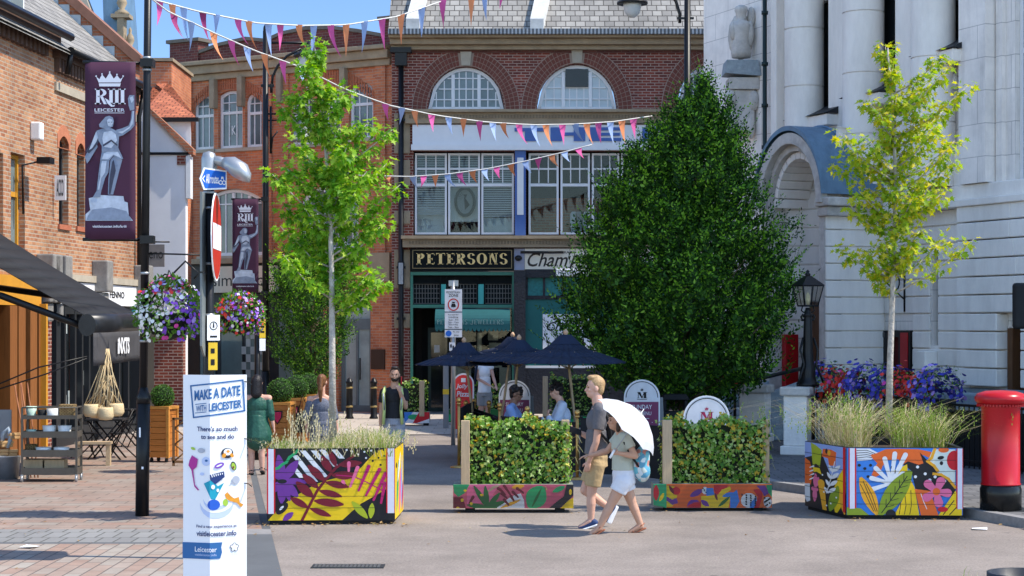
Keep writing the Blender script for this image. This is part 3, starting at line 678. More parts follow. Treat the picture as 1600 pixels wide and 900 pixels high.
b = MB(); b.box(ul, ur, .32, 8, .0, zc - .05); b.build('inner_wall', ROOMD, B3)
for i, q in enumerate(wn): window(B3, q[0] + .01, q[1] - .01, q[2] + .01, q[3] - .01, .1, q[4], (.34, .66) if i != 1 else (.34, .66), (-.62, .8), .08, .03, WHITE, GLASSB, sill=SANDL)
for q in (q2, q3): window(B3, q[0] + .01, q[1] - .01, q[2] + .01, q[3] - .01, .1, q[4], (.12, .37, .62, .87), (.78,), .09, .035, WHITE, GLASSB, bars=(.25, .5, .75), sill=SANDL)
b = MB(); w = wn[1]; b.text('K', w[0] + .42, w[0] + .56, w[2] + .4, w[2] + .66, .095, 0); b.build('lettering', WHITE, B3)
b = MB()
for qa, qb in ((wn[0], wn[2]), (wn[3], wn[5])):
 x0, x1 = qa[0] - .12, qb[1] + .12; zb = min(qa[3], qb[3]) - .45; zt = max(wn[1][3], wn[4][3]) + (.28 if qa is wn[0] else .25)
 n = 34
 for k in range(n):
  for r_ in range(2):
   t0, t1 = k / n + .006, (k + 1) / n - .006
   f = lambda t, o: (x0 + (x1 - x0) * t, zb + .1 + (zt - zb - .2) * (1 - (2 * t - 1) ** 2) + o + .17 * r_)
   p = [f(t0, -.14), f(t1, -.14), f(t1, .01), f(t0, .01)]; b.slab(p, (), -.02, .0)
b.build('brick_arch', mat('rubbed_orange_brick', (.42, .13, .06), .8, var=.3, scale=9), B3)
b = MB(); b.box(ul - .1, ur, -.35, .3, zc + .003, zc + .12); b.box(ul - .05, ur, -.22, .3, zc - .24, zc); b.box(ul, ur, -.1, -.002, zc - .42, zc - .242)
for px in (337, 380, 441, 540): u = OB.u(px); b.box(u - .09, u + .09, -.2, -.003, zc - 1.25, zc - .4)
b.build('cornice', SAND, B3, bevel=.02)
b = MB(); pts = [(ul, zc + .13)]
tops = [(268, 103), (290, 92), (312, 84), (345, 72), (385, 63), (415, 66), (416, 66), (440, 55), (480, 47), (520, 46), (560, 51), (598, 58), (612, 62)]
pp = [(OB.u(p[0]), OB.z(p[0], p[1])) for p in tops]
b.slab([(ul, zc + .13), (ur, zc + .13)] + pp[::-1], (), 0, .3)
for a, c, t in ((268, 312, 67), (598, 612, 32)): b.box(OB.u(a), OB.u(c), -.08, .4, zc + .13, OB.z((a + c) / 2, t))
b.build('parapet', BR_DK, B3)
b = MB()
for i in range(len(pp) - 1):
 (xa, za), (xb, zb) = pp[i], pp[i + 1]
 if xb - xa > .02: b.slab([(xa, za + .003), (xb, zb + .003), (xb, zb + .1), (xa, za + .1)], (), -.06, .36)
for a, c, t in ((268, 312, 67), (598, 612, 32)): zt = OB.z((a + c) / 2, t); b.box(OB.u(a) - .08, OB.u(c) + .08, -.16, .48, zt, zt + .1)
b.build('coping', mat('dark_stone_coping', (.16, .14, .115), .9, var=.3, dirt=.4), B3)
b = MB()
for px in (294, 419, 445, 596): u = OB.u(px); b.box(u - .16, u + .16, -.07, -.002, zg, zc - .43)
b.build('pilaster', BR_OR, B3, each=True)
b = MB(); b.box(ul, ur, -.08, -.003, OB.z(340, 412), OB.z(340, 404)); b.box(OB.u(580), ur, -.12, -.004, OB.z(596, 440), OB.z(596, 395)); b.build('stone_band', SAND, B3)
b = MB(); b.box(ul, OB.u(505), .2, .35, 0, zg); b.build('shop_wall', DGREY, B3)
b = MB()
for a, c, d, e in ((300, 330, 500, 640), (340, 372, 500, 640), (378, 412, 485, 640), (430, 500, 480, 640)): b.box(OB.u(a), OB.u(c), .17, .195, OB.z(a, e), OB.z(a, d))
b.build('shop_window', mat('greenish_glass', (.14, .19, .18), .1, var=.3, scale=1), B3, each=True)
b = MB()
for i in range(6):
 for j in range(7):
  if (i + j) % 2 and i >= j - 4: x = OB.u(372) + i * .16; zz = OB.z(385, 590) + j * .22; b.box(x, x + .16, .155, .168, zz, zz + .22)
b.build('chequered_sticker', mat('grey_print', (.36, .40, .38), .5), B3)
b = MB(); b.box(OB.u(322), OB.u(430), -.02, .19, OB.z(365, 457), OB.z(365, 416)); fo = b.build('fascia', CREAM, B3)
b = MB(); b.text('simulator', OB.u(332), OB.u(425), OB.z(365, 447), OB.z(365, 428), -.024, 0); b.build('lettering', DGREY, fo)
b = MB(); b.box(OB.u(344), OB.u(384), .1, .16, OB.z(365, 486), OB.z(365, 467)); fo = b.build('shop_sign', mat('dull_red_sign', (.22, .03, .035), .5), B3)
b = MB(); b.text('F1 RACING', OB.u(347), OB.u(381), OB.z(365, 475), OB.z(365, 469), .096, 0, .01); b.text('SIMULATOR', OB.u(347), OB.u(381), OB.z(365, 484), OB.z(365, 478), .096, 0, .01); b.build('lettering', WHITE, fo)
o = MB(); o.slab(arc(q4[0] + .01, q4[1] - .01, .02, q4[3] - .01, q4[4]), [arc(q4[0] + .1, q4[1] - .1, OB.z(554, 498), q4[3] - .12, q4[4] * .85), [(q4[0] + .12, .2), (q4[0] + .5, .2), (q4[0] + .5, OB.z(554, 515)), (q4[0] + .12, OB.z(554, 515))], [(q4[1] - .5, .2), (q4[1] - .12, .2), (q4[1] - .12, OB.z(554, 515)), (q4[1] - .5, OB.z(554, 515))]], .12, .2)
dr = o.build('door', mat('grey_door_paint', (.13, .16, .165), .4), B3)
o = MB(); o.box(q4[0] + .05, q4[1] - .05, .16, .17, .1, q4[3] - .5); o.build('pane', mat('pale_door_glass', (.30, .36, .35), .15, var=.4, scale=1.2), dr)
o = MB(); u = OB.u(560); o.tube([(u, .08, .9), (u, .08, 1.5)], .02, 6); o.build('handle', BLACK, dr)
b = MB(); u = OB.u(590); b.box(OB.u(581), OB.u(602), -.05, -.004, OB.z(590, 577), OB.z(590, 546)); b.build('plaque', mat('bronze_plaque', (.06, .035, .025), .3), B3)
# ------------------------------------------------------------------ red brick block with half-round windows and two shopfronts, facing the camera
Q = PX(50, 612); x, z = Q.x, Q.z
B4 = thing('red_brick_block', 'dark red brick block with large half round windows above the jewellers shop', 'building', Q.o)
xr = x(1190)
ar = [(728, 60.5, 104), (901.5, 63, 100), (1119, 62, 98)]
zs = z(172)
arch = [(x(c - r), x(c + r), zs, z(t), z(t) - zs - .02) for c, r, t in ar]
top = z(66); gw = z(388)
big = [(x(646), z(368)), (x(804), z(368)), (x(804), z(236)), (x(646), z(236))]
big2 = [(x(822), z(368)), (x(1052), z(368)), (x(1052), z(236)), (x(822), z(236))]
b = MB(); b.slab([(0, 0), (x(641), 0), (x(641), gw), (xr, gw), (xr, top), (0, top)], [arc(*q, n=24) for q in arch] + [big, big2], 0, .35); b.build('wall', BR_RD, B4)
b = MB()
for c, r, t in ar:
 n = 40; kx = Q.k
 for ring in range(3):
  r0 = r + 2 + ring * 7.2; r1 = r0 + 6.3; sq = (172 - t) / r
  for i in range(n):
   if abs(i - n / 2 + .5) < 2.2: continue
   a0, a1 = math.pi * (i + .07) / n, math.pi * (i + .93) / n
   f = lambda rr, a: (x(c + rr * math.cos(a)), zs + rr * sq * math.sin(a) * kx + .0)
   b.slab([f(r0, a0), f(r1, a0), f(r1, a1), f(r0, a1)], (), -.022, -.006)
b.build('brick_arch', mat('arch_brick', (.17, .055, .04), .85, var=.35, scale=11), B4)
b = MB()
for c, r, t in ar:
 n = 40; f = lambda rr, a: (x(c + rr * math.cos(a)), zs + rr * ((172 - t) / r) * math.sin(a) * Q.k)
 b.slab([f(r + 24, math.pi * i / n) for i in range(n + 1)] + [f(r + 1, math.pi * i / n) for i in range(n, -1, -1)], (), -.008, -.001)
b.build('arch_mortar', mat('pale_mortar', (.34, .26, .21), .9), B4)
b = MB()
for c, r, t in ar: b.slab([(x(c - 7), z(t - 1)), (x(c + 7), z(t - 1)), (x(c + 9), z(t - 23)), (x(c - 9), z(t - 23))], (), -.07, -.003)
b.build('keystone', SANDL, B4, bevel=.01, each=True)
WBL = mat('whitewashed_glass', (.50, .58, .60), .4, var=.12, scale=2.5)
for i, q in enumerate(arch):
 window(B4, q[0] + .012, q[1] - .012, q[2] + .012, q[3] - .012, .14, q[4], (.11, .215, .41, .5, .59, .785, .89), (.25, .5, .75), .09, .03, WHITE, WBL if i == 1 else GLASSB, bars=(.33, .67))
b = MB(); q = arch[1]; b.box(x(884), x(919), .1, .13, z(135), z(107)); b.build('open_vent', mat('dark_vent_glass', (.025, .028, .03), .15), B4)
b = MB(); b.box(-.05, xr, -.55, .3, z(63), z(55)); b.box(-.03, xr, -.36, .3, z(72), z(63.2)); b.box(0, xr, -.2, -.002, z(79), z(72.2)); b.build('cornice', SAND, B4, bevel=.015)
b = MB(); b.box(-.05, xr, -.7, -.55, z(59), z(51)); b.build('gutter', brick('ribbed_gutter', (.30, .33, .36), (.26, .29, .32), (.08, .09, .10), w=.1, h=1, ms=.03, off=0, bump=0), B4)
b = MB(); b.box(0, xr, -.03, -.001, z(83), z(79.2)); b.build('dentil_band', BR_DK, B4)
b = MB(); b.box(x(632), xr, -.34, .02, z(177), z(172.5)); b.box(x(634), xr, -.22, .0, z(194), z(177.2)); b.box(x(628), xr, -.42, .3, z(374), z(369)); b.box(x(630), xr, -.3, .3, z(387), z(374.2)); b.build('string_course', SAND, B4)
b = MB()
for k in range(int((xr - x(640)) / .085)): xx = x(640) + k * .085; b.box(xx, xx + .045, -.25, -.221, z(186), z(181)); b.box(xx, xx + .045, -.33, -.301, z(382), z(377))
b.build('dentils', mat('dark_sandstone', (.22, .17, .11), .9, var=.3), B4, kind='stuff')
b = MB(); s_ = 1.0; zt = z(54); b.poly([(-.05, -.6, zt), (xr, -.6, zt), (xr, 6, zt + 6.6 * s_), (-.05, 6, zt + 6.6 * s_)]); b.build('roof', SLATE, B4)
for px, dx in ((636, 22), (828, 24)):
 b = MB(); xa = x(px); xb = x(px + dx)
 for (h0, h1, w0, w1) in ((0, .34, 0, .3),):
  P = [(xa, -.55, zt - .05), (xa + .36, -.55, zt - .05), (xa + .36, -.55, zt + h1), (xa, -.55, zt + h1)]; P2 = [(p[0] + (xb - xa) * 2.4, 4.5, p[2] + 5.05) for p in P]
  i = [b.pt(p) for p in P + P2]
  for f_ in ((0, 1, 2, 3), (1, 5, 6, 2), (3, 2, 6, 7), (0, 3, 7, 4), (4, 7, 6, 5)): b.face([i[k] for k in f_])
 b.build('party_wall_coping', mat('pale_coping', (.55, .55, .53), .8, var=.2, dirt=.3), B4)
b = MB(); xx = x(627); b.tube([(xx, -.12, z(100)), (xx, -.12, z(560)), (xx - .0, -.12, z(600))], .07, 8); b.box(xx - .16, xx + .16, -.26, -.02, z(104), z(80)); b.box(xx - .28, xx + .28, -.3, -.02, z(84), z(76))
for py in (190, 300, 420, 500): b.box(xx - .12, xx + .12, -.14, -.002, z(py), z(py - 4))
b.build('downpipe', BLACK, B4)
b = MB()
for a, c in ((178, 240), (250, 290), (330, 350), (390, 450), (490, 512)): b.box(x(616), x(641), -.05, -.002, z(c), z(a))
b.build('stone_block', SAND, B4, bevel=.01, each=True)
b = MB(); b.box(x(622), x(632), -.22, -.16, z(446), z(409)); o = b.build('notice_case', BLACKM, B4); b = MB(); b.box(x(623.5), x(630.5), -.226, -.221, z(444), z(411)); b.build('notice', mat('notice_paper', (.35, .36, .36), .6, var=.5, scale=9), o)
# white fascia with blue slab letters
b = MB(); b.box(x(645), x(1052), -.16, 0, z(227), z(196)); b.box(x(643), x(1054), -.24, 0, z(235.5), z(227.2)); fo = b.build('upper_fascia', WHITE, B4)
b = MB()
def R_(a, c, d, e): b.box(x(a), x(c), -.2, -.162, z(e), z(d))
R_(804, 852, 201, 206.5); R_(820, 838, 206.6, 221.5)
R_(860, 878, 200, 221.5); R_(878.1, 896, 208, 213); R_(896.1, 914, 200, 221.5)
R_(920, 935, 200, 221.5); R_(935.1, 970, 200, 205); R_(935.1, 968, 208.5, 213); R_(935.1, 970, 216.5, 221.5)
R_(1003, 1018, 200, 221.5); R_(1018.1, 1030, 200, 205); R_(1018.1, 1030, 216.5, 221.5)
b.build('lettering', BLUEP, fo)
# first floor windows with blinds and stock behind clear glass
BL = mat('grey_blind', (.55, .57, .60), .7, var=.1); BLS = mat('blind_shadow', (.10, .11, .12), .8)
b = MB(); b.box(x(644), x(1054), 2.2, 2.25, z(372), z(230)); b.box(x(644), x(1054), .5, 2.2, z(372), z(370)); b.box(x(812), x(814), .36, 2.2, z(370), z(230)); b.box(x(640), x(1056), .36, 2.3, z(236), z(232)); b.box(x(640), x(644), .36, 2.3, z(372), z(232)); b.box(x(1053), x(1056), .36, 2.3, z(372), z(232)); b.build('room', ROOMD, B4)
for i, (a, c) in enumerate(((648, 698), (700, 750), (752, 803), (826, 873), (876, 922), (925, 968), (971, 1010), (1012, 1050))):
 w = window(B4, x(a), x(c), z(366), z(239), .1, 0, (), (-.61,), .055, .03, WHITE, CGLASS)
 g = MB()
 for f in (.345, .655): xx = x(a) + (x(c) - x(a)) * f; g.box(xx - .014, xx + .014, .12, .17, z(285), z(241))
 g.box(x(a) + .05, x(c) - .05, .121, .169, z(264.5), z(262)); g.build('glazing_bars', WHITE, w)
 if i in (0, 1, 2):
  bl = MB(); zb = (332, 292, 338)[i]
  n = 40
  zz = z(241)
  while zz > z(zb): bl.box(x(a) + .06, x(c) - .06, .26, .275, zz - .05, zz - .012); zz -= .06
  bl.build('venetian_blind', BL, w)
 if i == 0: bl = MB(); bl.box(x(650), x(696), .5, .55, z(364), z(322)); bl.build('paper_stack', WHITEP, w)
 if i == 2: bl = MB(); bl.box(x(754), x(801), .3, .33, z(364), z(339)); bl.build('window_film', mat('pale_film', (.6, .64, .64), .6), w)
 if i == 1: bl = MB(); bl.box(x(702), x(748), .45, .5, z(345), z(286)); bl.build('pale_wall', mat('cream_wall', (.80, .80, .77), .8), w)
CK = thing('round_wall_clock', 'oval black framed clock face in the white framed first floor window above the jewellers', 'clock', (x(726) + Q.X0, 50.34, z(314)))
b = MB(); n = 28
b.slab([(math.cos(2 * math.pi * i / n) * .29, math.sin(2 * math.pi * i / n) * .41) for i in range(n)], [[(math.cos(2 * math.pi * i / n) * .215, math.sin(2 * math.pi * i / n) * .325) for i in range(n)]], 0, .05); b.build('rim', mat('dark_green_rim', (.025, .035, .03), .5), CK)
b = MB(); b.slab([(math.cos(2 * math.pi * i / n) * .22, math.sin(2 * math.pi * i / n) * .33) for i in range(n)], (), .03, .04); b.build('dial', mat('grey_dial', (.33, .33, .31), .6), CK)
b = MB(); b.shape([(-.03, .16), (.0, -.22), (.13, -.08)], .026); b.shape([(-.05, .2), (.06, .2), (.02, .1)], .027)
for i in range(9): a = math.pi * (i + 2) / 12 + math.pi / 2; b.shape([(.05 * math.cos(a), .1 + .05 * math.sin(a)), (.2 * math.cos(a) + .004, .3 * math.sin(a)), (.2 * math.cos(a) - .004, .3 * math.sin(a) - .012)], .028)
b.build('clock_hand', BLACKM, CK)
for i, (px, w) in enumerate(((898, 7), (906, 9), (918, 5), (930, 11), (942, 6))):
 s = MB(); s.T = Matrix.Translation((x(px) + Q.X0, 50.9, z(331)))
 s.slab([(-.09, 0), (-.05, .06), (.05, .06), (.09, 0), (.1, -.3), (.07, -.55 - .05 * (i % 3)), (-.06, -.5 - .04 * (i % 2)), (-.1, -.25)], (), -.03, .03); s.build('hanging_shirt', [WHITEP, mat('grey_cloth', (.35, .37, .42), .8)][i % 2], label='%s hanging in the first floor window, %s' % (('white shirt', 'greyish shirt')[i % 2], ('leftmost of the row', 'next to the leftmost one', 'middle of the row', 'right of the middle one', 'rightmost of the row')[i]), cat='shirt', group='shirts hanging in the window')
b = MB(); b.box(x(826), x(1050), 1.2, 1.25, z(368), z(305)); b.build('brick_reflection', BR_GB, B4)  # brick panel standing in for brickwork reflected in the glass
b = MB(); b.box(x(804.5), x(821.5), -.12, .1, z(368), z(234)); pil = b.build('blue_pilaster', BLUEP, B4); b = MB(); b.box(x(808), x(818), -.14, -.121, z(336), z(247)); b.build('white_panel', WHITE, pil)
b = MB(); b.box(x(803.5), x(819.5), -.14, 0, z(422), z(389)); b.build('pale_pilaster', mat('lavender_paint', (.36, .38, .50), .6), B4)
# jewellers shopfront
JD = mat('shop_black', (.007, .009, .009), .65, var=.2, spec=.1)
b = MB(); b.box(x(641.5), x(803), -.2, .1, z(423), z(388.5)); fo = b.build('shop_fascia', JD, B4)
b = MB(); o_ = [(x(645), z(420)), (x(800), z(420)), (x(800), z(391)), (x(645), z(391))]; i_ = [(x(646.2), z(419)), (x(798.8), z(419)), (x(798.8), z(392)), (x(646.2), z(392))]; b.slab(o_, [i_], -.212, -.201); b.build('fascia_frame', mat('dull_gold_line', (.26, .19, .09), .5), fo)
# serif capitals drawn stroke by stroke
def serif(mb, word, x0, x1, z0, z1, y, m=0, wt=.22, gap=.16, flare=True):
 wd = {'I': .34, 'M': 1.05, 'W': 1.15, 'N': .85, 'O': .92, 'R': .85, 'P': .78, 'E': .72, 'T': .8, 'S': .72, 'L': .7, 'J': .55, ' ': .5, 'U': .85, 'D': .88, 'A': .9, 'Y': .85}
 tot = sum(wd[c] for c in word) + gap * (len(word) - 1); s = (x1 - x0) / tot; H = z1 - z0; cx = x0
 def poly(p): mb.shape([(cx + a * s, z0 + c * H) for a, c in p], y, m)
 def stem(a, bt=0, tp=1, w=wt, sf=True):
  poly([(a - w / 2, bt), (a + w / 2, bt), (a + w / 2, tp), (a - w / 2, tp)])
  if sf:
   for q in (bt, tp):
    d = .045 if q == bt else -.045
    poly([(a - w / 2 - .1, q), (a + w / 2 + .1, q), (a + w / 2 + .1, q + d), (a + w / 2, q + d * 2), (a - w / 2, q + d * 2), (a - w / 2 - .1, q + d)][::1 if d > 0 else -1])
 def bowl(ccx, ccz, rx, rz, a0, a1, w, w2=None, n=14):
  w2 = w * .35 if w2 is None else w2; o1 = []; i1 = []
  for k in range(n + 1):
   a = a0 + (a1 - a0) * k / n; ww = w2 + (w - w2) * abs(math.cos(a)); o1.append((ccx + rx * math.cos(a), ccz + rz * math.sin(a))); i1.append((ccx + (rx - ww) * math.cos(a), ccz + (rz - ww * .55) * math.sin(a)))
  for k in range(n): poly([o1[k], o1[k + 1], i1[k + 1], i1[k]])
 for c in word:
  w = wd[c]; h = math.pi / 2
  if c in 'IPREDL': stem(wt / 2 + .1)
  if c in 'PR': bowl(.32, .74, w - .36, .26, -h, h, wt); poly([(.2, .955), (.34, .955), (.34, 1), (.2, 1)]); poly([(.2, .48), (.34, .48), (.34, .53), (.2, .53)])
  if c == 'R': poly([(.36, .5), (.56, .5), (w, 0), (w + .06, .0), (w - .22, 0)])
  if c == 'E':
   for q in (0, .46, .92): poly([(.2, q), (w - (.16 if q == .46 else 0), q), (w - (.16 if q == .46 else 0), q + .08), (.2, q + .08)])
   for q, d in ((.0, .22), (1, -.22), (.38, .21)): e = w - (.16 if q == .38 else 0); poly([(e - .07, q), (e, q), (e, q + d), (e - .02, q + d)][::1 if d > 0 else -1])
  if c == 'L': poly([(.2, 0), (w, 0), (w, .26), (w - .05, .08), (.2, .06)])
  if c == 'T':
   stem(w / 2, sf=False); poly([(0, .94), (w, .94), (w, 1), (0, 1)]); poly([(0, .76), (.06, .94), (0, .94)]); poly([(w, .76), (w, .94), (w - .06, .94)]); poly([(w / 2 - .24, 0), (w / 2 + .24, 0), (w / 2 + .24, .05), (w / 2 - .24, .05)])
  if c == 'O': bowl(w / 2, .5, w / 2, .5, 0, 2 * math.pi, wt, n=24)
  if c == 'D': stem(wt / 2 + .1); bowl(.3, .5, w - .3, .5, -h, h, wt)
  if c == 'S': bowl(w / 2, .74, w / 2 - .02, .26, .25, math.pi * 1.5, wt * .9); bowl(w / 2, .26, w / 2, .27, -math.pi + .25, h, wt * .9)
  if c == 'N': stem(.16, w=.09); stem(w - .16, w=.09); poly([(.06, 1), (.06 + wt * 1.25, 1), (w - .1, 0), (w - .1 - wt * .5, 0)][::-1])
  if c == 'M': stem(.14, w=.07); stem(w - .2, w=wt); poly([(.08, 1), (.08 + wt * 1.1, 1), (w / 2 + .06, .08), (w / 2 - .04, .0)][::-1]); poly([(w / 2 - .04, 0), (w / 2 + .04, .0), (w - .24, 1), (w - .32, 1)])
  if c == 'W':
   for q in (0, w * .42): poly([(q, 1), (q + wt, 1), (q + w * .34, 0), (q + w * .24, 0)][::-1]); poly([(q + w * .26, 0), (q + w * .34, 0), (q + w * .58, 1), (q + w * .5, 1)])
  if c == 'J': stem(w - .2, .15); bowl(w - .42, .18, .33, .22, -math.pi, 0, wt)
  if c == 'U': stem(.18, .3); stem(w - .14, .3, w=.08); bowl(w / 2, .32, w / 2 - .06, .32, -math.pi, 0, wt * .8)
  if c == 'A': poly([(w / 2 - .02, 1), (w / 2 + .06, 1), (w, 0), (w - wt * 1.2, 0)][::-1]); poly([(w / 2 - .06, 1), (w / 2 + .0, 1), (.1, 0), (0.02, 0)][::-1]); poly([(.2, .32), (.7, .32), (.7, .37), (.2, .37)])
  if c == 'Y': stem(w / 2, 0, .5); poly([(0, 1), (wt, 1), (w / 2 + .1, .45), (w / 2 - .1, .45)][::-1]); poly([(w - .1, 1), (w, 1), (w / 2 + .1, .45), (w / 2 + .02, .45)][::-1])
  cx += (w + gap) * s
b = MB(); serif(b, 'PETERSONS', x(651), x(793), z(413.5), z(396), -.206, 0, .27, .14); b.build('lettering', GOLD, fo)
b = MB()
for a, c in ((641.5, 645.5), (800, 803)): b.box(x(a), x(c), -.1, .1, 0, z(426))
b.box(x(641.5), x(803), -.12, .1, z(430), z(425)); b.box(x(645.6), x(799.9), -.1, .1, z(481), z(476)); b.build('green_frame', mat('sage_green_paint', (.05, .20, .14), .45), B4)
b = MB(); b.box(x(645), x(800), .05, .1, z(476), z(430.2)); 
for a in (688, 698, 746, 757): b.box(x(a) - .02, x(a) + .02, -.02, .05, z(476), z(430.2))
b.box(x(645.6), x(799.9), -.025, .05, z(443), z(441)); b.build('transom', JD, B4)
b = MB()
for a, c in ((646, 687), (699, 745), (758, 799)):
 n = 9
 for k in range(n + 1): xx = x(a) + (x(c) - x(a)) * k / n; b.box(xx - .008, xx + .008, .03, .049, z(474), z(444))
 for py in (444, 451, 458, 466, 474): b.box(x(a), x(c), .031, .048, z(py) - .008, z(py) + .008)
b.build('leaded_light', mat('lead_came', (.14, .135, .125), .6), B4)
b = MB()
for a, c in ((688.5, 697.5), (746.6, 756.5)): b.box(x(a), x(c), .0, .049, z(475), z(444))
b.build('teal_panel', TEALL, B4, each=True)
b = MB(); b.box(x(645.6), x(799.9), 1.6, 1.65, 0, z(481)); b.box(x(645.6), x(800), .1, 1.6, z(480.5), z(478)); b.box(x(641), x(645.4), .1, 1.6, 0, z(478)); b.box(x(700), x(702), .11, 1.6, 0, z(481)); b.box(x(799), x(803), .1, 1.7, 0, z(478)); b.box(x(645.6), x(800), .1, 1.65, -.02, .005); b.build('porch', JD, B4)
b = MB(); b.box(x(665), x(700), 1.4, 1.5, 0, z(512)); dr = b.build('door', mat('dark_green_door', (.012, .035, .03), .4), B4)
b = MB(); b.box(x(670), x(696), 1.385, 1.398, z(640), z(520)); b.build('pane', GLASS, dr)
b = MB(); b.box(x(675), x(684), 1.37, 1.38, z(552), z(540)); b.build('notice', WHITEP, dr)
b = MB(); b.box(x(703), x(799), .12, .14, z(620), z(482)); b.build('shop_window', CGLASS, B4)
b = MB(); b.box(x(702), x(799.5), -.04, .14, 0, z(620)); b.build('stall_riser', JD, B4)
DSP = mat('display_cream', (.42, .38, .30), .7, var=.2)
b = MB()
for a, c, d, e in ((762, 778, 518, 532), (764, 784, 536, 575), (780, 798, 575, 618), (745, 752, 520, 600), (710, 735, 560, 618)): b.box(x(a), x(c), .5, .9, z(e), z(d))
b.build('window_display', DSP, B4)
# teal fabric canopy over the display window
AW = thing('shop_canopy', 'teal fabric canopy with scalloped edge and faded lettering over the jewellers window', 'awning', (x(739) + Q.X0, 50, 0))
xo = x(739); b = MB(); xa, xb = x(681) - xo, x(797) - xo; n = 10; pr = [(-.02, z(482))] + [(-.62 * math.sin(math.pi / 2 * i / 8), z(506) + (z(482) - z(506)) * math.cos(math.pi / 2 * i / 8)) for i in range(1, 9)] + [(-.62, z(512))]
for i in range(len(pr) - 1):
 (ya, za), (yb, zb) = pr[i], pr[i + 1]; ta = 0 if i > 2 else .0
 b.poly([(xa, ya, za), (xa, yb, zb), (xb, yb, zb), (xb, ya, za)], 0, True)
for sx in (xa, xb): b.poly([(sx, p[0], p[1]) for p in pr] + [(sx, -.02, z(512))])
m_ = 18
for k in range(m_):
 a0 = xa + (xb - xa) * k / m_; a1 = xa + (xb - xa) * (k + 1) / m_; b.poly([(a0, -.62, z(512)), (a0 + .01, -.622, z(515.5)), ((a0 + a1) / 2, -.624, z(518)), (a1 - .01, -.622, z(515.5)), (a1, -.62, z(512))])
b.build('canopy', mat('teal_canvas', (.012, .085, .095), .8, var=.15, scale=3), AW)
b = MB(); serif(b, 'PETERSONS', x(684) - xo, x(731) - xo, z(507), z(499), -.625, 0, .2); serif(b, 'JEWELLERS', x(737) - xo, x(787) - xo, z(507), z(499), -.625, 0, .2); b.build('lettering', mat('faded_lettering', (.16, .26, .26), .8), AW)
# champagne bar shopfront, boarded in teal
b = MB(); b.box(x(820), xr - .02, -.2, .1, z(421), z(389)); fo = b.build('shop_fascia', mat('ivory_board', (.80, .73, .60), .5, var=.06), B4)
b = MB(); b.text('Cham', x(824), x(887), z(417), z(395), -.206, 0, .01, .35); b.text('pagne', x(889), x(960), z(419), z(399), -.206, 0, .01, .35); b.text('THE GRAND', x(860), x(900), z(396.5), z(393), -.206, 0, .02); b.build('lettering', mat('brown_lettering', (.035, .025, .02), .5), fo)
b = MB(); b.box(x(803), x(821), -.3, .1, 0, z(423)); b.box(x(821.1), xr - .02, -.22, .1, z(434), z(421.5)); b.box(x(821.1), xr - .02, -.1, .1, z(468), z(462)); b.box(x(821.1), xr - .02, -.1, .1, 0, z(575))
for a in (823, 850, 880, 910, 940): b.box(x(a) - .03, x(a) + .03, -.09, .1, z(462), z(434))
b.build('black_shopfront', mat('carved_black_paint', (.02, .02, .026), .45, var=.5, scale=14, bump=.8, bscale=18), B4)
b = MB(); b.box(x(821), xr - .03, -.02, .05, z(462), z(434)); b.build('lattice_light', mat('teal_lattice', (.02, .20, .19), .4, var=.5, scale=12), B4)
b = MB(); b.box(x(821), xr - .03, -.06, .05, z(571), z(468)); b.build('teal_boarding', TEALP, B4)
b = MB(); b.box(x(821), xr - .03, -.09, .05, z(575), z(571.2)); b.build('white_rail', WHITE, B4)
b = MB(); b.box(x(848), x(930), -.1, -.061, z(562), z(491)); fo = b.build('menu_board', WHITEP, B4)
b = MB(); b.text('Cham', x(854), x(902), z(517), z(503), -.103, 0, .01, .35); b.text('bar & lounge', x(856), x(915), z(543), z(532), -.103, 0, 0, .3); b.build('lettering', BLACKM, fo)
b = MB(); b.box(x(868), x(924), -.36, -.3, z(432), z(420.5)); fo = b.build('hotel_sign', WHITEP, B4, bevel=.02); b = MB(); b.text('HOTEL', x(872), x(897), z(429.5), z(423), -.364, 0, .02); b.build('lettering', BLACKM, fo)
b = MB(); b.tube([(x(813), -.35, z(395)), (x(880), -.35, z(395))], .04, 6); b.ball((x(810), -.3, z(404)), (.1, .08, .08)); b.build('spotlight_bar', BLACK, B4)
# ------------------------------------------------------------------ white stone bank with giant columns on the right
TH = FAC((5.04, 45), math.atan2(-.925, .379)); u, tz = TH.u, TH.z
B5 = thing('white_stone_building', 'large white stone building with giant columns and an arched porch on the right', 'building', (5.04, 45, 0), TH.a)
ue = 21.0; uf = u(1197); H1 = 11.5; uN = 13.7
cb = tz(1500, 326)                                         # underside of the belt course
win = [(u(1586), u(1625), tz(1600, 300), tz(1600, -60))]
slot = (u(1456), u(1467), tz(1460, 540), tz(1460, 398))
atm = (u(1384), u(1427), .9, tz(1405, 516))
door = (u(1577), u(1612), .5, tz(1590, 512))
rect = lambda q: [(q[0], q[2]), (q[1], q[2]), (q[1], q[3]), (q[0], q[3])]
gaps = [(u(1287), u(1318)), (u(1379), u(1400)), (u(1494), u(1516))]
gz = tz(1290, 182), tz(1390, 145), tz(1505, 78)
tall = [(g[0] - .3, g[1] - .03, z_, H1 - 2) for g, z_ in zip(gaps, gz)]
b = MB(); b.slab([(uf, 0), (ue, 0), (ue, H1), (uf, H1)], [rect(win[0])] + [rect(q) for q in (slot, atm, door)] + [rect(q) for q in tall], 0, .5); b.build('wall', PORT, B5)
b = MB(); b.slab([(-.6, 0), (uf - .001, 0), (uf - .001, 10.9), (-.6, 10.9)], (), -.12, 6); b.build('end_wall', PORT, B5)
b = MB(); b.box(uf + .1, ue - .1, .55, 9, 0, H1 - .1); b.build('inner_wall', ROOMD, B5)
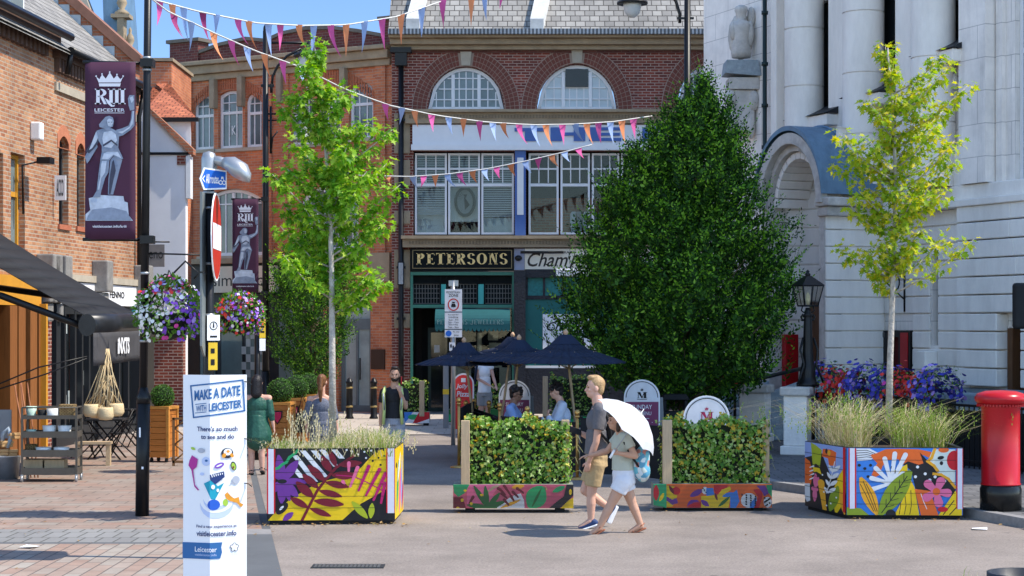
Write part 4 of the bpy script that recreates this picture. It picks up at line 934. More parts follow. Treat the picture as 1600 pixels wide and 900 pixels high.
b = MB(); b.box(uf, uN, -.5, 9, H1, H1 + .4); b.build('parapet', PORTS, B5); b = MB(); b.box(uN, ue, -.02, 9, H1 + .001, 21); b.build('unseen_upper_block', PORT, B5)  # unseen block on top, height and extent shaped to shade the road
# rusticated courses of the lower storey
b = MB(); zz = 1.25; cuts = [slot, atm, door]; CH_ = .346
xs0 = u(1372)
while zz < cb - .1:
 h = min(CH_ - .02, cb - zz); sp = [(xs0, ue)]
 for c in cuts:
  if c[2] < zz + h and c[3] > zz:
   ns = []
   for a, d in sp:
    if c[0] > a and c[1] < d: ns += [(a, c[0] - .02), (c[1] + .02, d)]
    else: ns.append((a, d))
   sp = ns
 pr = u(1513)
 for a, d in sp:
  for (a2, d2, y) in ((a, min(d, pr), -.045), (max(a, pr), d, -.28)):
   while a2 < d2 - .02:
    e = min(d2, a2 + 1.5 + .7 * rnd.random());
    if d2 - e < .5: e = d2
    b.box(a2 + .002, e - .002, y, -.001, zz + .003, zz + h); a2 = e
 zz += CH_
b.build('rustication', PORTS, B5, bevel=.015, bseg=1)
b = MB(); b.box(xs0, ue, -.16, -.002, 0, 1.2); b.box(u(1500), ue, -.62, -.161, 0, 1.12); b.build('plinth', GRAN, B5, bevel=.04)
b = MB(); b.box(xs0, ue, -.34, -.002, cb, cb + .14); b.box(xs0, ue, -.22, -.002, cb + .142, cb + .42); b.box(xs0, u(1518), -.14, -.002, cb + .422, cb + 1.2); b.build('belt_course', PORTS, B5, bevel=.02)
b = MB(); b.box(u(1518), u(1560), -.3, -.002, cb + .43, H1); b.box(u(1563), u(1572), -.1, -.002, cb + .43, H1); b.build('pier', PORT, B5, each=True)
# window, slot window, cash machine, door
window(B5, win[0][0] + .01, win[0][1] - .01, win[0][2] + .01, win[0][3] - .01, .1, 0, (.5,), (.2, .4, -.62, .8), .1, .035, WHITE, GLASSB, sill=PORTS)
window(B5, slot[0] + .01, slot[1] - .01, slot[2] + .01, slot[3] - .01, .15, 0, (), (.5,), .05, .03, DGREY, GLASS, name='slot_window', sill=PORTS)
b = MB(); a, c = u(1447), u(1468); b.slab([(a, tz(1455, 577)), (c, tz(1455, 577)), (c, tz(1455, 548)), (a + .2, tz(1455, 548))], (), -.35, -.05); b.build('stepped_sill', PORTS, B5, bevel=.02)
b = MB(); b.slab(rect((atm[0] + .01, atm[1] - .01, .9, atm[3] - .01)), [rect((atm[0] + .16, atm[1] - .42, .95, atm[3] - .14))], -.07, .2); am = b.build('cash_machine_surround', BLACK, B5)
b = MB(); b.box(atm[1] - .34, atm[1] - .08, -.085, -.071, .95, atm[3] - .05); b.build('red_strip', REDP, am)
b = MB(); b.box(atm[0] + .16, atm[1] - .42, .1, .12, .95, atm[3] - .14); b.build('red_panel', mat('dark_red_panel', (.14, .02, .02), .4), am)
b = MB(); b.box(atm[0] + .5, atm[0] + .95, .06, .09, 1.0, 1.75); b.box(atm[0] + .5, atm[0] + .95, .06, .09, 1.95, 2.2); b.build('notice', WHITEP, am)
b = MB(); b.box(door[0] + .01, door[1], .2, .28, .5, door[3] - .01); b.box(door[0] + .01, door[0] + .16, -.05, .2, .5, door[3] - .01); dr = b.build('door', WOODD, B5)
b = MB()
for k in range(4): b.box(door[0] + .3, door[1] - .15, .17, .199, .75 + k * .6, 1.2 + k * .6)
b.build('door_panel', mat('brown_door_panel', (.16, .075, .03), .45, var=.3), dr, bevel=.02)
b = MB(); p = u(1417); q = tz(1417, 445); b.tube([(p, -.06, q - .55), (p, -.06, q + .35)], .02, 6); b.tube([(p, -.06, q + .3), (p - .7, -.3, q + .3)], .018, 6)
b.tube([(p - .22 + .16 * math.cos(i * .5), -.14, q + .05 + .16 * math.sin(i * .5)) for i in range(14)], .016, 5); b.tube([(p, -.06, q - .3), (p - .35, -.2, q + .0), (p - .6, -.28, q + .28)], .016, 5); b.build('iron_bracket', BLACK, B5)
b = MB()
for px, py in ((1312, 523), (1312, 571), (1384, 523), (1384, 571)): b.lathe([(.0, -.02), (.07, -.02), (.07, .02), (0, .02)], (0, 0, 0), 8) if 0 else b.cb((u(px), -.06, tz(px, py)), (.13, .06, .13))
b.build('wall_roundel', mat('weathered_bronze', (.12, .11, .10), .6), B5, bevel=.03, each=True)
# giant columns
b = MB(); cz = tz(1255, 222)
for a, c in ((1228, 1286), (1320, 1379), (1424, 1493)):
 ctr = (u(a) + u(c)) / 2; rr = (u(c) - u(a)) / 2 * .42; zb = cb + 1.25
 vv = -.35
 c0 = (TH.u(a, vv) + TH.u(c, vv)) / 2; rad = .43
 k = MB(); zt = cb + .43
 while zt < H1 - .6: k.lathe([(rad, zt), (rad, zt + 1.245)], (c0, vv, 0), 32, cap=False); k.lathe([(rad - .02, zt + 1.2), (rad - .02, zt + 1.3)], (c0, vv, 0), 32, cap=False); zt += 1.265
 k.build('column', PORTS, B5)
b = MB()
for a, c in ((1205, 1214), (1295, 1319), (1400, 1424)): b.box(u(a, -.2), u(c, -.2), -.22, -.002, cb + 1.2, H1)
b.build('pilaster', PORTS, B5, bevel=.02, each=True)
b = MB()
for g, z_ in zip(gaps, gz): b.box(g[0] - .75, g[1] + .12, -.5, -.002, z_ - .28, z_ - .04)
b.build('window_ledge', PORTS, B5, bevel=.02, each=True)
b = MB()
for g, z_ in zip(gaps, gz):
 i = [b.pt(p) for p in ((g[0] - .8, -.56, z_ - .03), (g[1] + .15, -.56, z_ - .03), (g[1] + .15, 0, z_ + .22), (g[0] - .8, 0, z_ + .22), (g[0] - .8, 0, z_ - .03), (g[1] + .15, 0, z_ - .03))]
 for f_ in ((0, 1, 2, 3), (0, 3, 4), (1, 5, 2)): b.face([i[k] for k in f_])
b.build('ledge_cover', mat('black_lead', (.02, .022, .026), .5, var=.3), B5, each=True)
b = MB()                                                   # carved frieze between the columns
for g, z_ in zip(gaps, gz):
 for k in range(9):
  xx = g[0] - .55 + k * .2 * (1 + (g is gaps[2]) * .6)
  if xx < g[1] + .4: b.ball((xx, -.1, z_ - .5 + .1 * math.sin(k * 2.3)), (.1, .1, .17), 7, 5); b.ball((xx + .07, -.12, z_ - .68), (.09, .09, .1), 7, 5); b.ball((xx, -.08, z_ - .9), (.12, .08, .2), 7, 5)
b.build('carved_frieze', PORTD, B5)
b = MB()
for q in tall: b.box(q[0] + .0, q[1], .18, .2, q[2], q[3])
b.build('tall_window', GLASS, B5, each=True)
# arched porch with a lead barrel roof
vp = -1.45; pc = TH.u(1240, vp); ro = (TH.u(1289, vp) - TH.u(1195, vp)) / 2; sp = TH.z(1240, 322, vp); cr = TH.z(1236, 219, vp); rz_ = cr - sp; ri = ro * .83
def ring(r, n=26, k=1.0): return [(pc + r * math.cos(math.pi * i / n), sp + r / ro * rz_ * math.sin(math.pi * i / n)) for i in range(n + 1)]
def opening(r): return [(pc - r, .02), (pc + r, .02)] + ring(r)
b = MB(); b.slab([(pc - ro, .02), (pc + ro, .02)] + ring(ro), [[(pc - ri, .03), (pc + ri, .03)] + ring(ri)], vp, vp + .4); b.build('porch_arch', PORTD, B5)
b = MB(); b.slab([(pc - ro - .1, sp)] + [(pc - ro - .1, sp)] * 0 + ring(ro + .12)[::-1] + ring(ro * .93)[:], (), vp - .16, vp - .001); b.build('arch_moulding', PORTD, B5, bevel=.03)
b = MB(); n = 15                                           # voussoirs seen inside the arch
for k in range(n):
 a0, a1 = math.pi * (k + .05) / n, math.pi * (k + .95) / n; f = lambda r, a: (pc + r * math.cos(a), sp + r / ro * rz_ * math.sin(a)); b.slab([f(ri * .86, a0), f(ri * .99, a0), f(ri * .99, a1), f(ri * .86, a1)], (), vp + .1, vp + .9)
b.build('voussoir', PORTS, B5, bevel=.015)
b = MB()                                                   # curved niche with grooved courses
prof = []; zz = .1
while zz < sp + rz_ * .95:
 r = ri * .98; prof += [(r, zz + .03), (r, zz + .37), (r + .04, zz + .375), (r + .04, zz + .395)]; zz += .4
nn = 20; rings = []
for r, zq in prof: rings.append([b.pt((pc + r * math.cos(math.pi * j / nn), vp + .42 + r * .95 * math.sin(math.pi * j / nn), zq)) for j in range(nn + 1)])
for i in range(len(rings) - 1):
 for j in range(nn): b.face((rings[i][j], rings[i + 1][j], rings[i + 1][j + 1], rings[i][j + 1]), 0, False)
b.build('niche', PORTS, B5)
b = MB(); zz = 1.25                                        # side wall of the porch with its own courses
b.box(pc + ri * 1.02, pc + ro, vp + .402, -.0, .02, sp); b.box(pc - ro, pc - ri * 1.02, vp + .402, 0, .02, sp)
zz = 1.25
while zz < sp - .3:
 h = min(CH_ - .022, sp - .02 - zz); b.box(pc + ro + .001, pc + ro + .05, vp + .01, -.05, zz, zz + h); zz += CH_
b.build('porch_wall', PORTS, B5, bevel=.012, bseg=1)
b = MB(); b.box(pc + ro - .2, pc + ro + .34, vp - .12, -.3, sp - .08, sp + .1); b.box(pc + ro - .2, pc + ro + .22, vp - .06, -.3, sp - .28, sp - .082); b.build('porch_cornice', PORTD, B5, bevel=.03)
b = MB(); b.box(pc + ro - .1, pc + ro + .16, vp - .1, -.165, 0, 1.2); b.box(pc - ro - .1, pc - ro + .2, vp - .1, 0, 0, 1.2); b.build('porch_plinth', GRAN, B5, bevel=.04)
b = MB(); R1 = ring(ro + .2); R0 = ring(ro + .16)
R1 = [(p[0], max(p[1], sp + .12) + .05) for p in R1]
for i in range(len(R1) - 1): b.poly([(R1[i][0], vp - .2, R1[i][1]), (R1[i][0], .0, R1[i][1] + .0), (R1[i + 1][0], .0, R1[i + 1][1]), (R1[i + 1][0], vp - .2, R1[i + 1][1])][::-1], 0, True)
for i in range(len(R1) - 1): b.poly([(R1[i][0], vp - .2, R1[i][1]), (R1[i + 1][0], vp - .2, R1[i + 1][1]), (R1[i + 1][0], vp - .2, R1[i + 1][1] - .1), (R1[i][0], vp - .2, R1[i][1] - .1)])
for yy in (vp + .6,):
 pts = [(p[0], yy, p[1] + .02) for p in R1]; b.tube(pts, .03, 5)
b.build('barrel_roof', LEAD, B5)
b = MB(); b.box(pc - ri, pc + ri, vp + .9, vp + 1.0, 0.45, 2.9); pd = b.build('porch_door', WOODD, B5)
b = MB(); xx = TH.u(1203, vp + .2); b.box(pc - ri + .02, pc - ri + .2, vp + .3, vp + .6, .5, 2.2); b.build('red_door_strip', REDP, B5)
# carved figure on its bracket, corner shield, downpipe
S = thing('statue', 'weathered pale stone crowned figure standing on a carved wall bracket', 'statue', tuple(TH.O + TH.d * u(1153, -.5) + TH.n * -.42) + (tz(1153, 92, -.42),))
b = MB()
b.lathe([(0, -.02), (.22, 0), (.24, .12), (.20, .35), (.22, .55), (.25, .72), (.2, .82), (.10, .88), (.12, .95), (.13, 1.04), (.16, 1.1), (.14, 1.18), (.06, 1.22), (0, 1.23)], (0, -.05, 0), 12)
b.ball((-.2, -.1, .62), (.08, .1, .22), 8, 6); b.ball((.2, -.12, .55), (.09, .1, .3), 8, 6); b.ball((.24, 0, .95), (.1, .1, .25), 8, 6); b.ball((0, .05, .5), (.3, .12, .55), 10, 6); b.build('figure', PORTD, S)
b = MB(); b.slab([(-.36, -.08), (.36, -.08), (.44, -.45), (-.4, -.38)], (), -.3, .5); b.build('bracket_top', GRAN, S)
b = MB(); b.box(-.3, .4, -.22, .5, -.75, -.47); b.box(-.22, .3, -.15, .5, -1.7, -.76); b.ball((-.25, -.12, -.95), (.14, .12, .22), 8, 6); b.ball((.28, -.12, -1.0), (.14, .12, .25), 8, 6); b.ball((-.2, -.1, -1.5), (.12, .1, .3), 8, 6); b.ball((.22, -.1, -1.6), (.1, .1, .3), 8, 6); b.build('carved_bracket', PORTD, S, bevel=.02)
b = MB(); xx = u(1195, -.2); b.tube([(xx, -.2, .2), (xx, -.2, 11)], .05, 8)
for py in (20, 100, 165, 230, 300): zq = tz(1195, py, -.2); b.tube([(xx, -.2, zq - .04), (xx, -.2, zq + .04)], .08, 8)
b.build('downpipe', mat('dark_green_pipe', (.015, .03, .03), .4), B5)
# steps, granite walls, pedestals with lamps
ST = thing('porch_steps', 'grey granite steps with low side wall leading up to the arched porch', 'steps', (0, 0, 0))
A = Vector((pc, vp)); toW = lambda a, v: TH.O + TH.d * a + TH.n * v
b = MB(); b.T = Matrix.Translation((5.04, 45, 0)) @ Matrix.Rotation(TH.a, 4, 'Z')
for k in range(4): b.box(pc - 1.5, pc + 1.5, vp - 1.5 + k * .34, vp - .1, .115 + k * .17, .115 + (k + 1) * .17 - .002)
b.build('steps', GRAN, ST, bevel=.02)
b = MB(); b.T = Matrix.Translation((5.04, 45, 0)) @ Matrix.Rotation(TH.a, 4, 'Z'); b.box(pc - 1.95, pc - 1.6, vp - 1.4, vp, 0.1, 1.35); b.build('side_wall', GRAN, ST, bevel=.03)
def pedestal(name, label, px, pyb, w, h, grp):
 Y = F * (CAMH - .115) / (pyb - HZ); t = thing(name, label, 'pedestal', ((px - 800) / F * Y, Y, .115), R(-20), grp)
 b = MB(); b.box(-w / 2 - .05, w / 2 + .05, -w / 2 - .05, w / 2 + .05, 0, .16); b.box(-w / 2, w / 2, -w / 2, w / 2, .161, h - .16); b.build('shaft', PORTS, t, bevel=.02)
 b = MB(); b.box(-w / 2 - .06, w / 2 + .06, -w / 2 - .06, w / 2 + .06, h - .159, h); b.build('cap', PORTD, t, bevel=.03); return t, Y
P1, Y1 = pedestal('stone_pedestal', 'pale stone pedestal beside the railing flowers, under the clear standing lantern', 1246, 710, .42, 1.2, 'stone pedestals of the porch')
P2, Y2 = pedestal('stone_pedestal', 'wider pale stone pedestal behind the right ivy screen, by the handrail', 1180, 690, .52, 1.12, 'stone pedestals of the porch')
b = MB(); a_ = Vector((P2.location.x - .05, Y2 - .2, 1.33)); e_ = W(1285, 568, Y2 + 1.2); b.tube([a_, e_], .04, 8); b.tube([a_ + Vector((.06, 0, -.02)), a_ + Vector((.06, .0, -.3))], .025, 6); b.tube([e_, e_ + Vector((0, .0, -.9))], .025, 6); b.build('handrail', BLACK, None, label='sloping black iron handrail beside the porch steps', cat='handrail')
b = MB(); x0 = P2.location.x; b.slab([(x0 + .3, .115), (x0 + 1.7, .115), (x0 + 1.7, 1.55), (x0 + .3, 1.05)], (), Y2 + .35, Y2 + .6); b.build('ramp_wall', GRAN, ST, bevel=.02)
def street_lantern(label, loc, s=1.0, rz=0):
 t = thing('standing_lantern', label, 'lamp', loc, rz, 'iron lanterns on the pedestals')
 b = MB(); b.lathe([(.24, 0), (.24, .06), (.19, .10), (.16, .2), (.165, .3), (.14, .42), (.12, .5), (.10, .9), (.085, 1.4), (.075, 1.44), (.10, 1.47), (.075, 1.5), (.06, 1.55), (.05, 1.62)], (0, 0, 0), 12)
 for a in (0, math.pi): 
  c = math.cos(a); b.tube([(c * .04, 0, 1.40), (c * .12, 0, 1.36), (c * .16, 0, 1.43), (c * .12, 0, 1.48), (c * .09, 0, 1.43)], .022, 6); b.tube([(c * .05, 0, 1.5), (c * .15, 0, 1.56), (c * .12, 0, 1.66)], .015, 5)
  b.tube([(c * .12, -.02, 1.0), (c * .2, -.05, .75), (c * .14, -.1, .45), (c * .24, -.12, .2), (c * .3, -.12, .05)], .025, 6)
 b.build('post', BLACK, t)
 lz = 1.66; b = MB(); w0, w1, h = .15, .235, .42
 for sx, sy in ((1, 1), (1, -1), (-1, 1), (-1, -1)): b.tube([(sx * w0, sy * w0, lz), (sx * w1, sy * w1, lz + h)], .014, 5)
 for w_, z_ in ((w0, lz), (w1, lz + h)):
  for i in range(4):
   c = ((1, 1), (-1, 1), (-1, -1), (1, -1)); p, q = c[i], c[(i + 1) % 4]; b.tube([(p[0] * w_, p[1] * w_, z_), (q[0] * w_, q[1] * w_, z_)], .018, 5)
 for sx, sy in ((0, -1), (0, 1), (1, 0), (-1, 0)): b.tube([(sx * w0, sy * w0, lz), (sx * w1, sy * w1, lz + h)], .008, 4)
 la = b.build('lantern_frame', BLACK, t)
 b = MB(); i = [b.pt((sx * w1 * 1.1, sy * w1 * 1.1, lz + h)) for sx, sy in ((-1, -1), (1, -1), (1, 1), (-1, 1))]; j = [b.pt((sx * .05, sy * .05, lz + h + .2)) for sx, sy in ((-1, -1), (1, -1), (1, 1), (-1, 1))]
 for q in range(4): b.face((i[q], i[(q + 1) % 4], j[(q + 1) % 4], j[q]))
 b.face(i[::-1]); b.lathe([(.05, 0), (.06, .03), (.03, .06), (.04, .09), (0, .13)], (0, 0, lz + h + .2), 8); b.build('lantern_roof', BLACK, la)
 b = MB(); i = [b.pt((sx * w0, sy * w0, lz)) for sx, sy in ((-1, -1), (1, -1), (1, 1), (-1, 1))]; j = [b.pt((sx * w1, sy * w1, lz + h)) for sx, sy in ((-1, -1), (1, -1), (1, 1), (-1, 1))]
 for q in range(4): b.face((i[q], i[(q + 1) % 4], j[(q + 1) % 4], j[q]))
 b.build('lantern_glass', clearglass('lantern_glass', (.9, .88, .82), .12), la)
 b = MB(); b.lathe([(.03, 0), (.05, .1), (.045, .2), (0, .26)], (0, 0, lz + .02), 10); b.build('mantle', mat('frosted_bulb', (.85, .75, .5), .4), la)
 t.scale = (s, s, s); return t
street_lantern('black iron lantern with clear glass standing on the pedestal by the flowers', (P1.location.x + .2, Y1 + .1, 1.315), .86, R(20))
street_lantern('black iron lantern half hidden in the big dark tree, on the wider pedestal', (P2.location.x - .06, Y2 + .15, 1.235), .86, R(10))
# area railing and flower troughs
r0 = Vector((5.45, 33.6)); rd = Vector((.42, -.9)).normalized(); rl = 9.0
RL = thing('area_railing', 'black iron railing along the front of the white stone building', 'railing', (r0.x, r0.y, .115), math.atan2(rd.y, rd.x))
b = MB(); b.box(0, rl, -.02, .02, .98, 1.02); b.box(0, rl, -.02, .02, .10, .13)
n = int(rl / .125)
for k in range(n): b.box(k * .125 - .009, k * .125 + .009, -.009, .009, 0, 1.0)
for k in range(6): b.box(k * 1.7 - .025, k * 1.7 + .025, -.025, .025, 0, 1.1)
b.build('bars', BLACK, RL)
b = MB(); b.box(-.1, rl, .6, .9, -.1, .1); b.box(0, rl, .3, .34, .0, .9); b.build('area_wall', BLACKM, RL)
def flower_mass(par, n, fn, cols, leafm, nl, ls=.05, fs=.05, seed=1):
 g = np.random.default_rng(seed); P, N_ = fn(g, nl); leaves('foliage', P, N_ * .4 + g.normal(size=P.shape) * .6 + np.array([0, 0, .2]), N_ + g.normal(size=P.shape) * .5, ls * (.6 + .7 * g.random(nl)), 'ovate', leafm, par)
 P, N_ = fn(g, n); P = P + N_ * .03
 mi = np.array([FLK.index(cols(p, g)) for p in P]); blossoms('blossoms', P, N_ + g.normal(size=P.shape) * .35 + np.array([0, -.2, .25]), fs * (.7 + .5 * g.random(n)), mi, par)
for i, (s0, s1) in enumerate(((.15, 1.9), (2.1, 3.9))):
 FT = thing('flower_trough', ('long trough of red and purple flowers on the railing next to the pedestal', 'long trough of purple and red flowers on the railing beside the red pillar box')[i], 'flower box', (r0.x + rd.x * s0, r0.y + rd.y * s0, .115), math.atan2(rd.y, rd.x), 'flower troughs on the railing')
 L_ = s1 - s0
 b = MB(); b.box(0, L_, -.18, .12, .88, 1.08); b.build('trough', BLACKM, FT)
 def fn(g, n, L_=L_):
  t = g.random(n) * L_; a = g.random(n) * np.pi * 1.5 - .9; r = .2 + .1 * np.sin(t * 5) + .05 * g.normal(size=n); dn = np.clip(g.normal(size=n) * .12, -.3, .3)
  return np.stack([t, -.05 - np.cos(a) * r * 1.1, 1.22 + np.sin(a) * r * 1.0 + dn * .5], 1), np.stack([np.zeros(n), -np.cos(a), np.sin(a) + .2], 1)
 flower_mass(FT, 800, fn, lambda p, g: (('blue' if g.random() < .8 else 'violet') if math.sin(p[0] * 4.2 + 1.2) > -.1 else ('red' if g.random() < .9 else 'magenta')), L_BASK, 800, .055, .085, 3 + i)
FT = thing('flower_basket', 'basket of red and pink flowers with trailing stems beside the dark tree', 'flower basket', tuple(W(1150, 590, Y2 + .3)))
b = MB(); b.lathe([(.05, -.25), (.22, -.18), (.3, 0), (.3, .04)], n=14); b.build('bowl', BLACKM, FT)
b = MB(); b.tube([(-.28, .1, -1.3), (-.28, .1, .5)], .02, 6); b.tube([(0, .2, -1.3), (0, .2, .1)], .03, 6); b.build('stand', BLACK, FT)
def fn(g, n):
 v = g.normal(size=(n, 3)); v /= np.linalg.norm(v, axis=1, keepdims=True); P = v * np.array([.42, .32, .3]); tr = g.random(n) < .25; P[tr, 2] = -g.random(tr.sum()) * .85; P[tr, 0] = .28 + g.normal(size=tr.sum()) * .05; return P, v
flower_mass(FT, 150, lambda g, n: (lambda a: (a[0][a[0][:, 2] > -.15], a[1][a[0][:, 2] > -.15]))(fn(g, n)), lambda p, g: ['red', 'magenta', 'white', 'red'][int(g.random() * 4)], L_BASK, 10, .05, .08, 9) if 0 else None
g = np.random.default_rng(9); P, N_ = fn(g, 650); leaves('foliage', P, N_ + g.normal(size=P.shape) * .5, N_ + g.normal(size=P.shape) * .4, .05 * (.6 + .7 * g.random(650)), 'ovate', L_BASK, FT)
P, N_ = fn(g, 230); k_ = P[:, 2] > -.2; P, N_ = P[k_] * 1.08, N_[k_]; blossoms('blossoms', P, N_ + np.array([0, -.4, .2]), .08 * (.7 + .5 * g.random(len(P))), [FLK.index(['red', 'magenta', 'violet', 'red', 'white'][int(v * 5)]) for v in g.random(len(P))], FT)
# ------------------------------------------------------------------ lamp posts
AUB = mat('aubergine_banner', (.058, .018, .042), .75, var=.1, scale=3)
SILV = mat('banner_pale_print', (.62, .63, .70), .7, var=.03)
BG1, BG2, BG3 = mat('banner_mid_grey', (.19, .23, .31), .7, var=.3, scale=12), mat('banner_light_grey', (.40, .45, .54), .7, var=.3, scale=10), mat('banner_dark_grey', (.045, .05, .08), .7, var=.2)
c6 = lambda a, c: (120 + a / 6, 90 + c / 6)
c7 = lambda a, c: (120 + a / 6, 230 + c / 6)
def street_banner(label, Y, x0, x1, y0, y1, pole_px):
 Q = PX(Y - .12, (x0 + x1) / 2); mp = lambda p: (Q.x(x0 + (p[0] - 133) * (x1 - x0) / 79), Q.z(y0 + (p[1] - 97) * (y1 - y0) / 277))
 t = thing('street_banner', label, 'banner', Q.o, 0, 'aubergine banners on the lamp posts')
 b = MB(); n = 14; a, c = mp((133, 97)), mp((212, 374)); g = []
 for j in range(n + 1):
  r = []
  for i in range(9):
   xx = a[0] + (c[0] - a[0]) * i / 8; zz = a[1] + (c[1] - a[1]) * j / n; r.append(b.pt((xx, .010 * math.sin(j * .9 + i * .5) * math.sin(math.pi * j / n), zz)))
  g.append(r)
 for j in range(n):
  for i in range(8): b.face((g[j][i], g[j + 1][i], g[j + 1][i + 1], g[j][i + 1]), 0, True)
 cl = b.build('cloth', AUB, t); sm = cl.modifiers.new('thick', 'SOLIDIFY'); sm.thickness = .006; sm.offset = 1
 b = MB(); k = (c[0] - a[0])
 for zz in (a[1], c[1]): b.tube([(a[0] - .03, 0, zz), (Q.x(pole_px), .12, zz)], .022, 7); b.box(Q.x(pole_px) - .08, Q.x(pole_px) + .08, .02, .2, zz - .05, zz + .05)
 b.build('arm', BLACK, t)
 yy = -.020; b = MB(); S = lambda pts, m, l=0, f=c6: b.shape([mp(f(*p)) for p in pts], yy - l * .0025, m)
 S([(185, 180), (215, 205), (240, 160), (275, 200), (312, 140), (350, 200), (380, 165), (410, 205), (438, 180), (412, 235), (208, 235)], 0)
 S([(210, 243), (415, 243), (408, 272), (215, 272)], 0)
 for cx_, cy_ in ((185, 176), (240, 156), (312, 138), (380, 161), (438, 176)): S([(cx_ - 9, cy_), (cx_, cy_ - 10), (cx_ + 9, cy_), (cx_, cy_ + 10)], 0, 1)
 A_, B_ = mp(c6(172, 438)), mp(c6(448, 293)); serif(b, 'RIII', A_[0], B_[0], A_[1], B_[1], yy, 0, .24, .06)
 S([(265, 380), (300, 400), (340, 452), (360, 445), (355, 460), (325, 462), (290, 430)], 0, 1)
 A_, B_ = mp(c6(170, 508)), mp(c6(452, 478)); b.text('LEICESTER', A_[0], B_[0], A_[1], B_[1], yy, 0, .015)
 S([(170, 518), (450, 518), (450, 523), (170, 523)], 0)
 A_, B_ = mp(c7(150, 755)), mp(c7(468, 730)); b.text('visitleicester.info/kriii', A_[0], B_[0], A_[1], B_[1], yy, 0, .012)
 b.build('lettering', SILV, t)
 b = MB()
 S([(115, 480), (230, 450), (440, 460), (450, 510), (480, 520), (490, 640), (530, 690), (85, 690), (85, 630), (130, 590)], 1, 0, c7); S([(150, 585), (330, 565), (470, 600), (490, 640), (520, 685), (95, 685), (110, 640)], 0, 1, c7)
 S([(320, 120), (350, 85), (430, 120), (400, 230), (380, 310), (345, 445), (295, 445), (300, 300)], 0, 1, c7); S([(335, 140), (350, 120), (370, 220), (350, 300), (320, 440), (305, 440), (310, 300)], 2, 2, c7)
 S([(225, 125), (310, 125), (300, 240), (270, 290), (235, 410), (225, 470), (155, 470), (190, 410), (205, 280), (215, 200)], 0, 3, c7); S([(240, 130), (285, 130), (270, 240), (235, 290), (215, 400), (200, 400), (225, 280), (228, 200)], 1, 4, c7)
 S([(240, 40), (250, -20), (385, -20), (400, 20), (440, 110), (400, 125), (350, 80), (310, 125), (225, 125)], 0, 5, c7); S([(260, 60), (300, 40), (390, 45), (425, 108), (350, 72), (300, 115), (240, 115)], 1, 6, c7)
 S([(80, 90), (130, 0), (190, -50), (200, 0), (120, 130), (100, 155)], 0, 3, c7)
 S([(190, 690), (240, 672), (215, 790), (170, 850), (120, 900), (90, 880), (140, 800)], 2, 5); S([(185, 700), (230, 690), (190, 790), (150, 850), (120, 870), (150, 790)], 1, 6)
 S([(375, 680), (430, 665), (490, 640), (510, 590), (520, 500), (545, 500), (545, 640), (510, 680), (440, 730), (390, 745)], 0, 5); S([(390, 700), (440, 690), (500, 650), (525, 560), (530, 505), (540, 505), (535, 620), (500, 665), (430, 715)], 1, 6)
 S([(485, 385), (500, 355), (545, 355), (545, 490), (505, 500), (490, 450)], 0, 6); S([(500, 380), (530, 365), (540, 400), (520, 430)], 1, 7)
 S([(190, 690), (240, 670), (300, 655), (340, 670), (378, 690), (402, 740), (395, 840), (385, 885), (240, 885), (240, 830), (210, 780)], 0, 7); S([(260, 700), (330, 690), (370, 720), (385, 780), (330, 850), (260, 840), (245, 760)], 1, 8)
 S([(250, 820), (330, 770), (390, 820), (385, 832), (330, 790), (255, 838)], 2, 9)
 S([(220, 655), (215, 630), (240, 600), (275, 560), (310, 548), (345, 565), (355, 600), (345, 650), (320, 660), (318, 690), (280, 690), (262, 665)], 0, 9); S([(290, 590), (310, 575), (340, 585), (345, 620), (330, 650), (300, 645)], 1, 10)
 S([(300, 608), (315, 606), (315, 612), (300, 612)], 2, 11); S([(328, 606), (340, 606), (340, 612), (328, 612)], 2, 11)
 b.build('printed_figure', [BG1, BG2, BG3], t); return t
L1 = G(222, 807); tilt = .07
LP1 = thing('lamp_post', 'tall thick black lamp post carrying the larger banner and hanging basket at left', 'lamp post', L1, 0, 'black lamp posts')
b = MB(); tx = lambda z: .0112 * z
b.tube([(0, 0, 0), (tx(1.4), 0, 1.45)], .085, 14); b.lathe([(.088, 1.42), (.09, 1.50), (.075, 1.53), (.052, 1.62)], (tx(1.5), 0, 0), 14); b.tube([(tx(1.5), 0, 1.55), (tx(8), 0, 8)], [.052, .044], 12); b.build('column', BLACK, LP1)
b = MB()
for z in (5.75, 5.6, 3.48, 3.05, 2.2): b.tube([(tx(z), 0, z - .015), (tx(z), 0, z + .015)], .058, 12)
b.build('steel_band', STEEL, LP1)
b = MB(); z0 = 3.3; b.tube([(tx(z0), 0, z0), (.75, -.05, z0 - .02)], .012, 6); b.tube([(tx(z0), 0, 2.6), (.25, -.02, 2.9), (.55, -.04, 3.2), (.72, -.05, 3.05), (.66, -.05, 2.98)], .014, 6); b.tube([(.1, 0, 2.75), (.2, 0, 2.62), (.28, 0, 2.7), (.22, 0, 2.78)], .01, 5); b.build('basket_bracket', BLACK, LP1)
b = MB(); b.box(-.02, .02, -.065, -.052, .95, 1.02); b.box(.01, .035, -.091, -.086, .6, .63); b.box(-.02, -.0, -.091, -.086, 1.0, 1.12); b.build('sticker_remains', WHITEP, LP1)
street_banner('large aubergine banner with crown, knight figure and white lettering on the front lamp post', 23.28, 133, 212, 97, 374, 228)
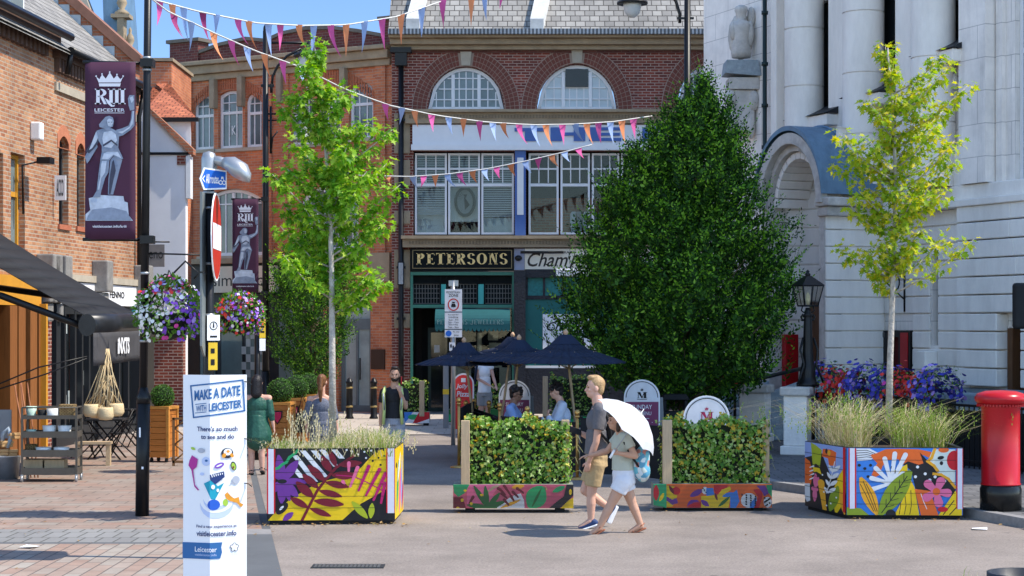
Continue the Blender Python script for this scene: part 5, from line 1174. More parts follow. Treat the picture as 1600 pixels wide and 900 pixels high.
def hanging_basket(label, px, py, Y, rx, rz, seed, pal, n=240, nl=600):
 t = thing('hanging_basket', label, 'flower basket', W(px, py, Y), 0, 'hanging flower baskets on the street')
 b = MB(); b.lathe([(.02, -rz * .8), (rx * .5, -rz * .62), (rx * .72, -rz * .1), (rx * .74, 0)], n=14)
 for a in range(3): b.tube([(rx * .6 * math.cos(a * 2.1), rx * .6 * math.sin(a * 2.1), 0), (.0, 0, rz * 1.25)], .006, 4)
 b.build('wire_bowl', BLACKM, t)
 g = np.random.default_rng(seed)
 def fn(m):
  v = g.normal(size=(m, 3)); v /= np.linalg.norm(v, axis=1, keepdims=True); v[:, 2] = np.where(v[:, 2] < -.75, -v[:, 2], v[:, 2])
  return v * np.array([rx, rx * .9, rz]) * (.82 + .22 * g.random((m, 1))), v
 P, N_ = fn(nl); leaves('foliage', P, N_ + g.normal(size=P.shape) * .6, N_ + g.normal(size=P.shape) * .4, .07 * (.6 + .7 * g.random(nl)), 'ovate', L_BASK, t)
 P, N_ = fn(n); blossoms('blossoms', P * 1.05, N_ + g.normal(size=P.shape) * .3 + np.array([.1, -.3, .2]), (.058 * (.7 + .5 * g.random(n))), [FLK.index(pal(p[0] / rx, p[2] / rz, g)) for p in P], t); return t
def pal1(a, c, g):
 r = g.random()
 if c > .55: return ['red', 'white', 'magenta', 'violet'][int(r * 4)]
 if a < .12 - .35 * abs(c): return 'white' if r < .92 else 'violet'
 return 'purple' if r < .6 else ('violet' if r < .85 else ('white' if c > .1 else 'magenta'))
hanging_basket('big hanging basket of white and purple flowers beside the front black lamp post', 264, 489, 23.2, .41, .43, 4, pal1, 480, 900)
def pal2(a, c, g):
 r = g.random()
 if a < -.25: return 'red' if r < .75 else 'violet'
 return 'violet' if r < .3 else 'purple' if r < .55 else 'white' if r < .75 else 'magenta' if r < .88 else 'red'
hanging_basket('hanging basket of red, white and violet flowers behind the no entry sign post', 374, 494, 30, .40, .38, 8, pal2, 380, 750)
L2 = Vector(((415 - 800) / F * 44, 44, 0))
LP2 = thing('lamp_post', 'slim black lamp post with curved arm and the smaller banner behind the left young tree', 'lamp post', L2, 0, 'black lamp posts')
q = PX(44, 415); b = MB(); b.tube([(0, 0, 0), (0, 0, 1.3)], .10, 12); b.tube([(0, 0, 1.3), (0, 0, q.z(48))], [.085, .065], 12); b.ball((0, 0, q.z(46)), (.06, .06, .12)); b.build('column', BLACK, LP2)
b = MB(); za = q.z(67); b.tube([(0, 0, za), (q.x(485), 0, za)], .03, 7); b.tube([(q.x(424), 0, q.z(140)), (q.x(426), 0, q.z(120)), (q.x(434), 0, q.z(103)), (q.x(448), 0, q.z(88)), (q.x(470), 0, q.z(76))], .03, 7); b.box(q.x(408), q.x(428), -.04, .04, q.z(136), q.z(132)); b.tube([(q.x(424), 0, q.z(145)), (q.x(424), 0, q.z(131))], .035, 7)
zb = q.z(178); b.tube([(0, 0, zb), (q.x(473), 0, zb)], .022, 7); b.tube([(0, 0, q.z(188)), (q.x(473), 0, q.z(188))], .018, 7); b.tube([(q.x(423), 0, q.z(166)), (q.x(423), 0, q.z(240))], .03, 7); b.tube([(q.x(424), 0, q.z(232)), (q.x(426), 0, q.z(215)), (q.x(434), 0, q.z(205))], .02, 6); b.build('arm', BLACK, LP2)
def lantern_head(b, x, zt, s):
 b.lathe([(.03 * s, .1 * s), (.05 * s, 0), (.16 * s, -.12 * s), (.34 * s, -.2 * s), (.36 * s, -.26 * s)], (x, 0, zt), 18)
b = MB(); lantern_head(b, q.x(484), q.z(70), 1.1); lh = b.build('lantern', DGREY, LP2); b = MB(); b.ball((q.x(484), 0, q.z(100)), (.3, .3, .36), 14, 8); b.build('globe', mat('frosted_globe', (.60, .62, .62), .25), lh)
b = MB(); b.lathe([(.03, .45), (.05, .4), (.06, .3), (.13, .12), (.24, -.1), (.29, -.16), (.29, -.2)], (q.x(472), 0, q.z(208)), 18); b.tube([(q.x(472), 0, q.z(176)), (q.x(472), 0, q.z(190))], .04, 7); b.build('bell_lamp', GREYP, LP2)
street_banner('small aubergine banner with crown and knight on the slim lamp post behind', 44, 363, 404, 311, 458, 413)
q3 = PX(39.5, 1074)
LP3 = thing('lamp_post', 'black lamp post rising behind the large dark tree in front of the slate roof', 'lamp post', q3.o, 0, 'black lamp posts')
b = MB(); b.tube([(0, 0, 0), (0, 0, 10.2)], [.09, .065], 12); b.box(q3.x(1058), q3.x(1084), -.04, .04, q3.z(30), q3.z(27)); b.build('column', BLACK, LP3)
b = MB(); b.tube([(q3.x(1062), 0, q3.z(36)), (q3.x(1062), 0, q3.z(22)), (q3.x(1056), 0, q3.z(2)), (q3.x(1040), 0, q3.z(-20)), (q3.x(1010), 0, q3.z(-32))], .035, 7); b.tube([(0, 0, q3.z(-40)), (q3.x(985), 0, q3.z(-40))], .03, 7); b.tube([(q3.x(988), 0, q3.z(-40)), (q3.x(988), 0, q3.z(-5))], .03, 7); b.build('arm', BLACK, LP3)
b = MB(); b.lathe([(.05, .2), (.12, .1), (.26, .03), (.33, .0), (.33, -.05)], (q3.x(988), 0, q3.z(3)), 18); lh = b.build('lantern', BLACK, LP3); b = MB(); b.lathe([(0, -.34), (.06, -.33), (.16, -.24), (.19, -.1), (.2, -.05)], (q3.x(988), 0, q3.z(3)), 16); b.build('globe', mat('frosted_globe', (.5, .5, .5)), lh)
# ------------------------------------------------------------------ post with signs and a grey lamp head
Y = 19.0; q = PX(Y, 326)
SP = thing('sign_post', 'black sign post with grey lamp head, blue cycle sign and edge-on no entry sign', 'sign post', q.o)
b = MB(); b.tube([(0, 0, 0), (0, 0, 3.9)], .055, 12); b.build('post', BLACK, SP)
b = MB(); b.lathe([(.075, 0), (.08, .03), (.08, .3), (.06, .36), (0, .38)], (q.x(331) - .03, 0, q.z(294)), 12)
b.tube([(q.x(330), 0, q.z(250)), (q.x(344), -.02, q.z(252)), (q.x(356), -.05, q.z(257))], [.05, .05, .055], 10)
b.tube([(q.x(352), -.05, q.z(254)), (q.x(364), -.08, q.z(258)), (q.x(378), -.12, q.z(268)), (q.x(388), -.15, q.z(279)), (q.x(393), -.16, q.z(286))], [.055, .085, .095, .06, .01], 12, sx=1.2); b.build('lamp_head', STEEL, SP)
b = MB(); b.T = Matrix.Translation((q.x(333), -.09, q.z(281))) @ Matrix.Rotation(R(38), 4, 'Z')
def bikes(b, m): 
 b.slab([(-.14, 0), (-.09, -.115), (.17, -.095), (.17, .095), (-.09, .115)], (), -.004, .006, 0)
 b.shape([(-.12, 0), (-.078, -.098), (.158, -.08), (.158, .08), (-.078, .098)], -.006, 1)
 b.text('All routes', -.07, .075, -.045, .05, -.008, 0, .02); b.poly([(-.115, -.007, .0), (-.085, -.007, -.035), (-.078, -.007, -.03), (-.1, -.007, 0), (-.078, -.007, .03), (-.085, -.007, .035)])
 for cx_ in (.098, .138): b.slab([(cx_ + .024 * math.cos(i * .52), -.03 + .024 * math.sin(i * .52)) for i in range(12)], [[(cx_ + .015 * math.cos(i * .52), -.03 + .015 * math.sin(i * .52)) for i in range(12)]], -.008, -.0075, 0, False, False)
 b.shape([(.095, -.03), (.108, .03), (.13, .03), (.14, -.03), (.125, .01), (.108, .005)], -.0085, 0)
bikes(b, 0); b.build('blue_direction_sign', [WHITEP, mat('sign_blue', (.012, .12, .52), .4, var=.03)], SP)
SR = mat('sign_red', (.50, .02, .02), .35, var=.12, scale=3)
b = MB(); b.T = Matrix.Translation((q.x(341), -.10, q.z(371))) @ Matrix.Rotation(R(93), 4, 'Z'); n = 28; rr = .45
circ = lambda r: [(r * math.cos(2 * math.pi * i / n), r * math.sin(2 * math.pi * i / n)) for i in range(n)]
b.slab(circ(rr), (), 0, .012, 0); b.shape(circ(rr - .02), -.003, 1); b.shape([(-.38, -.13), (.38, -.13), (.38, .13), (-.38, .13)], -.006, 0); b.build('no_entry_sign', [WHITEP, SR], SP)
b = MB(); b.T = Matrix.Translation((q.x(319), .02, q.z(372))) @ Matrix.Rotation(R(93), 4, 'Z'); b.slab([(-.4, -.35), (.36, -.35), (.36, .45), (-.4, .45)], (), -.02, .0); b.slab([(-.4, -1.1)] + [(-.4 + .76 * i / 8, -1.1 - .12 * math.sin(math.pi * i / 8)) for i in range(1, 8)] + [(.36, -1.1), (.36, -.37), (-.4, -.37)], (), -.02, .0); b.build('sign_back', mat('dull_sign_back', (.16, .18, .18), .5, var=.15), SP)
b = MB(); b.T = Matrix.Translation((q.x(334), -.07, q.z(512))) @ Matrix.Rotation(R(35), 4, 'Z'); b.box(-.06, .08, 0, .008, -.13, .13, 0); b.slab([(.01 + .045 * math.cos(i * .5), .02 + .045 * math.sin(i * .5)) for i in range(13)], [[(.01 + .036 * math.cos(i * .5), .02 + .036 * math.sin(i * .5)) for i in range(13)]], -.003, -.002, 1); b.shape([(-.0, -.0), (.02, -.0), (.015, .05), (.005, .05)], -.003, 1); b.shape([(-.03, -.1), (.05, -.1), (.05, -.08), (-.03, -.08)], -.003, 1); b.build('small_white_sign', [WHITEP, BLACKM], SP)
b = MB(); b.T = Matrix.Translation((q.x(334), -.065, q.z(555))) @ Matrix.Rotation(R(25), 4, 'Z'); b.box(-.045, .05, 0, .008, -.15, .13, 0); b.shape([(-.02, -.1), (.02, -.1), (.02, -.04), (-.02, -.04)], -.003, 1); b.shape([(-.02, .02), (.02, .02), (.02, .07), (-.02, .07)], -.003, 1); b.build('yellow_label', [mat('sign_yellow', (.70, .46, .03), .5), BLACKM], SP)
b = MB(); 
for z in (q.z(301), q.z(325), q.z(412), q.z(492)): b.tube([(0, 0, z - .012), (0, 0, z + .012)], .062, 12)
b.build('steel_band', STEEL, SP)
Y = 33; q = PX(Y, 402); P4 = thing('thin_sign_post', 'thin black post with yellow and white parking plates left of the green dress woman', 'sign post', q.o)
b = MB(); b.tube([(0, 0, 0), (0, 0, q.z(497))], .05, 10); b.build('post', BLACK, P4)
b = MB(); b.T = Matrix.Rotation(R(25), 4, 'Z'); b.box(.02, .13, -.07, -.06, q.z(528), q.z(499), 0); b.box(.02, .13, -.07, -.06, q.z(548), q.z(529), 1); b.shape([(.04, q.z(512)), (.11, q.z(512)), (.11, q.z(509)), (.04, q.z(509))], -.073, 2); b.shape([(.04, q.z(520)), (.11, q.z(520)), (.11, q.z(517)), (.04, q.z(517))], -.073, 2); b.build('parking_plate', [_M['sign_yellow'], WHITEP, BLACKM], P4)
# ------------------------------------------------------------------ folded white advertising board
Y = 15.6; q = PX(Y, 332); 
AD = thing('advertising_board', 'tall white folded advertising board with blue lettering and colourful objects in front', 'advertising board', q.o)
xf = q.x(328); fa = R(22)
def adT(lo): # maps u (metres from the fold) onto the two leaves
 pass
xl, xr_ = q.x(283), q.x(382); zt = q.z(586)
def fold(p, off=0):
 uu = p[0] - xf; return (p[0], abs(uu) * math.tan(fa) - off, p[1])
b = MB()
for y in (0, .014): 
 for (a, c) in ((xl, xf), (xf, xr_)): b.poly([(a, fold((a, 0))[1] + y, 0), (c, fold((c, 0))[1] + y, 0), (c, fold((c, 0))[1] + y, zt), (a, fold((a, 0))[1] + y, zt)][::1 if y == 0 else -1])
for a in (xl, xr_): b.poly([(a, fold((a, 0))[1], 0), (a, fold((a, 0))[1], zt), (a, fold((a, 0))[1] + .014, zt), (a, fold((a, 0))[1] + .014, 0)])
for (a, c) in ((xl, xf), (xf, xr_)): b.poly([(a, fold((a, 0))[1], zt), (c, fold((c, 0))[1], zt), (c, fold((c, 0))[1] + .014, zt), (a, fold((a, 0))[1] + .014, zt)])
b.build('board', WHITEP, AD)
cA = lambda a, c: (270 + a / 5.62, 570 + c / 5.625)
cB = lambda a, c: (270 + a / 5, 720 + c / 5)
class AdArt:                                                # art is cut at the fold so that it lies on both leaves
 def __init__(s): s.mb = MB()
 def shape(s, pts, m=0, l=0):
  for side in (-1, 1):
   p = clipx(pts, xf, side)
   if len(p) >= 3:
    t0 = len(s.mb.v); s.mb.slab(p, (), 0, 0, m, False, False)
    for i in range(t0, len(s.mb.v)): v = s.mb.v[i]; s.mb.v[i] = fold((v[0], v[2]), .002 + l * .0012)
 def text(s, body, x0, x1, z0, z1, m=0, bold=0, shear=0, rot=0, l=3):
  vs, fs = text_geo(body, bold, shear); xs = [v[0] for v in vs]; ys = [v[1] for v in vs]; a, b_, c, d = min(xs), max(xs), min(ys), max(ys)
  o = [Vector((x0 + (v[0] - a) / (b_ - a) * (x1 - x0), z0 + (v[1] - c) / (d - c) * (z1 - z0) + rot * ((v[0] - a) / (b_ - a) - .5) * (x1 - x0))) for v in vs]
  for f_ in fs: s.shape([o[i] for i in f_], m, l)
def clipx(pts, x, side):
 out = []; n = len(pts)
 for i in range(n):
  A, B = pts[i], pts[(i + 1) % n]; ia = (A[0] - x) * side >= 0; ib = (B[0] - x) * side >= 0
  if ia: out.append((A[0], A[1]))
  if ia != ib: t = (x - A[0]) / (B[0] - A[0]); out.append((x, A[1] + (B[1] - A[1]) * t))
 return out
ADM = [mat('print_blue', (.03, .13, .33), .5, var=.03), mat('print_navy', (.02, .04, .15), .5, var=.03), mat('print_magenta', (.42, .03, .26), .5, var=.1), mat('print_teal', (.01, .30, .42), .5, var=.1), mat('print_sky', (.50, .58, .80), .5, var=.05), mat('print_royal', (.02, .10, .50), .5, var=.05), mat('print_lime', (.36, .55, .06), .5), mat('print_orange', (.72, .30, .03), .5, var=.2, scale=20), mat('print_violet', (.20, .08, .45), .5), mat('print_grey', (.42, .44, .50), .5), WHITEP, mat('print_black', (.02, .02, .03), .5), mat('print_brown', (.20, .08, .03), .5)]
art = AdArt(); P = lambda f, *ps: [q.p(*f(*p)) for p in ps]
fr = [(145, 188), (600, 137), (615, 408), (172, 466)]; n_ = 0
def stroke(pts, w): # closed thick line pieces as quads
 o = []
 for i in range(len(pts) - 1):
  A, B = Vector(pts[i]), Vector(pts[i + 1]); d = (B - A).normalized(); s = Vector((-d.y, d.x)) * w / 2; e = d * w * .4
  o.append([A - e + s, A - e - s, B + e - s, B + e + s])
 return o
for pc_ in stroke([q.p(*cA(*p)) for p in fr + fr[:1]], .012): art.shape([tuple(p) for p in pc_], 0, 2)
def T_(body, f, a, c, d, e, m, bold=0, rot=0): A_, B_ = q.p(*f(a, e)), q.p(*f(c, d)); art.text(body, A_[0], B_[0], A_[1], B_[1], m, bold, 0, rot)
T_('MAKE A DATE', cA, 180, 580, 205, 295, 0, .03, .115); T_('WITH', cA, 195, 292, 356, 412, 0, .015, .1); T_('LEICESTER', cA, 316, 592, 325, 397, 0, .03, .115)
for yy in (346, 422):
 for pc_ in stroke([q.p(*cA(190, yy + 4)), q.p(*cA(290, yy - 7))], .006): art.shape([tuple(p) for p in pc_], 0, 2)
T_("There's so much", cA, 205, 556, 543, 586, 1, .02); T_('to see and do', cA, 242, 528, 614, 654, 1, .02)
ell = lambda f, cx_, cy_, rx, ry, a=0, n=18, h0=0, h1=2 * math.pi: [q.p(*f(cx_ + rx * math.cos(h0 + (h1 - h0) * i / n) * math.cos(a) - ry * math.sin(h0 + (h1 - h0) * i / n) * math.sin(a), cy_ + rx * math.cos(h0 + (h1 - h0) * i / n) * math.sin(a) + ry * math.sin(h0 + (h1 - h0) * i / n) * math.cos(a))) for i in range(n)]
art.shape(ell(cB, 335, 345, 128, 110), 4, 0); art.shape(ell(cB, 335, 315, 128, 95), 10, 1); art.shape(ell(cB, 335, 310, 100, 78), 4, 2); art.shape(ell(cB, 335, 290, 100, 70), 10, 3); art.shape(ell(cB, 318, 345, 48, 42), 5, 4)
art.shape(P(cB, (240, 178), (300, 150), (350, 200), (395, 175), (330, 305), (300, 300)), 3, 5); art.shape(P(cB, (290, 110), (395, 85), (400, 130), (330, 185), (295, 150)), 1, 6)
for k in range(6): art.shape(P(cB, (300 + k * 16, 108 - k * 2), (306 + k * 16, 106 - k * 2), (312 + k * 15, 128 - k * 4), (306 + k * 15, 130 - k * 4)), 10, 7)
art.shape(P(cB, (110, 40), (120, 0), (140, -40), (190, -10), (180, 50), (150, 75), (165, 190), (200, 230), (190, 235), (160, 205), (135, 75)), 2, 5)
art.shape(ell(cB, 360, 38, 38, 20, -.4), 8, 5); art.shape(ell(cB, 360, 38, 24, 6, -.4), 10, 6); art.shape(ell(cB, 466, 45, 20, 36, -.25), 11, 5); art.shape(ell(cB, 466, 47, 15, 28, -.25), 6, 6); art.shape(ell(cB, 464, 56, 8, 10), 12, 7)
art.shape(ell(cB, 483, 155, 28, 32), 9, 5); art.shape(P(cB, (440, 180), (460, 165), (465, 175), (440, 190)), 9, 5)
art.shape(P(cB, (400, 265), (420, 248), (445, 280), (470, 300), (505, 290), (512, 335), (540, 350), (520, 372), (490, 335), (440, 320), (410, 300)), 7, 5); art.shape(ell(cB, 405, 330, 20, 28), 6, 4)
art.shape(ell(cA, 168, 740, 22, 12, .3), 6, 4); art.shape(ell(cA, 245, 755, 34, 22), 9, 4); art.shape(ell(cA, 290, 850, 40, 40), 4, 2); art.shape(ell(cA, 293, 843, 14, 10), 0, 5)
art.shape(ell(cA, 470, 780, 50, 46), 11, 4); art.shape(ell(cA, 475, 770, 34, 30), 10, 5); art.shape(ell(cA, 478, 765, 14, 12), 7, 6); art.shape(ell(cA, 445, 800, 16, 22, .5), 7, 6); art.shape(ell(cA, 510, 800, 14, 20, -.5), 7, 6)
art.shape(ell(cB, 225, 105, 18, 12), 4, 4); art.shape(ell(cB, 315, 205, 14, 18), 10, 8); art.shape(ell(cB, 350, 232, 10, 14), 10, 8)
T_('Find a new experience at', cB, 177, 488, 503, 532, 1, .015); T_('visitleicester.info', cB, 178, 486, 550, 592, 1, .02)
art.shape(P(cB, (60, 645), (382, 640), (374, 680), (380, 720), (366, 768), (60, 772)), 0, 2); T_('Leicester', cB, 165, 342, 675, 715, 10, .006); T_('visitleicester.info', cB, 165, 340, 728, 746, 4, 0)
for k in range(5): a = math.pi * 2 * k / 5 + math.pi / 2; art.shape(ell(cB, 472 + 20 * math.cos(a), 683 - 22 * math.sin(a), 14, 14, 0, 10), 11, 3); art.shape(ell(cB, 472 + 20 * math.cos(a), 683 - 22 * math.sin(a), 10, 10, 0, 10), 10, 4)
art.shape(ell(cB, 472, 683, 20, 20, 0, 10), 10, 5); T_('Leicester', cB, 446, 496, 728, 734, 9); T_('City Council', cB, 448, 494, 738, 744, 9)
art.mb.build('printed_artwork', ADM, AD)
b = MB()
for py in (596, 686, 756): zz = q.z(py); b.tube([(xr_ - .03, fold((xr_, 0))[1] - .004, zz), (xr_ + .02, fold((xr_, 0))[1] - .01, zz - .01), (xr_ + .05, .08, zz - .03)], .004, 4)
b.build('cable_tie', BLACKM, AD)
b = MB(); b.tube([(xf + .02, .12, 0), (xf + .02, .12, zt - .05)], .03, 8); b.build('support_pole', STEEL, AD)
# ------------------------------------------------------------------ pillar box
Y = 22.95; q = PX(Y, 1563.5); PB = thing('pillar_box', 'round red pillar box with black base at the right kerb', 'post box', (q.o[0], Y, .115))
zz = lambda py: q.z(py) - .115; rr = 29.5 * q.k
b = MB(); b.lathe([(rr * 1.08, 0), (rr * 1.08, .27), (rr * 1.03, .29), (rr * 1.03, zz(757))], n=28); b.build('base', mat('black_gloss', (.01, .01, .01), .25, var=.3, scale=12), PB)
b = MB(); b.lathe([(rr * 1.05, zz(757)), (rr * 1.05, zz(755)), (rr, zz(754)), (rr, zz(640)), (rr * 1.04, zz(637)), (rr * 1.02, zz(634)), (rr * 1.18, zz(631))], n=32); b.build('body', REDP, PB)
b = MB(); b.lathe([(rr * 1.2, zz(631)), (rr * 1.34, zz(626)), (rr * 1.36, zz(621)), (rr * 1.22, zz(615)), (rr * .8, zz(611)), (0, zz(609.5))], n=32)
for k in range(44): a = 2 * math.pi * k / 44; b.cb((math.cos(a) * rr * 1.2, math.sin(a) * rr * 1.2, zz(633)), (.018, .018, .03))
b.build('cap', REDP, PB)
# ------------------------------------------------------------------ traffic light edge, bollards, van, small things
Y = 27.5; q = PX(Y, 1600); TL = thing('traffic_light', 'black traffic light housing cut by the right picture edge', 'traffic light', (q.o[0] + .12, Y, .115))
b = MB(); b.box(-.28, .2, -.08, .1, q.z(514) - .115, q.z(442) - .115); b.build('housing', BLACKM, TL, bevel=.05, bseg=3)
b = MB(); b.tube([(.0, .12, 0), (0, .12, q.z(450) - .115)], .05, 10); b.build('post', BLACK, TL)
def bollard(label, px, py):
 p = G(px, py); t = thing('bollard', label, 'bollard', p, 0, 'black bollards before the brick building'); b = MB(); b.lathe([(.11, 0), (.11, .05), (.085, .08), (.08, .9), (.095, .92), (.095, .96), (.07, .98), (.06, 1.02), (.03, 1.05), (0, 1.06)], n=14); b.build('shaft', BLACK, t)
 b = MB()
 for z in (.3, .78): b.lathe([(.084, z), (.09, z + .01), (.09, z + .035), (.084, z + .045)], n=14, cap=False)
 b.build('gold_band', mat('dull_gold', (.35, .25, .10), .4, .4), t); return t
B_ = bollard('black bollard with gold bands, left one of the pair by the grey arched door', 546, 655)
bb = dup(B_, G(584, 655), label='black bollard with gold bands just left of the man in the hi-vis vest')
Y = 50; q = PX(Y, 226); V = thing('parked_van', 'blue grey van parked in the dark passage beside the white house', 'van', (q.o[0], Y, 0)); k = q.k
b = MB(); b.T = Matrix.Rotation(R(90), 4, 'Z') @ Matrix.Translation((0, 0, 0))
pr = [(-.9, .3), (3.2, .3), (3.2, 1.95), (0.3, 1.95), (-.15, 1.2), (-.9, 1.0)]
b.T = Matrix.Rotation(R(90), 4, 'Z'); b.slab(pr, (), -.9, .9); VB = b.build('body', mat('blue_grey_car_paint', (.16, .21, .27), .3, .3), V, bevel=.08, bseg=3)
b = MB(); b.T = Matrix.Rotation(R(90), 4, 'Z'); i = [b.pt(p) for p in ((-.13, -.75, 1.24), (-.13, .75, 1.24), (.24, .65, 1.87), (.24, -.65, 1.87))]
for r_ in i: v = b.v[r_]; b.v[r_] = (v[0], v[1] - .02, v[2] + .02)
b.face(i[::-1]); b.build('windscreen', GLASSB, V)
for s in (-1, 1): b = MB(); b.ball((s * .7, -.91, .75), (.14, .05, .1)); b.build('headlight', mat('headlight_lens', (.6, .6, .6), .1), V); b = MB(); b.tube([(s * .82, -.1, .32), (s * .98, -.1, .32)], .32, 16); b.build('wheel', BLACKM, V); 
b = MB(); b.box(-.5, .5, -.93, -.9, .42, .6); b.build('grille', BLACKM, V)
DC = thing('drain_cover', 'rectangular dark iron drain cover set in the road in front', 'drain cover', G(544, 886))
b = MB(); b.box(-.36, .36, -.14, .14, .0, .012); b.build('frame', DGREY, DC); b = MB()
for i in range(17):
 for j in range(6): b.box(-.33 + i * .039, -.305 + i * .039, -.12 + j * .041, -.095 + j * .041, .0121, .02)
b.build('grid', mat('worn_iron', (.16, .15, .14), .5, .3), DC)
DC = thing('drain_cover', 'dark square iron drain cover in the right pavement by the pillar box', 'drain cover', (*G(1575, 811).xy, .117)); b = MB(); b.box(-.25, .25, -.25, .25, 0, .006); b.build('cover', DGREY, DC)
o = MB(); o.shape([(0, 0), (.16, -.01), (.13, .02), (.02, .03)], 0); b = MB(); b.poly([(0, 0, .02), (.17, -.03, .015), (.2, .1, .03), (.03, .14, .016)]); b.build('paper_scrap', WHITEP, None, loc=G(1519, 829), label='white scrap of paper on the road by the right kerb', cat='litter')
b = MB(); b.poly([(0, 0, .02), (.14, -.06, .03), (.2, .1, .02), (.05, .12, .035)]); b.build('paper_scrap', WHITEP, None, loc=G(30, 858), label='white scrap of paper on the pavement at the lower left', cat='litter')
TB = thing('tub_planter', 'black plastic tub planter with a few grass spikes at the lower right corner', 'planter', ((1600 - 800) / F * 12 + .02, 12, 0)); b = MB(); b.lathe([(.18, 0), (.2, .1), (.235, .72), (.255, .74), (.255, .80), (.23, .8), (.22, .72), (0, .7)], n=28); b.build('tub', mat('blue_black_plastic', (.02, .025, .035), .4), TB)
blades('grass_spikes', 14, ((-.45, -.3), (-.1, .1)), .5, .36, .25, [L_GRASS, L_STRAW], TB, 5, .005, .3, 0)
Y = 31; 
# pedestrian zone sign
Y = 37; q = PX(Y, 708); PZ = thing('pedestrian_zone_sign', 'tall white pedestrian zone sign plate with a red ring on a grey post', 'traffic sign', q.o); k = q.k
b = MB(); b.tube([(.0, .06, 0), (0, .06, q.z(438))], .045, 10); b.box(q.x(701), q.x(716), 0.02, .1, q.z(447), q.z(438)); b.build('post', STEEL, PZ)
b = MB(); A_ = (q.x(695), q.x(722)); b.box(*A_, -.005, .01, q.z(527), q.z(452), 0); 
for py in (487.5, 514.5): b.box(*A_, -.0065, -.0051, q.z(py) - .008, q.z(py) + .008, 1)
b.text('PEDESTRIAN', q.x(697.5), q.x(719), q.z(458.5), q.z(455), -.008, 1, .01); b.text('ZONE', q.x(701), q.x(716), q.z(464), q.z(459.5), -.008, 1, .02)
c0 = (q.x(708.5), q.z(476)); n = 24
b.slab([(c0[0] + .115 * math.cos(2 * math.pi * i / n), c0[1] + .125 * math.sin(2 * math.pi * i / n)) for i in range(n)], [[(c0[0] + .09 * math.cos(2 * math.pi * i / n), c0[1] + .1 * math.sin(2 * math.pi * i / n)) for i in range(n)]], -.008, -.007, 2, False, False)
b.shape([(c0[0] - .045, c0[1] - .05), (c0[0] + .045, c0[1] - .05), (c0[0] + .045, c0[1] - .01), (c0[0] + .03, c0[1] + .02), (c0[0] - .03, c0[1] + .02), (c0[0] - .045, c0[1] - .01)], -.008, 1); b.shape([(c0[0] - .035, c0[1] + .03), (c0[0] + .035, c0[1] + .03), (c0[0] + .025, c0[1] + .055), (c0[0] - .02, c0[1] + .06)], -.008, 1)
for i, s in enumerate(('Except for', 'loading', 'Sun - Fri', '5am - 11am', 'Saturday', '5am - 9am')): b.text(s, q.x(701 - (i in (0, 3, 5)) * .6), q.x(716 + (i in (0, 3, 5)) * .6), q.z(493.4 + i * 3.9), q.z(490.4 + i * 3.9), -.008, 1, .01)
b.slab([(q.x(701) + .06 * math.cos(i * .4), q.z(521) + .06 * math.sin(i * .4)) for i in range(16)], (), -.008, -.007, 3); b.text('At any', q.x(707.5), q.x(718), q.z(520), q.z(517), -.008, 1, .01); b.text('time', q.x(709), q.x(716.5), q.z(525), q.z(522), -.008, 1, .01)
b.box(q.x(702), q.x(711), -.005, .01, q.z(548), q.z(535), 0); b.box(q.x(703.5), q.x(706), -.0065, -.0051, q.z(543), q.z(538), 1); b.box(q.x(707), q.x(709.5), -.0065, -.0051, q.z(546), q.z(540), 1)
b.build('sign_plate', [mat('sign_white', (.70, .68, .70), .4), BLACKM, SR, _M['sign_blue']], PZ)
Y = 43; q = PX(Y, 696); GP = thing('concrete_post', 'square grey post with a yellow band by the jewellers door', 'post', q.o); b = MB(); b.box(q.x(692.5), q.x(701), -.08, .08, 0, q.z(567)); b.build('shaft', GREYP, GP, bevel=.02); b = MB(); b.box(q.x(692.2), q.x(701.3), -.085, .085, q.z(616), q.z(608)); b.build('yellow_band', _M['sign_yellow'], GP)
# ------------------------------------------------------------------ painted planters
PC = dict(black=(.012, .012, .016), white=(.72, .73, .75), purple=(.15, .035, .26), green=(.02, .32, .12), yellow=(.78, .52, .01), maroon=(.16, .008, .022), magenta=(.42, .01, .12), pink=(.72, .14, .28), lime=(.36, .42, .02), red=(.55, .01, .02), blue=(.04, .20, .62), sky=(.24, .34, .66), orange=(.75, .13, .02), amber=(.78, .36, .02), olive=(.22, .30, .02), pale=(.62, .68, .62), navy=(.012, .014, .05), strip=(.66, .64, .72), rose=(.58, .10, .16), leafg=(.02, .14, .03), mint=(.02, .36, .12), tan=(.45, .33, .22))
PK = list(PC); PMAT = [mat('mural_' + k, PC[k], .42, var=.07, scale=9, dirt=.06) for k in PK]
def art_leaf(a, c, w, n=7):
 A, B = Vector(a), Vector(c); d = B - A; s = Vector((-d.y, d.x)).normalized(); o1 = []; o2 = []
 for i in range(n + 1): t = i / n; k = w / 2 * math.sin(math.pi * min(1, t * .92 + .04)) ** .8; o1.append(A + d * t + s * k); o2.append(A + d * t - s * k)
 return [tuple(p) for p in o1 + o2[::-1]]
def art_blob(cx, cy, rx, ry, n=16, a=0): return [(cx + rx * math.cos(2 * math.pi * i / n) * math.cos(a) - ry * math.sin(2 * math.pi * i / n) * math.sin(a), cy + rx * math.cos(2 * math.pi * i / n) * math.sin(a) + ry * math.sin(2 * math.pi * i / n) * math.cos(a)) for i in range(n)]
def art_pill(a, c, w):
 A, B = Vector(a), Vector(c); d = (B - A).normalized(); s = Vector((-d.y, d.x)); o = []
 for i in range(7): t = math.pi * i / 6; o.append(B + (s * math.cos(t) + d * math.sin(t)) * w / 2)
 for i in range(7): t = math.pi * i / 6; o.append(A + (-s * math.cos(t) - d * math.sin(t)) * w / 2 * .6)
 return [tuple(p) for p in o]
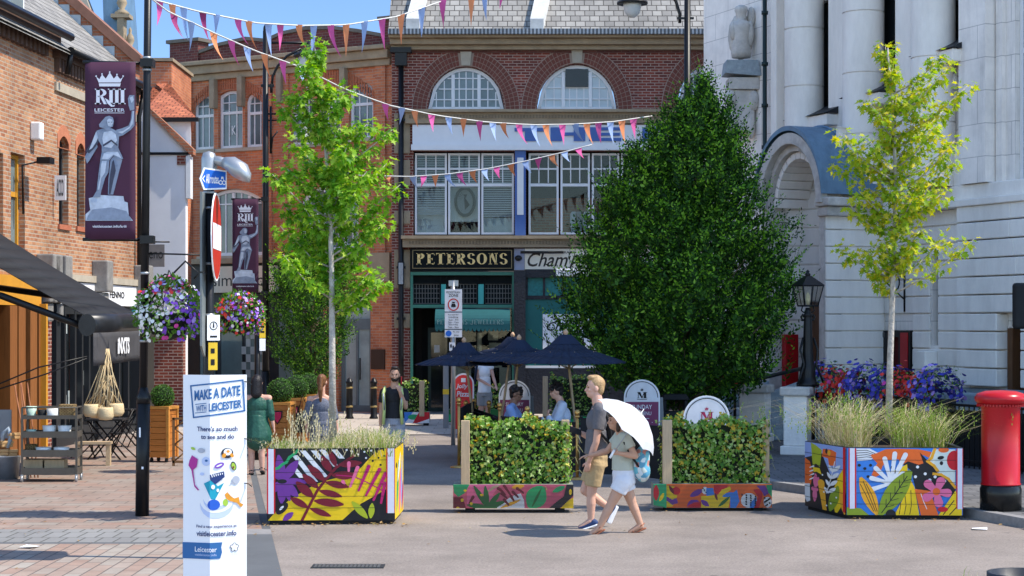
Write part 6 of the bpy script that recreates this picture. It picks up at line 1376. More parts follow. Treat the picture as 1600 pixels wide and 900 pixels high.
def art_line(pts, w): return [[tuple(p) for p in q_] for q_ in stroke(pts, w)]
def mural(par, items, mp, lims, T, name='mural'):
 b = MB(); b.T = T; l = 0
 for col, pts in items:
  for lo, ax, sg in ((lims[0], 0, 1), (lims[1], 0, -1)): pts = clipx(pts, lo, sg)
  p2 = [(p[1], p[0]) for p in pts]
  for lo, sg in ((lims[2], 1), (lims[3], -1)): p2 = clipx(p2, lo, sg)
  pts = [(p[1], p[0]) for p in p2]
  if len(pts) < 3: continue
  l += 1; b.slab([mp(*p) for p in pts], (), -.0015 - l * .00022, 0, PK.index(col), False, False)
 return b.build(name, PMAT, par)
g = np.random.default_rng(77)
for nm, (xa_, xb_, ya_, yb_), n_ in (('leaf_litter', (-3.1, -1.2, 21.9, 22.35), 130), ('leaf_litter', (4.0, 5.6, 22.5, 23.0), 60), ('leaf_litter', (-8, 6, 17, 24), 130)):
 P = np.stack([xa_ + (xb_ - xa_) * g.random(n_), ya_ + (yb_ - ya_) * g.random(n_) ** .5, .016 + .012 * g.random(n_)], 1); leaves(nm, P, g.normal(size=(n_, 3)) * (1, 1, .1), g.normal(size=(n_, 3)) * .3 + (0, 0, 1), .045 * (.4 + .8 * g.random(n_)), 'ovate', leafmat('dry_leaf', [(.30, .17, .06), (.42, .26, .09), (.22, .12, .05), (.36, .32, .12)], .1), None, kind='stuff', label=('dry brown leaves along the foot of the black and yellow planter', 'dry brown leaves along the foot of the multicoloured planter', 'few dry leaves scattered over road and pavement')[('-3.1', '4.0', '-8').index(str(xa_))], cat='leaf litter')
M_LEFT = []
add = lambda c, p: M_LEFT.append((c, p))
for i, (a, e) in enumerate((((305, 185), (500, 450)), ((380, 138), (600, 405)), ((485, 138), (620, 300)), ((565, 132), (700, 300)), ((680, 130), (755, 220)), ((285, 300), (375, 410)))): add('white', [(a[0] - 28, a[1]), (a[0] + 28, a[1]), (e[0] + 28, e[1]), (e[0] - 28, e[1])])
add('yellow', [(50, 835), (130, 740), (260, 625), (340, 575), (430, 520), (520, 470), (640, 430), (760, 400), (870, 360), (940, 310), (1000, 240), (1080, 150), (1185, 118), (1185, 525), (1080, 590), (940, 670), (850, 750), (760, 835)])
for a, c in ((1090, 155), (1155, 135), (1105, 215), (1160, 195), (1050, 245), (1125, 285)): add('black', art_blob(a, c, 11, 11, 10))
for a, c in ((855, 150), (910, 180), (970, 153), (985, 215), (1035, 142), (800, 135)): add('white', art_blob(a, c, 10, 10, 10))
for e, w in (((150, 180), 90), ((335, 235), 95), ((425, 455), 70), ((335, 600), 90), ((180, 665), 90), ((70, 560), 80), ((80, 300), 80), ((260, 640), 60)): add('purple', art_leaf((190, 440), e, w))
add('black', art_blob(185, 445, 45, 22))
for p_ in art_line([(335, 138), (290, 180), (255, 205), (225, 255), (190, 275), (150, 310), (118, 320)], 26): add('green', p_)
for p_ in art_line([(375, 835), (440, 700), (520, 540), (600, 430), (700, 310), (870, 190)], 26): add('maroon', p_)
for a, e, w in (((430, 705), (265, 610), 70), ((480, 605), (320, 450), 90), ((530, 515), (380, 375), 75), ((590, 440), (430, 285), 80), ((650, 350), (560, 195), 80), ((700, 300), (635, 140), 60), ((450, 715), (650, 795), 60), ((490, 640), (772, 680), 80), ((540, 540), (755, 600), 65), ((600, 455), (820, 505), 70), ((660, 385), (893, 390), 85), ((730, 285), (945, 262), 70)): add('maroon', art_leaf(a, e, w))
for p_ in art_line([(700, 385), (870, 400), (1000, 460), (1165, 555)], 10): add('magenta', p_)
for a, e in (((820, 345), (822, 265)), ((780, 470), (765, 450)), ((835, 500), (905, 310)), ((915, 540), (1012, 300)), ((985, 590), (1115, 330)), ((1058, 635), (1170, 375)), ((1130, 665), (1165, 470))): add('magenta' if a[0] > 850 else 'pink', art_pill(a, e, 36))
add('lime', art_leaf((1000, 818), (850, 650), 70)); add('lime', art_leaf((1030, 818), (1045, 668), 60))
add('black', art_blob(185, 715, 75, 38, 16, -.8)); add('white', art_blob(180, 710, 28, 12, 12, -.8)); add('purple', art_leaf((195, 835), (290, 755), 60))
for yy in (235, 355, 475, 597, 712): add('black', [(45, yy - 2), (1240, yy - 2), (1240, yy + 2), (45, yy + 2)])
for a, c in ((42, 112), (1180, 1262)): add('red', [(a, 122), (c + 8, 122), (c + 8, 765), (a, 765)]); add('strip', [(a + 12, 120), (c - 6, 120), (c - 6, 768), (a + 12, 768)])
M_RF = []; add = lambda c, p: M_RF.append((c, p))
add('white', [(520, 175), (650, 175), (740, 225), (660, 290), (530, 300)])
for i in range(4):
 for p_ in art_line([(525, 195 + i * 25), (620, 192 + i * 22), (700, 225 + i * 14)], 6): add('black', p_)
add('orange', [(655, 240), (720, 218), (800, 180), (930, 175), (1110, 180), (1245, 210), (1225, 275), (1150, 235), (1155, 320), (1110, 335), (1010, 300), (990, 342), (940, 330), (920, 280), (810, 290), (770, 350), (740, 440), (700, 460), (665, 440), (690, 380), (720, 320), (680, 280)])
add('black', [(1040, 395), (960, 330), (1010, 300), (1110, 335), (1155, 320), (1120, 210), (1190, 290), (1240, 350), (1290, 420), (1455, 545), (1455, 640), (1330, 650), (1080, 575)])
for a, c in ((990, 362), (1100, 357), (1172, 425), (1080, 455), (1215, 487), (1265, 455), (1355, 497)): add('white', art_blob(a, c, 15, 15, 10))
add('pale', [(1245, 180), (1455, 180), (1455, 525), (1380, 475), (1290, 405), (1280, 370), (1195, 300)])
for p_ in art_line([(1262, 180), (1232, 265), (1195, 300), (1255, 345), (1290, 395)], 28): add('amber', p_)
for p_ in art_line([(1250, 425), (1320, 432), (1390, 475), (1455, 560)], 26): add('amber', p_)
add('orange', art_blob(1345, 185, 50, 28)); add('red', art_blob(1445, 290, 70, 98)); add('black', art_blob(1318, 264, 32, 18, 12, -.2)); add('black', art_blob(1324, 318, 16, 20))
for a, c in ((550, 342), (656, 342), (602, 375), (632, 455)): add('black', art_blob(a, c, 15, 15, 10))
add('yellow', [(820, 425), (1000, 330), (1010, 440), (830, 565)])
for e in ((885, 225), (790, 275), (985, 235), (705, 370), (665, 470), (675, 580), (935, 345), (960, 420)): add('white', art_pill((850, 520), e, 46))
for i in range(10): a, c = 850 + (i % 4) * 38, 350 + (i * 47) % 190; add('black', [(a, c), (a + 7, c - 3), (a + 2, c + 26), (a - 5, c + 26)])
add('amber', art_leaf((720, 838), (560, 462), 130))
for d in (-28, 0, 28):
 for p_ in art_line([(585 + d, 500 + abs(d)), (640 + d, 640), (700 + d * .6, 800)], 6): add('black', p_)
add('yellow', [(880, 838), (960, 680), (1030, 480), (1070, 560), (1115, 838)])
for d in (0, 50, 100):
 for p_ in art_line([(925 + d, 830), (940 + d, 740), (925 + d * 1.1, 690 - d)], 6): add('black', p_)
add('olive', art_leaf((740, 838), (1035, 395), 190))
for p_ in art_line([(760, 815), (880, 640), (1000, 450)], 9): add('black', p_)
for t in range(5):
 xx, yy = 800 + t * 42, 760 - t * 65
 for p_ in art_line([(xx, yy), (xx + 75, yy - 22)], 6) + art_line([(xx, yy), (xx + 2, yy - 80)], 6): add('black', p_)
add('orange', [(1070, 575), (1215, 595), (1295, 838), (1130, 838)])
for p_ in art_line([(1130, 625), (1150, 690), (1185, 775)], 6): add('white', p_)
add('yellow', [(1295, 838), (1455, 590), (1515, 780), (1515, 838)])
for d in (0, 60):
 for p_ in art_line([(1340 + d, 830), (1440 + d * .5, 690 + d)], 9): add('black', p_)
for k in range(5): a = 2 * math.pi * k / 5 - 1.15; add('pink', art_pill((1275 + 20 * math.cos(a), 602 + 20 * math.sin(a)), (1275 + 105 * math.cos(a), 602 + 115 * math.sin(a)), 86))
add('orange', art_blob(1275, 602, 36, 38)); add('red', art_blob(1335, 778, 50, 26))
add('olive', [(430, 838), (430, 760), (560, 770), (640, 838)])
add('black', art_blob(845, 835, 50, 55))
for yy in (288, 400, 508, 618, 728): add('black', [(515, yy - 2), (1455, yy - 2), (1455, yy + 2), (515, yy + 2)])
for a, c in ((446, 515), (1462, 1528)): add('red', [(a, 172), (c + 4, 172), (c + 4, 770), (a, 770)]); add('strip', [(a + 12, 170), (c - 10, 170), (c - 10, 775), (a + 12, 775)])
M_RL = []; add = lambda c, p: M_RL.append((c, p))      # left panel, straightened to 0..400 x 0..640
add('sky', [(0, 0), (400, 0), (400, 330), (250, 280), (170, 90), (0, 160)]); add('lime', [(60, 0), (110, 20), (170, 60), (150, 230), (110, 200), (80, 230), (70, 130)])
add('orange', [(180, 45), (260, 40), (310, 60), (300, 190), (240, 200), (230, 130), (170, 120)]); add('black', art_blob(215, 62, 12, 25)); add('amber', art_blob(240, 75, 16, 28))
add('orange', [(0, 160), (50, 190), (80, 290), (60, 420), (0, 420)]); add('white', [(0, 420), (50, 410), (55, 580), (20, 600), (0, 560)])
for i in range(4): add('white', art_pill((50, 250 + i * 40), (90, 230 + i * 38), 14))
for e in ((110, 300), (140, 330), (130, 470), (70, 470), (100, 580)): add('pink', art_leaf((105, 440), e, 46))
add('yellow', [(80, 240), (150, 240), (170, 300), (120, 280), (90, 290)]); add('amber', art_pill((200, 640), (165, 380), 66)); add('yellow', art_leaf((310, 640), (380, 220), 110)); add('olive', art_leaf((250, 640), (330, 380), 90)); add('amber', art_leaf((390, 640), (350, 400), 50))
for i in range(4): x0_ = 280 - i * 14; add('white', art_leaf((x0_, 250 + i * 70), (x0_ + 70, 180 + i * 75), 36)); add('white', art_leaf((x0_, 260 + i * 70), (x0_ - 40, 190 + i * 75), 30))
for p_ in art_line([(300, 150), (260, 330), (220, 470)], 8): add('white', p_)
for i in range(7): add('white', art_blob(180 + (i * 67) % 160, 300 + (i * 97) % 320, 8, 9, 8))
for yy in (105, 215, 325, 440, 545): add('black', [(0, yy - 2), (400, yy - 2), (400, yy + 2), (0, yy + 2)])
add('red', [(378, 0), (400, 0), (400, 620), (378, 620)])
def panel_prism(b, pl, z0, z1):
 n = len(pl); lo = [b.pt((p[0], p[1], z0)) for p in pl]; hi = [b.pt((p[0], p[1], z1)) for p in pl]
 for i in range(n): j = (i + 1) % n; b.face((lo[i], lo[j], hi[j], hi[i]))
 b.face(lo[::-1]); return hi
def frame_T(A, B): d = (Vector(B) - Vector(A)); a = math.atan2(d.y, d.x); return Matrix.Translation((A[0], A[1], 0)) @ Matrix.Rotation(a, 4, 'Z'), d.length
PB_ = mat('black_planter_paint', PC['black'], .45, var=.2)
def planter(label, o, pl, zt, arts, soil=.1):
 t = thing('painted_planter', label, 'planter', (o[0], o[1], 0), 0, 'large painted planters')
 b = MB(); hi = panel_prism(b, pl, .05, zt); c = Vector((sum(p[0] for p in pl) / len(pl), sum(p[1] for p in pl) / len(pl)))
 inn = [tuple(c + (Vector(p) - c) * .93) for p in pl]; h2 = [b.pt((p[0], p[1], zt)) for p in inn]; lo2 = [b.pt((p[0], p[1], zt - soil)) for p in inn]; n = len(pl)
 for i in range(n): j = (i + 1) % n; b.face((hi[i], hi[j], h2[j], h2[i])); b.face((h2[i], h2[j], lo2[j], lo2[i]))
 b.build('box', PB_, t)
 b = MB(); b.ground(inn, zt - soil + .002); b.build('soil', SOIL, t)
 b = MB(); panel_prism(b, [tuple(c + (Vector(p) - c) * .96) for p in pl], .0, .05); b.build('skirt', BLACKM, t)
 for A, B, items, lims, mpf in arts: T, L = frame_T(A, B); mural(t, items, mpf(L), lims, T)
 return t
FL_, FR_ = G(417, 821), G(617, 819.5); BR = G(630, 804)
z_l = CAMH + (HZ - 701) * FL_.y / F
o = FL_.copy(); pl = [(0, 0), tuple((FR_ - FL_).xy), tuple((BR - FL_).xy), tuple((BR - FL_).xy + Vector((-1.62, .02)))]
side = [('yellow', [(0, 0), (300, 0), (300, 600), (0, 600)]), ('green', art_leaf((60, 560), (120, 120), 60)), ('pink', art_leaf((150, 590), (200, 200), 70)), ('sky', art_leaf((220, 560), (250, 100), 50)), ('black', art_blob(50, 150, 20, 25)), ('magenta', art_leaf((250, 590), (280, 330), 50)), ('white', art_leaf((90, 300), (190, 60), 50))]
PLL = planter('black and yellow painted planter with purple flower and dark red fern', o, pl, z_l,
 [(pl[0], pl[1], M_LEFT, (40, 1262, 118, 835), lambda L: (lambda a, c: ((a - 40) / 1222 * L, .055 + (838 - c) / 716 * (z_l - .06)))), (pl[1], pl[2], side, (0, 300, 0, 600), lambda L: (lambda a, c: (a / 300 * L, .06 + (600 - c) / 600 * (z_l - .07))))])
FL2, FR2, BL2 = G(1322, 811.5), G(1505, 812.5), G(1258, 796)
z_r = CAMH + (HZ - 699) * FL2.y / F
o = FL2.copy(); pr2 = [(0, 0), tuple((FR2 - FL2).xy), (1.5, 1.0), (1.1, 2.0), (.15, 2.1), tuple((BL2 - FL2).xy)]
bgf = [('blue', [(425, 165), (1530, 165), (1530, 840), (425, 840)])]; bgl = [('black', [(0, 0), (400, 0), (400, 640), (0, 640)])]
PLR = planter('multicoloured painted planter with pink flower, green leaf and orange shapes', o, pr2, z_r,
 [(pr2[0], pr2[1], bgf + M_RF, (430, 1525, 170, 838), lambda L: (lambda a, c: ((a - 425) / 1105 * L, .055 + (840 - c) / 672 * (z_r - .06)))), (pr2[5], pr2[0], bgl + M_RL, (0, 400, 0, 640), lambda L: (lambda a, c: (a / 400 * L, .055 + (640 - c) / 640 * (z_r - .06))))])
w_ = (FR_ - FL_).length
blades('planter_grass', 2200, ((.03, w_ - .02), (.04, 1.15)), z_l - .1, .235, 1.0, [L_GRASS, L_STRAW], None, 3, .004, .42, .10, loc=(FL_.x, FL_.y, 0), label='green and straw coloured wild grass growing in the black and yellow planter', cat='grass', kind='stuff')
blades('planter_seed_grass', 110, ((.2, 1.45), (.1, 1.0)), z_l - .1, .42, .5, [L_STRAW, L_STRAW], None, 6, .003, .9, .9, loc=(FL_.x, FL_.y, 0), label='tall pale seeding grass stems standing in the black and yellow planter', cat='grass', kind='stuff')
blades('feather_grass', 620, None, z_r - .1, .74, 1.0, [L_STRAW, L_GRASS], None, 4, .0035, .18, .28, clumps=[(.05, .5, 1.0), (.2, .45, .95), (.35, .7, .85), (-.05, .8, .9), (.2, .9, .9)], loc=(FL2.x, FL2.y, 0), label='pale straw coloured feathery grass clump on the left of the multicoloured planter', cat='grass', kind='stuff')
blades('green_feather_grass', 700, None, z_r - .1, .62, .95, [L_STRAW, L_GRASS], None, 8, .0035, .55, .1, clumps=[(.8, .5, .8), (1.0, .6, 1), (1.15, .5, .95), (1.3, .7, .8), (.95, .9, 1)], loc=(FL2.x, FL2.y, 0), label='greenish feathery grass clump on the right of the multicoloured planter', cat='grass', kind='stuff')
# ------------------------------------------------------------------ young street trees and hornbeams
ya = FL_.y + .65
e1 = [(495, 75), (480, 108), (505, 135), (540, 150), (575, 190), (610, 198), (440, 165), (455, 215), (600, 250), (625, 288), (560, 240), (430, 275), (440, 320), (590, 330), (605, 345), (430, 350), (460, 375), (450, 400), (560, 392), (598, 436), (580, 425), (505, 420), (540, 340), (480, 250), (500, 300), (530, 200), (520, 262), (470, 150), (560, 300), (490, 360), (450, 265), (575, 270), (535, 290), (500, 190), (480, 330), (545, 235), (515, 400)]
t1 = sapling('sweetgum_tree', 'slender bright green young tree in the black and yellow planter', (W(519, 690, ya).x, ya, z_l - .1), [(520, 690), (519, 560), (518, 420), (515, 300), (505, 190), (494, 80)], e1, ya, L_SWEET, 'young sweetgum trees in planters', 165, 1, .085)
yb = FL2.y + .85
e2 = [(1387, 70), (1393, 108), (1400, 150), (1360, 155), (1480, 82), (1470, 112), (1450, 128), (1445, 170), (1510, 135), (1490, 163), (1370, 182), (1300, 213), (1325, 235), (1305, 255), (1350, 222), (1420, 220), (1450, 200), (1480, 190), (1503, 215), (1480, 225), (1400, 260), (1440, 280), (1340, 300), (1360, 330), (1330, 320), (1500, 250), (1490, 265), (1450, 310), (1470, 300), (1325, 388), (1350, 392), (1502, 378), (1478, 372), (1440, 360), (1400, 340), (1372, 425), (1400, 405), (1340, 245), (1420, 310), (1430, 150), (1390, 210), (1385, 290), (1420, 385), (1375, 375)]
t2 = sapling('sweetgum_tree', 'slender yellow green young tree in the multicoloured planter', (W(1388, 680, yb).x, yb, z_r - .1), [(1388, 685), (1391, 560), (1396, 420), (1400, 300), (1396, 180), (1387, 75)], e2, yb, L_SWEETY, 'young sweetgum trees in planters', 92, 2, .085)
hp = [(118, 1094, 1104), (145, 1068, 1128), (175, 1040, 1145), (205, 1012, 1160), (250, 975, 1172), (300, 945, 1188), (350, 920, 1205), (400, 902, 1222), (450, 890, 1230), (500, 888, 1228), (545, 896, 1215), (585, 945, 1175), (620, 1005, 1135)]
dense_tree('hornbeam_tree', 'large dense dark green tree in front of the white stone building', ((1066 - 800) / F * 34.5, 34.5, 0), hp, 34.5, L_HORN, 'hornbeam trees', 5400, 21, 1.3, .095)
hp2 = [(360, 470, 500), (400, 430, 545), (440, 420, 552), (500, 418, 553), (550, 425, 540), (590, 460, 515)]
dense_tree('hornbeam_tree', 'smaller upright dark green tree behind the ponytailed woman', ((487 - 800) / F * 44, 44, 0), hp2, 44, L_HORND, 'hornbeam trees', 1100, 31, 1.2, .085)
# ------------------------------------------------------------------ ivy screens
def ivy_screen(label, px0, px1, pyt, pytr, pyb, pyf, posts, arts, yel, seed, n=3200, depth=.42, rz=0, small=False):
 Y = F * CAMH / (pyf - HZ); q = PX(Y, (px0 + px1) / 2)
 t = thing('ivy_screen', label, 'planter', q.o, rz, 'ivy screens around the cafe'); x0, x1 = q.x(px0), q.x(px1); zt, z1, z0 = q.z(pyt), q.z(pytr), q.z(pyb)
 b = MB(); b.box(x0, x1, 0, depth, z0, z1)
 tr = b.build('trough', mat('grey_green_boards', (.22, .24, .20), .6, var=.2), t, bevel=.008)
 items, lims, mpf = arts; mural(t, items, mpf(x0, x1, z0, z1), lims, Matrix())
 if not small:
  b = MB()
  for k in range(1, 18): zz = z0 + (z1 - z0) * k / 18; b.box(x0 + .001, x1 - .001, -.0195, -.0165, zz - .0022, zz + .0022)
  b.build('board_grooves', mat('groove_shadow_paint', (.06, .05, .05), .8), t)
 b = MB()
 for f in (.1, .85): xx = x0 + (x1 - x0) * f; b.box(xx, xx + .12, .06, depth - .06, 0, z0)
 b.build('foot', BLACKM, t)
 for ip, (px, w) in enumerate(posts): b = MB(); xx = q.x(px); yo = depth * .5 - (.0 if ip else .15); b.box(xx - w / 2, xx + w / 2, yo - w / 2, yo + w / 2, z1 - .1, zt + .03); b.build('timber_post', WOODP, t, bevel=.006)
 g = np.random.default_rng(seed); a0, a1 = x0 + .15, x1 - .07; P = np.zeros((n, 3)); N_ = np.zeros((n, 3))
 face = g.random(n); xs_ = a0 + (a1 - a0) * g.random(n); zs_ = z1 - .06 + (zt - z1 + .08) * g.random(n); yc, th = depth * .5, .09
 edge = .05 * np.sin(xs_ * 9) + .03 * np.sin(xs_ * 23 + seed)
 for m, (lo, hi) in enumerate(((0, .55), (.55, .72), (.72, .86), (.86, 1))):
  k = (face >= lo) & (face < hi); c = k.sum()
  if m == 0: P[k] = np.stack([xs_[k], yc - th + g.normal(size=c) * .035, zs_[k] + edge[k] * (zs_[k] > zt - .1)], 1); N_[k] = (0, -1, .35)
  elif m == 1: P[k] = np.stack([xs_[k], yc + (g.random(c) - .5) * 2 * th, zt + edge[k] + g.normal(size=c) * .03], 1); N_[k] = (0, -.2, 1)
  elif m == 2: P[k] = np.stack([xs_[k], yc + th + g.normal(size=c) * .03, zs_[k]], 1); N_[k] = (0, 1, .3)
  else: s = np.where(g.random(c) < .5, a0, a1); P[k] = np.stack([s + g.normal(size=c) * .03, yc + (g.random(c) - .5) * 2 * th, zs_[k]], 1); N_[k] = np.stack([np.where(s < (a0 + a1) / 2, -1, 1), np.zeros(c), np.full(c, .3)], 1)
 N_ = N_ + g.normal(size=(n, 3)) * .45; D = g.normal(size=(n, 3)) * .6 + np.array([0, -.25, -.75]); S = .049 * (.55 + .8 * g.random(n)); mi = (g.random(n) < yel * (1 + .8 * np.sin(P[:, 0] * 7 + P[:, 2] * 5))).astype('i')
 leaves('ivy', P, D, N_, S, 'ivy', [L_IVY, L_IVYY], t, mi=mi, fold=.15)
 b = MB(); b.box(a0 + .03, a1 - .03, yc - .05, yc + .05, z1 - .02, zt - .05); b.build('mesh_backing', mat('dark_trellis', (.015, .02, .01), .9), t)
 if not small:
  b = MB(); r_ = random.Random(seed)
  for k in range(5): xx = x1 - .02; zz = z1 + (zt - z1) * r_.random(); L = .14 * r_.random() + .05; b.tube([(xx, yc, zz), (xx + L * .6, yc - .05, zz + .04), (xx + L, yc - .1, zz - .05)], .003, 4)
  b.build('trailing_stem', mat('pale_stem', (.35, .33, .15), .7), t)
 return t
M_I1 = [('rose', [(100, 285), (1490, 285), (1490, 560), (100, 560)]), ('pink', [(260, 285), (640, 285), (560, 400), (600, 480), (260, 520)]), ('green', [(100, 285), (290, 285), (240, 380), (160, 430), (110, 380)]), ('maroon', [(100, 430), (210, 430), (250, 560), (100, 560)]), ('tan', [(500, 380), (660, 285), (560, 300), (500, 360)]), ('white', [(600, 555), (760, 430), (880, 385), (920, 470), (925, 560), (600, 560)])]
for e in ((400, 390), (470, 300), (340, 300), (700, 480), (640, 380), (260, 520), (450, 540)): M_I1.append(('leafg', art_leaf((500, 550), e, 60)))
M_I1 += [('leafg', art_pill((420, 550), (580, 550), 60)), ('amber', art_leaf((650, 555), (880, 460), 40)), ('mint', art_leaf((980, 555), (1140, 310), 240)), ('leafg', art_leaf((1010, 545), (1120, 330), 30)), ('green', art_leaf((1250, 370), (1390, 310), 60)), ('amber', art_leaf((780, 320), (920, 300), 60))]
for a, e in (((640, 350), (620, 330)), ((700, 400), (640, 340)), ((720, 440), (660, 390)), ((740, 520), (690, 460)), ((760, 400), (690, 300)), ((800, 470), (770, 420)), ((850, 430), (790, 370)), ((910, 380), (840, 330))): M_I1.append(('maroon', art_pill(a, e, 34)))
M_I1 += [('black', [(1210, 555), (1300, 480), (1380, 420), (1410, 285), (1490, 285), (1490, 410), (1400, 500), (1330, 560)]), ('yellow', art_blob(1455, 370, 16, 34)), ('yellow', [(1340, 560), (1420, 480), (1490, 430), (1490, 560)]), ('maroon', art_pill((290, 500), (330, 430), 36)), ('yellow', art_blob(240, 355, 18, 16)), ('yellow', art_blob(205, 465, 18, 20)), ('yellow', art_blob(310, 505, 18, 18)), ('yellow', art_blob(155, 552, 18, 14)), ('yellow', art_blob(430, 405, 22, 14))]
lim1 = (100, 1490, 285, 558); mp1 = lambda x0, x1, z0, z1: (lambda a, c: (x0 + .08 * 0 + (a - 100) / 1390 * (x1 - x0), z0 + (558 - c) / 273 * (z1 - z0)))
I1 = ivy_screen('ivy screen in a pink and green painted trough, left of the walking couple', 708, 896, 661, 757, 794, 802, ((727, .11), (884, .1)), (M_I1, lim1, mp1), .10, 41)
M_I2 = [('orange', [(230, 490), (1470, 490), (1470, 780), (230, 780)]), ('yellow', [(230, 510), (330, 520), (360, 640), (300, 770), (230, 770)]), ('red', art_blob(345, 575, 50, 50)), ('maroon', art_leaf((265, 510), (320, 610), 40)), ('purple', [(230, 640), (300, 680), (350, 660), (370, 720), (300, 745), (230, 690)]), ('purple', art_leaf((510, 640), (660, 560), 70)), ('purple', art_leaf((480, 770), (610, 700), 110)), ('red', art_leaf((480, 770), (700, 740), 90)), ('white', art_blob(685, 570, 36, 45)), ('blue', [(700, 540), (780, 540), (800, 640), (700, 640)]), ('yellow', [(640, 640), (1000, 600), (960, 780), (640, 780)]), ('purple', art_leaf((640, 690), (730, 760), 60)), ('red', [(790, 500), (960, 500), (920, 560), (850, 590), (820, 640), (790, 560)]), ('yellow', [(830, 640), (880, 560), (980, 520), (990, 560), (880, 640)]), ('maroon', art_leaf((800, 600), (830, 690), 30)), ('leafg', art_leaf((840, 770), (980, 640), 40)), ('blue', [(980, 620), (1060, 560), (1090, 700), (1050, 778), (980, 778)]), ('blue', art_leaf((890, 640), (1030, 600), 50)), ('white', art_blob(1200, 690, 95, 90)), ('orange', [(1060, 490), (1290, 490), (1180, 600), (1080, 580)]), ('blue', [(1210, 730), (1290, 640), (1290, 778), (1210, 778)]), ('red', [(1250, 560), (1350, 550), (1360, 640), (1320, 778), (1260, 778), (1310, 650)]), ('purple', [(1290, 510), (1390, 510), (1440, 600), (1380, 640), (1350, 580)]), ('green', [(1400, 500), (1470, 500), (1470, 650), (1430, 600)]), ('white', art_blob(1420, 710, 48, 65))]
for i in range(26): M_I2.append(('black', art_blob(1120 + (i * 53) % 160, 620 + (i * 37) % 140, 9, 12, 8)))
for i in range(9): M_I2.append(('black', art_blob(1385 + (i * 29) % 72, 660 + (i * 31) % 105, 11, 14, 8))); M_I2.append(('black', art_blob(660 + (i * 17) % 50, 540 + (i * 23) % 65, 6, 8, 8)))
M_I2 += [('green', [(80, 480), (232, 490), (232, 780), (80, 745)]), ('red', art_leaf((110, 690), (110, 500), 70)), ('yellow', art_leaf((150, 700), (200, 600), 40))]
lim2 = (80, 1470, 488, 778); mp2 = lambda x0, x1, z0, z1: (lambda a, c: (x0 + (a - 80) / 1390 * (x1 - x0), z0 + (778 - c) / 290 * (z1 - z0)))
I2 = ivy_screen('ivy screen with yellow leaves in an orange and spotted trough, right of the umbrella', 1021, 1206, 660, 756, 793, 799, ((1043, .12), (1199, .1)), (M_I2, lim2, mp2), .16, 42, 3200)
M_I3 = [('white', [(0, 0), (100, 0), (100, 100), (0, 100)]), ('orange', art_leaf((10, 90), (40, 10), 50)), ('blue', [(35, 0), (60, 0), (50, 60), (40, 100), (30, 60)]), ('green', art_blob(62, 45, 14, 25)), ('red', [(75, 0), (100, 0), (100, 60), (70, 100), (60, 100)])]
mp3 = lambda x0, x1, z0, z1: (lambda a, c: (x0 + a / 100 * (x1 - x0), z0 + (100 - c) / 100 * (z1 - z0)))
ivy_screen('small ivy screen right behind the man in the hi-vis vest', 606, 671, 597, 644, 661, 666, ((659, .12),), (M_I3, (0, 100, 0, 100), mp3), .06, 43, 600, .4, 0, True)
M_I4 = [('leafg', [(0, 0), (100, 0), (100, 100), (0, 100)]), ('mint', art_leaf((5, 90), (30, 10), 30)), ('mint', art_leaf((50, 90), (70, 10), 30))]
ivy_screen('yellowish ivy screen between the red board and the seated men', 697, 786, 601, 640, 660, 664, ((708, .12),), (M_I4, (0, 100, 0, 100), mp3), .12, 44, 900, .4, 0, True)
ivy_screen('ivy screen behind the dark haired seated man in front of the teal boarding', 851, 940, 590, 650, 664, 668, ((852, .12),), (M_I4, (0, 100, 0, 100), mp3), .05, 45, 900, .4, 0, True)
# ------------------------------------------------------------------ cafe parasols, signs, barriers, table
def parasol(label, fx, fy, bx, by_, Y, half, rim, rz):
 q = PX(Y, bx); t = thing('cafe_parasol', label, 'parasol', q.o, 0, 'navy parasols of the cafe'); zt = q.z(fy + 5); dx = q.x(fx)
 b = MB(); b.tube([(0, 0, 0), (dx, 0, zt)], .024, 8); b.build('pole', WOODP, t)
 b = MB(); b.lathe([(.02, -.04), (.035, -.02), (.02, .0), (.04, .03), (.045, .06), (.02, .1), (0, .11)], (dx, 0, zt + .02), 10); b.build('finial', mat('pale_finial', (.55, .35, .22), .5), t)
 zr = q.z(rim); n = 8; b = MB(); c = Vector((dx, 0, 0)); rad = lambda i, r: c + Vector((math.cos(2 * math.pi * i / n + rz), math.sin(2 * math.pi * i / n + rz), 0)) * r
 R1 = [(.09, zt - .02), (half * .38, zt - .05 - (zt - zr) * .38), (half * .72, zr + (zt - zr) * .24), (half, zr)]
 for i in range(n):
  for (r0, z0), (r1, z1) in zip(R1[:-1], R1[1:]):
   m = 4
   for j in range(m):
    def P(r, z, j_): A, B = rad(i, r), rad(i + 1, r); f = j_ / m; p = A.lerp(B, f); sag = .018 * math.sin(math.pi * f) * (r / half); return (p.x, p.y, z - sag * .9)
    b.poly([P(r1, z1, j), P(r1, z1, j + 1), P(r0, z0, j + 1), P(r0, z0, j)], 0, True)
 cn = b.build('canopy', NAVY, t); cn.modifiers.new('thick', 'SOLIDIFY').thickness = .006
 b = MB()
 for i in range(n): A, B = rad(i, .1), rad(i + 1, .1); C, D = rad(i, half * .26), rad(i + 1, half * .26); b.poly([(*C.xy, zt - .06 - (zt - zr) * .16), (*D.xy, zt - .06 - (zt - zr) * .16), (*B.xy, zt + .035), (*A.xy, zt + .035)], 0, True)
 b.build('vent_cap', NAVY, cn)
 for i in range(n): b = MB(); b.tube([rad(i, half * .97) + Vector((0, 0, zr - .012)), Vector((dx, 0, zt - .1))], .009, 4); b.tube([rad(i, half * .5) + Vector((0, 0, zr + (zt - zr) * .42)), Vector((dx * .8, 0, zr - .12))], .008, 4); b.build('rib', WOODP, t)
 return t
parasol('navy parasol at the right, nearest to the walking man', 884, 521, 906, 745, 31.5, 1.08, 566, .25)
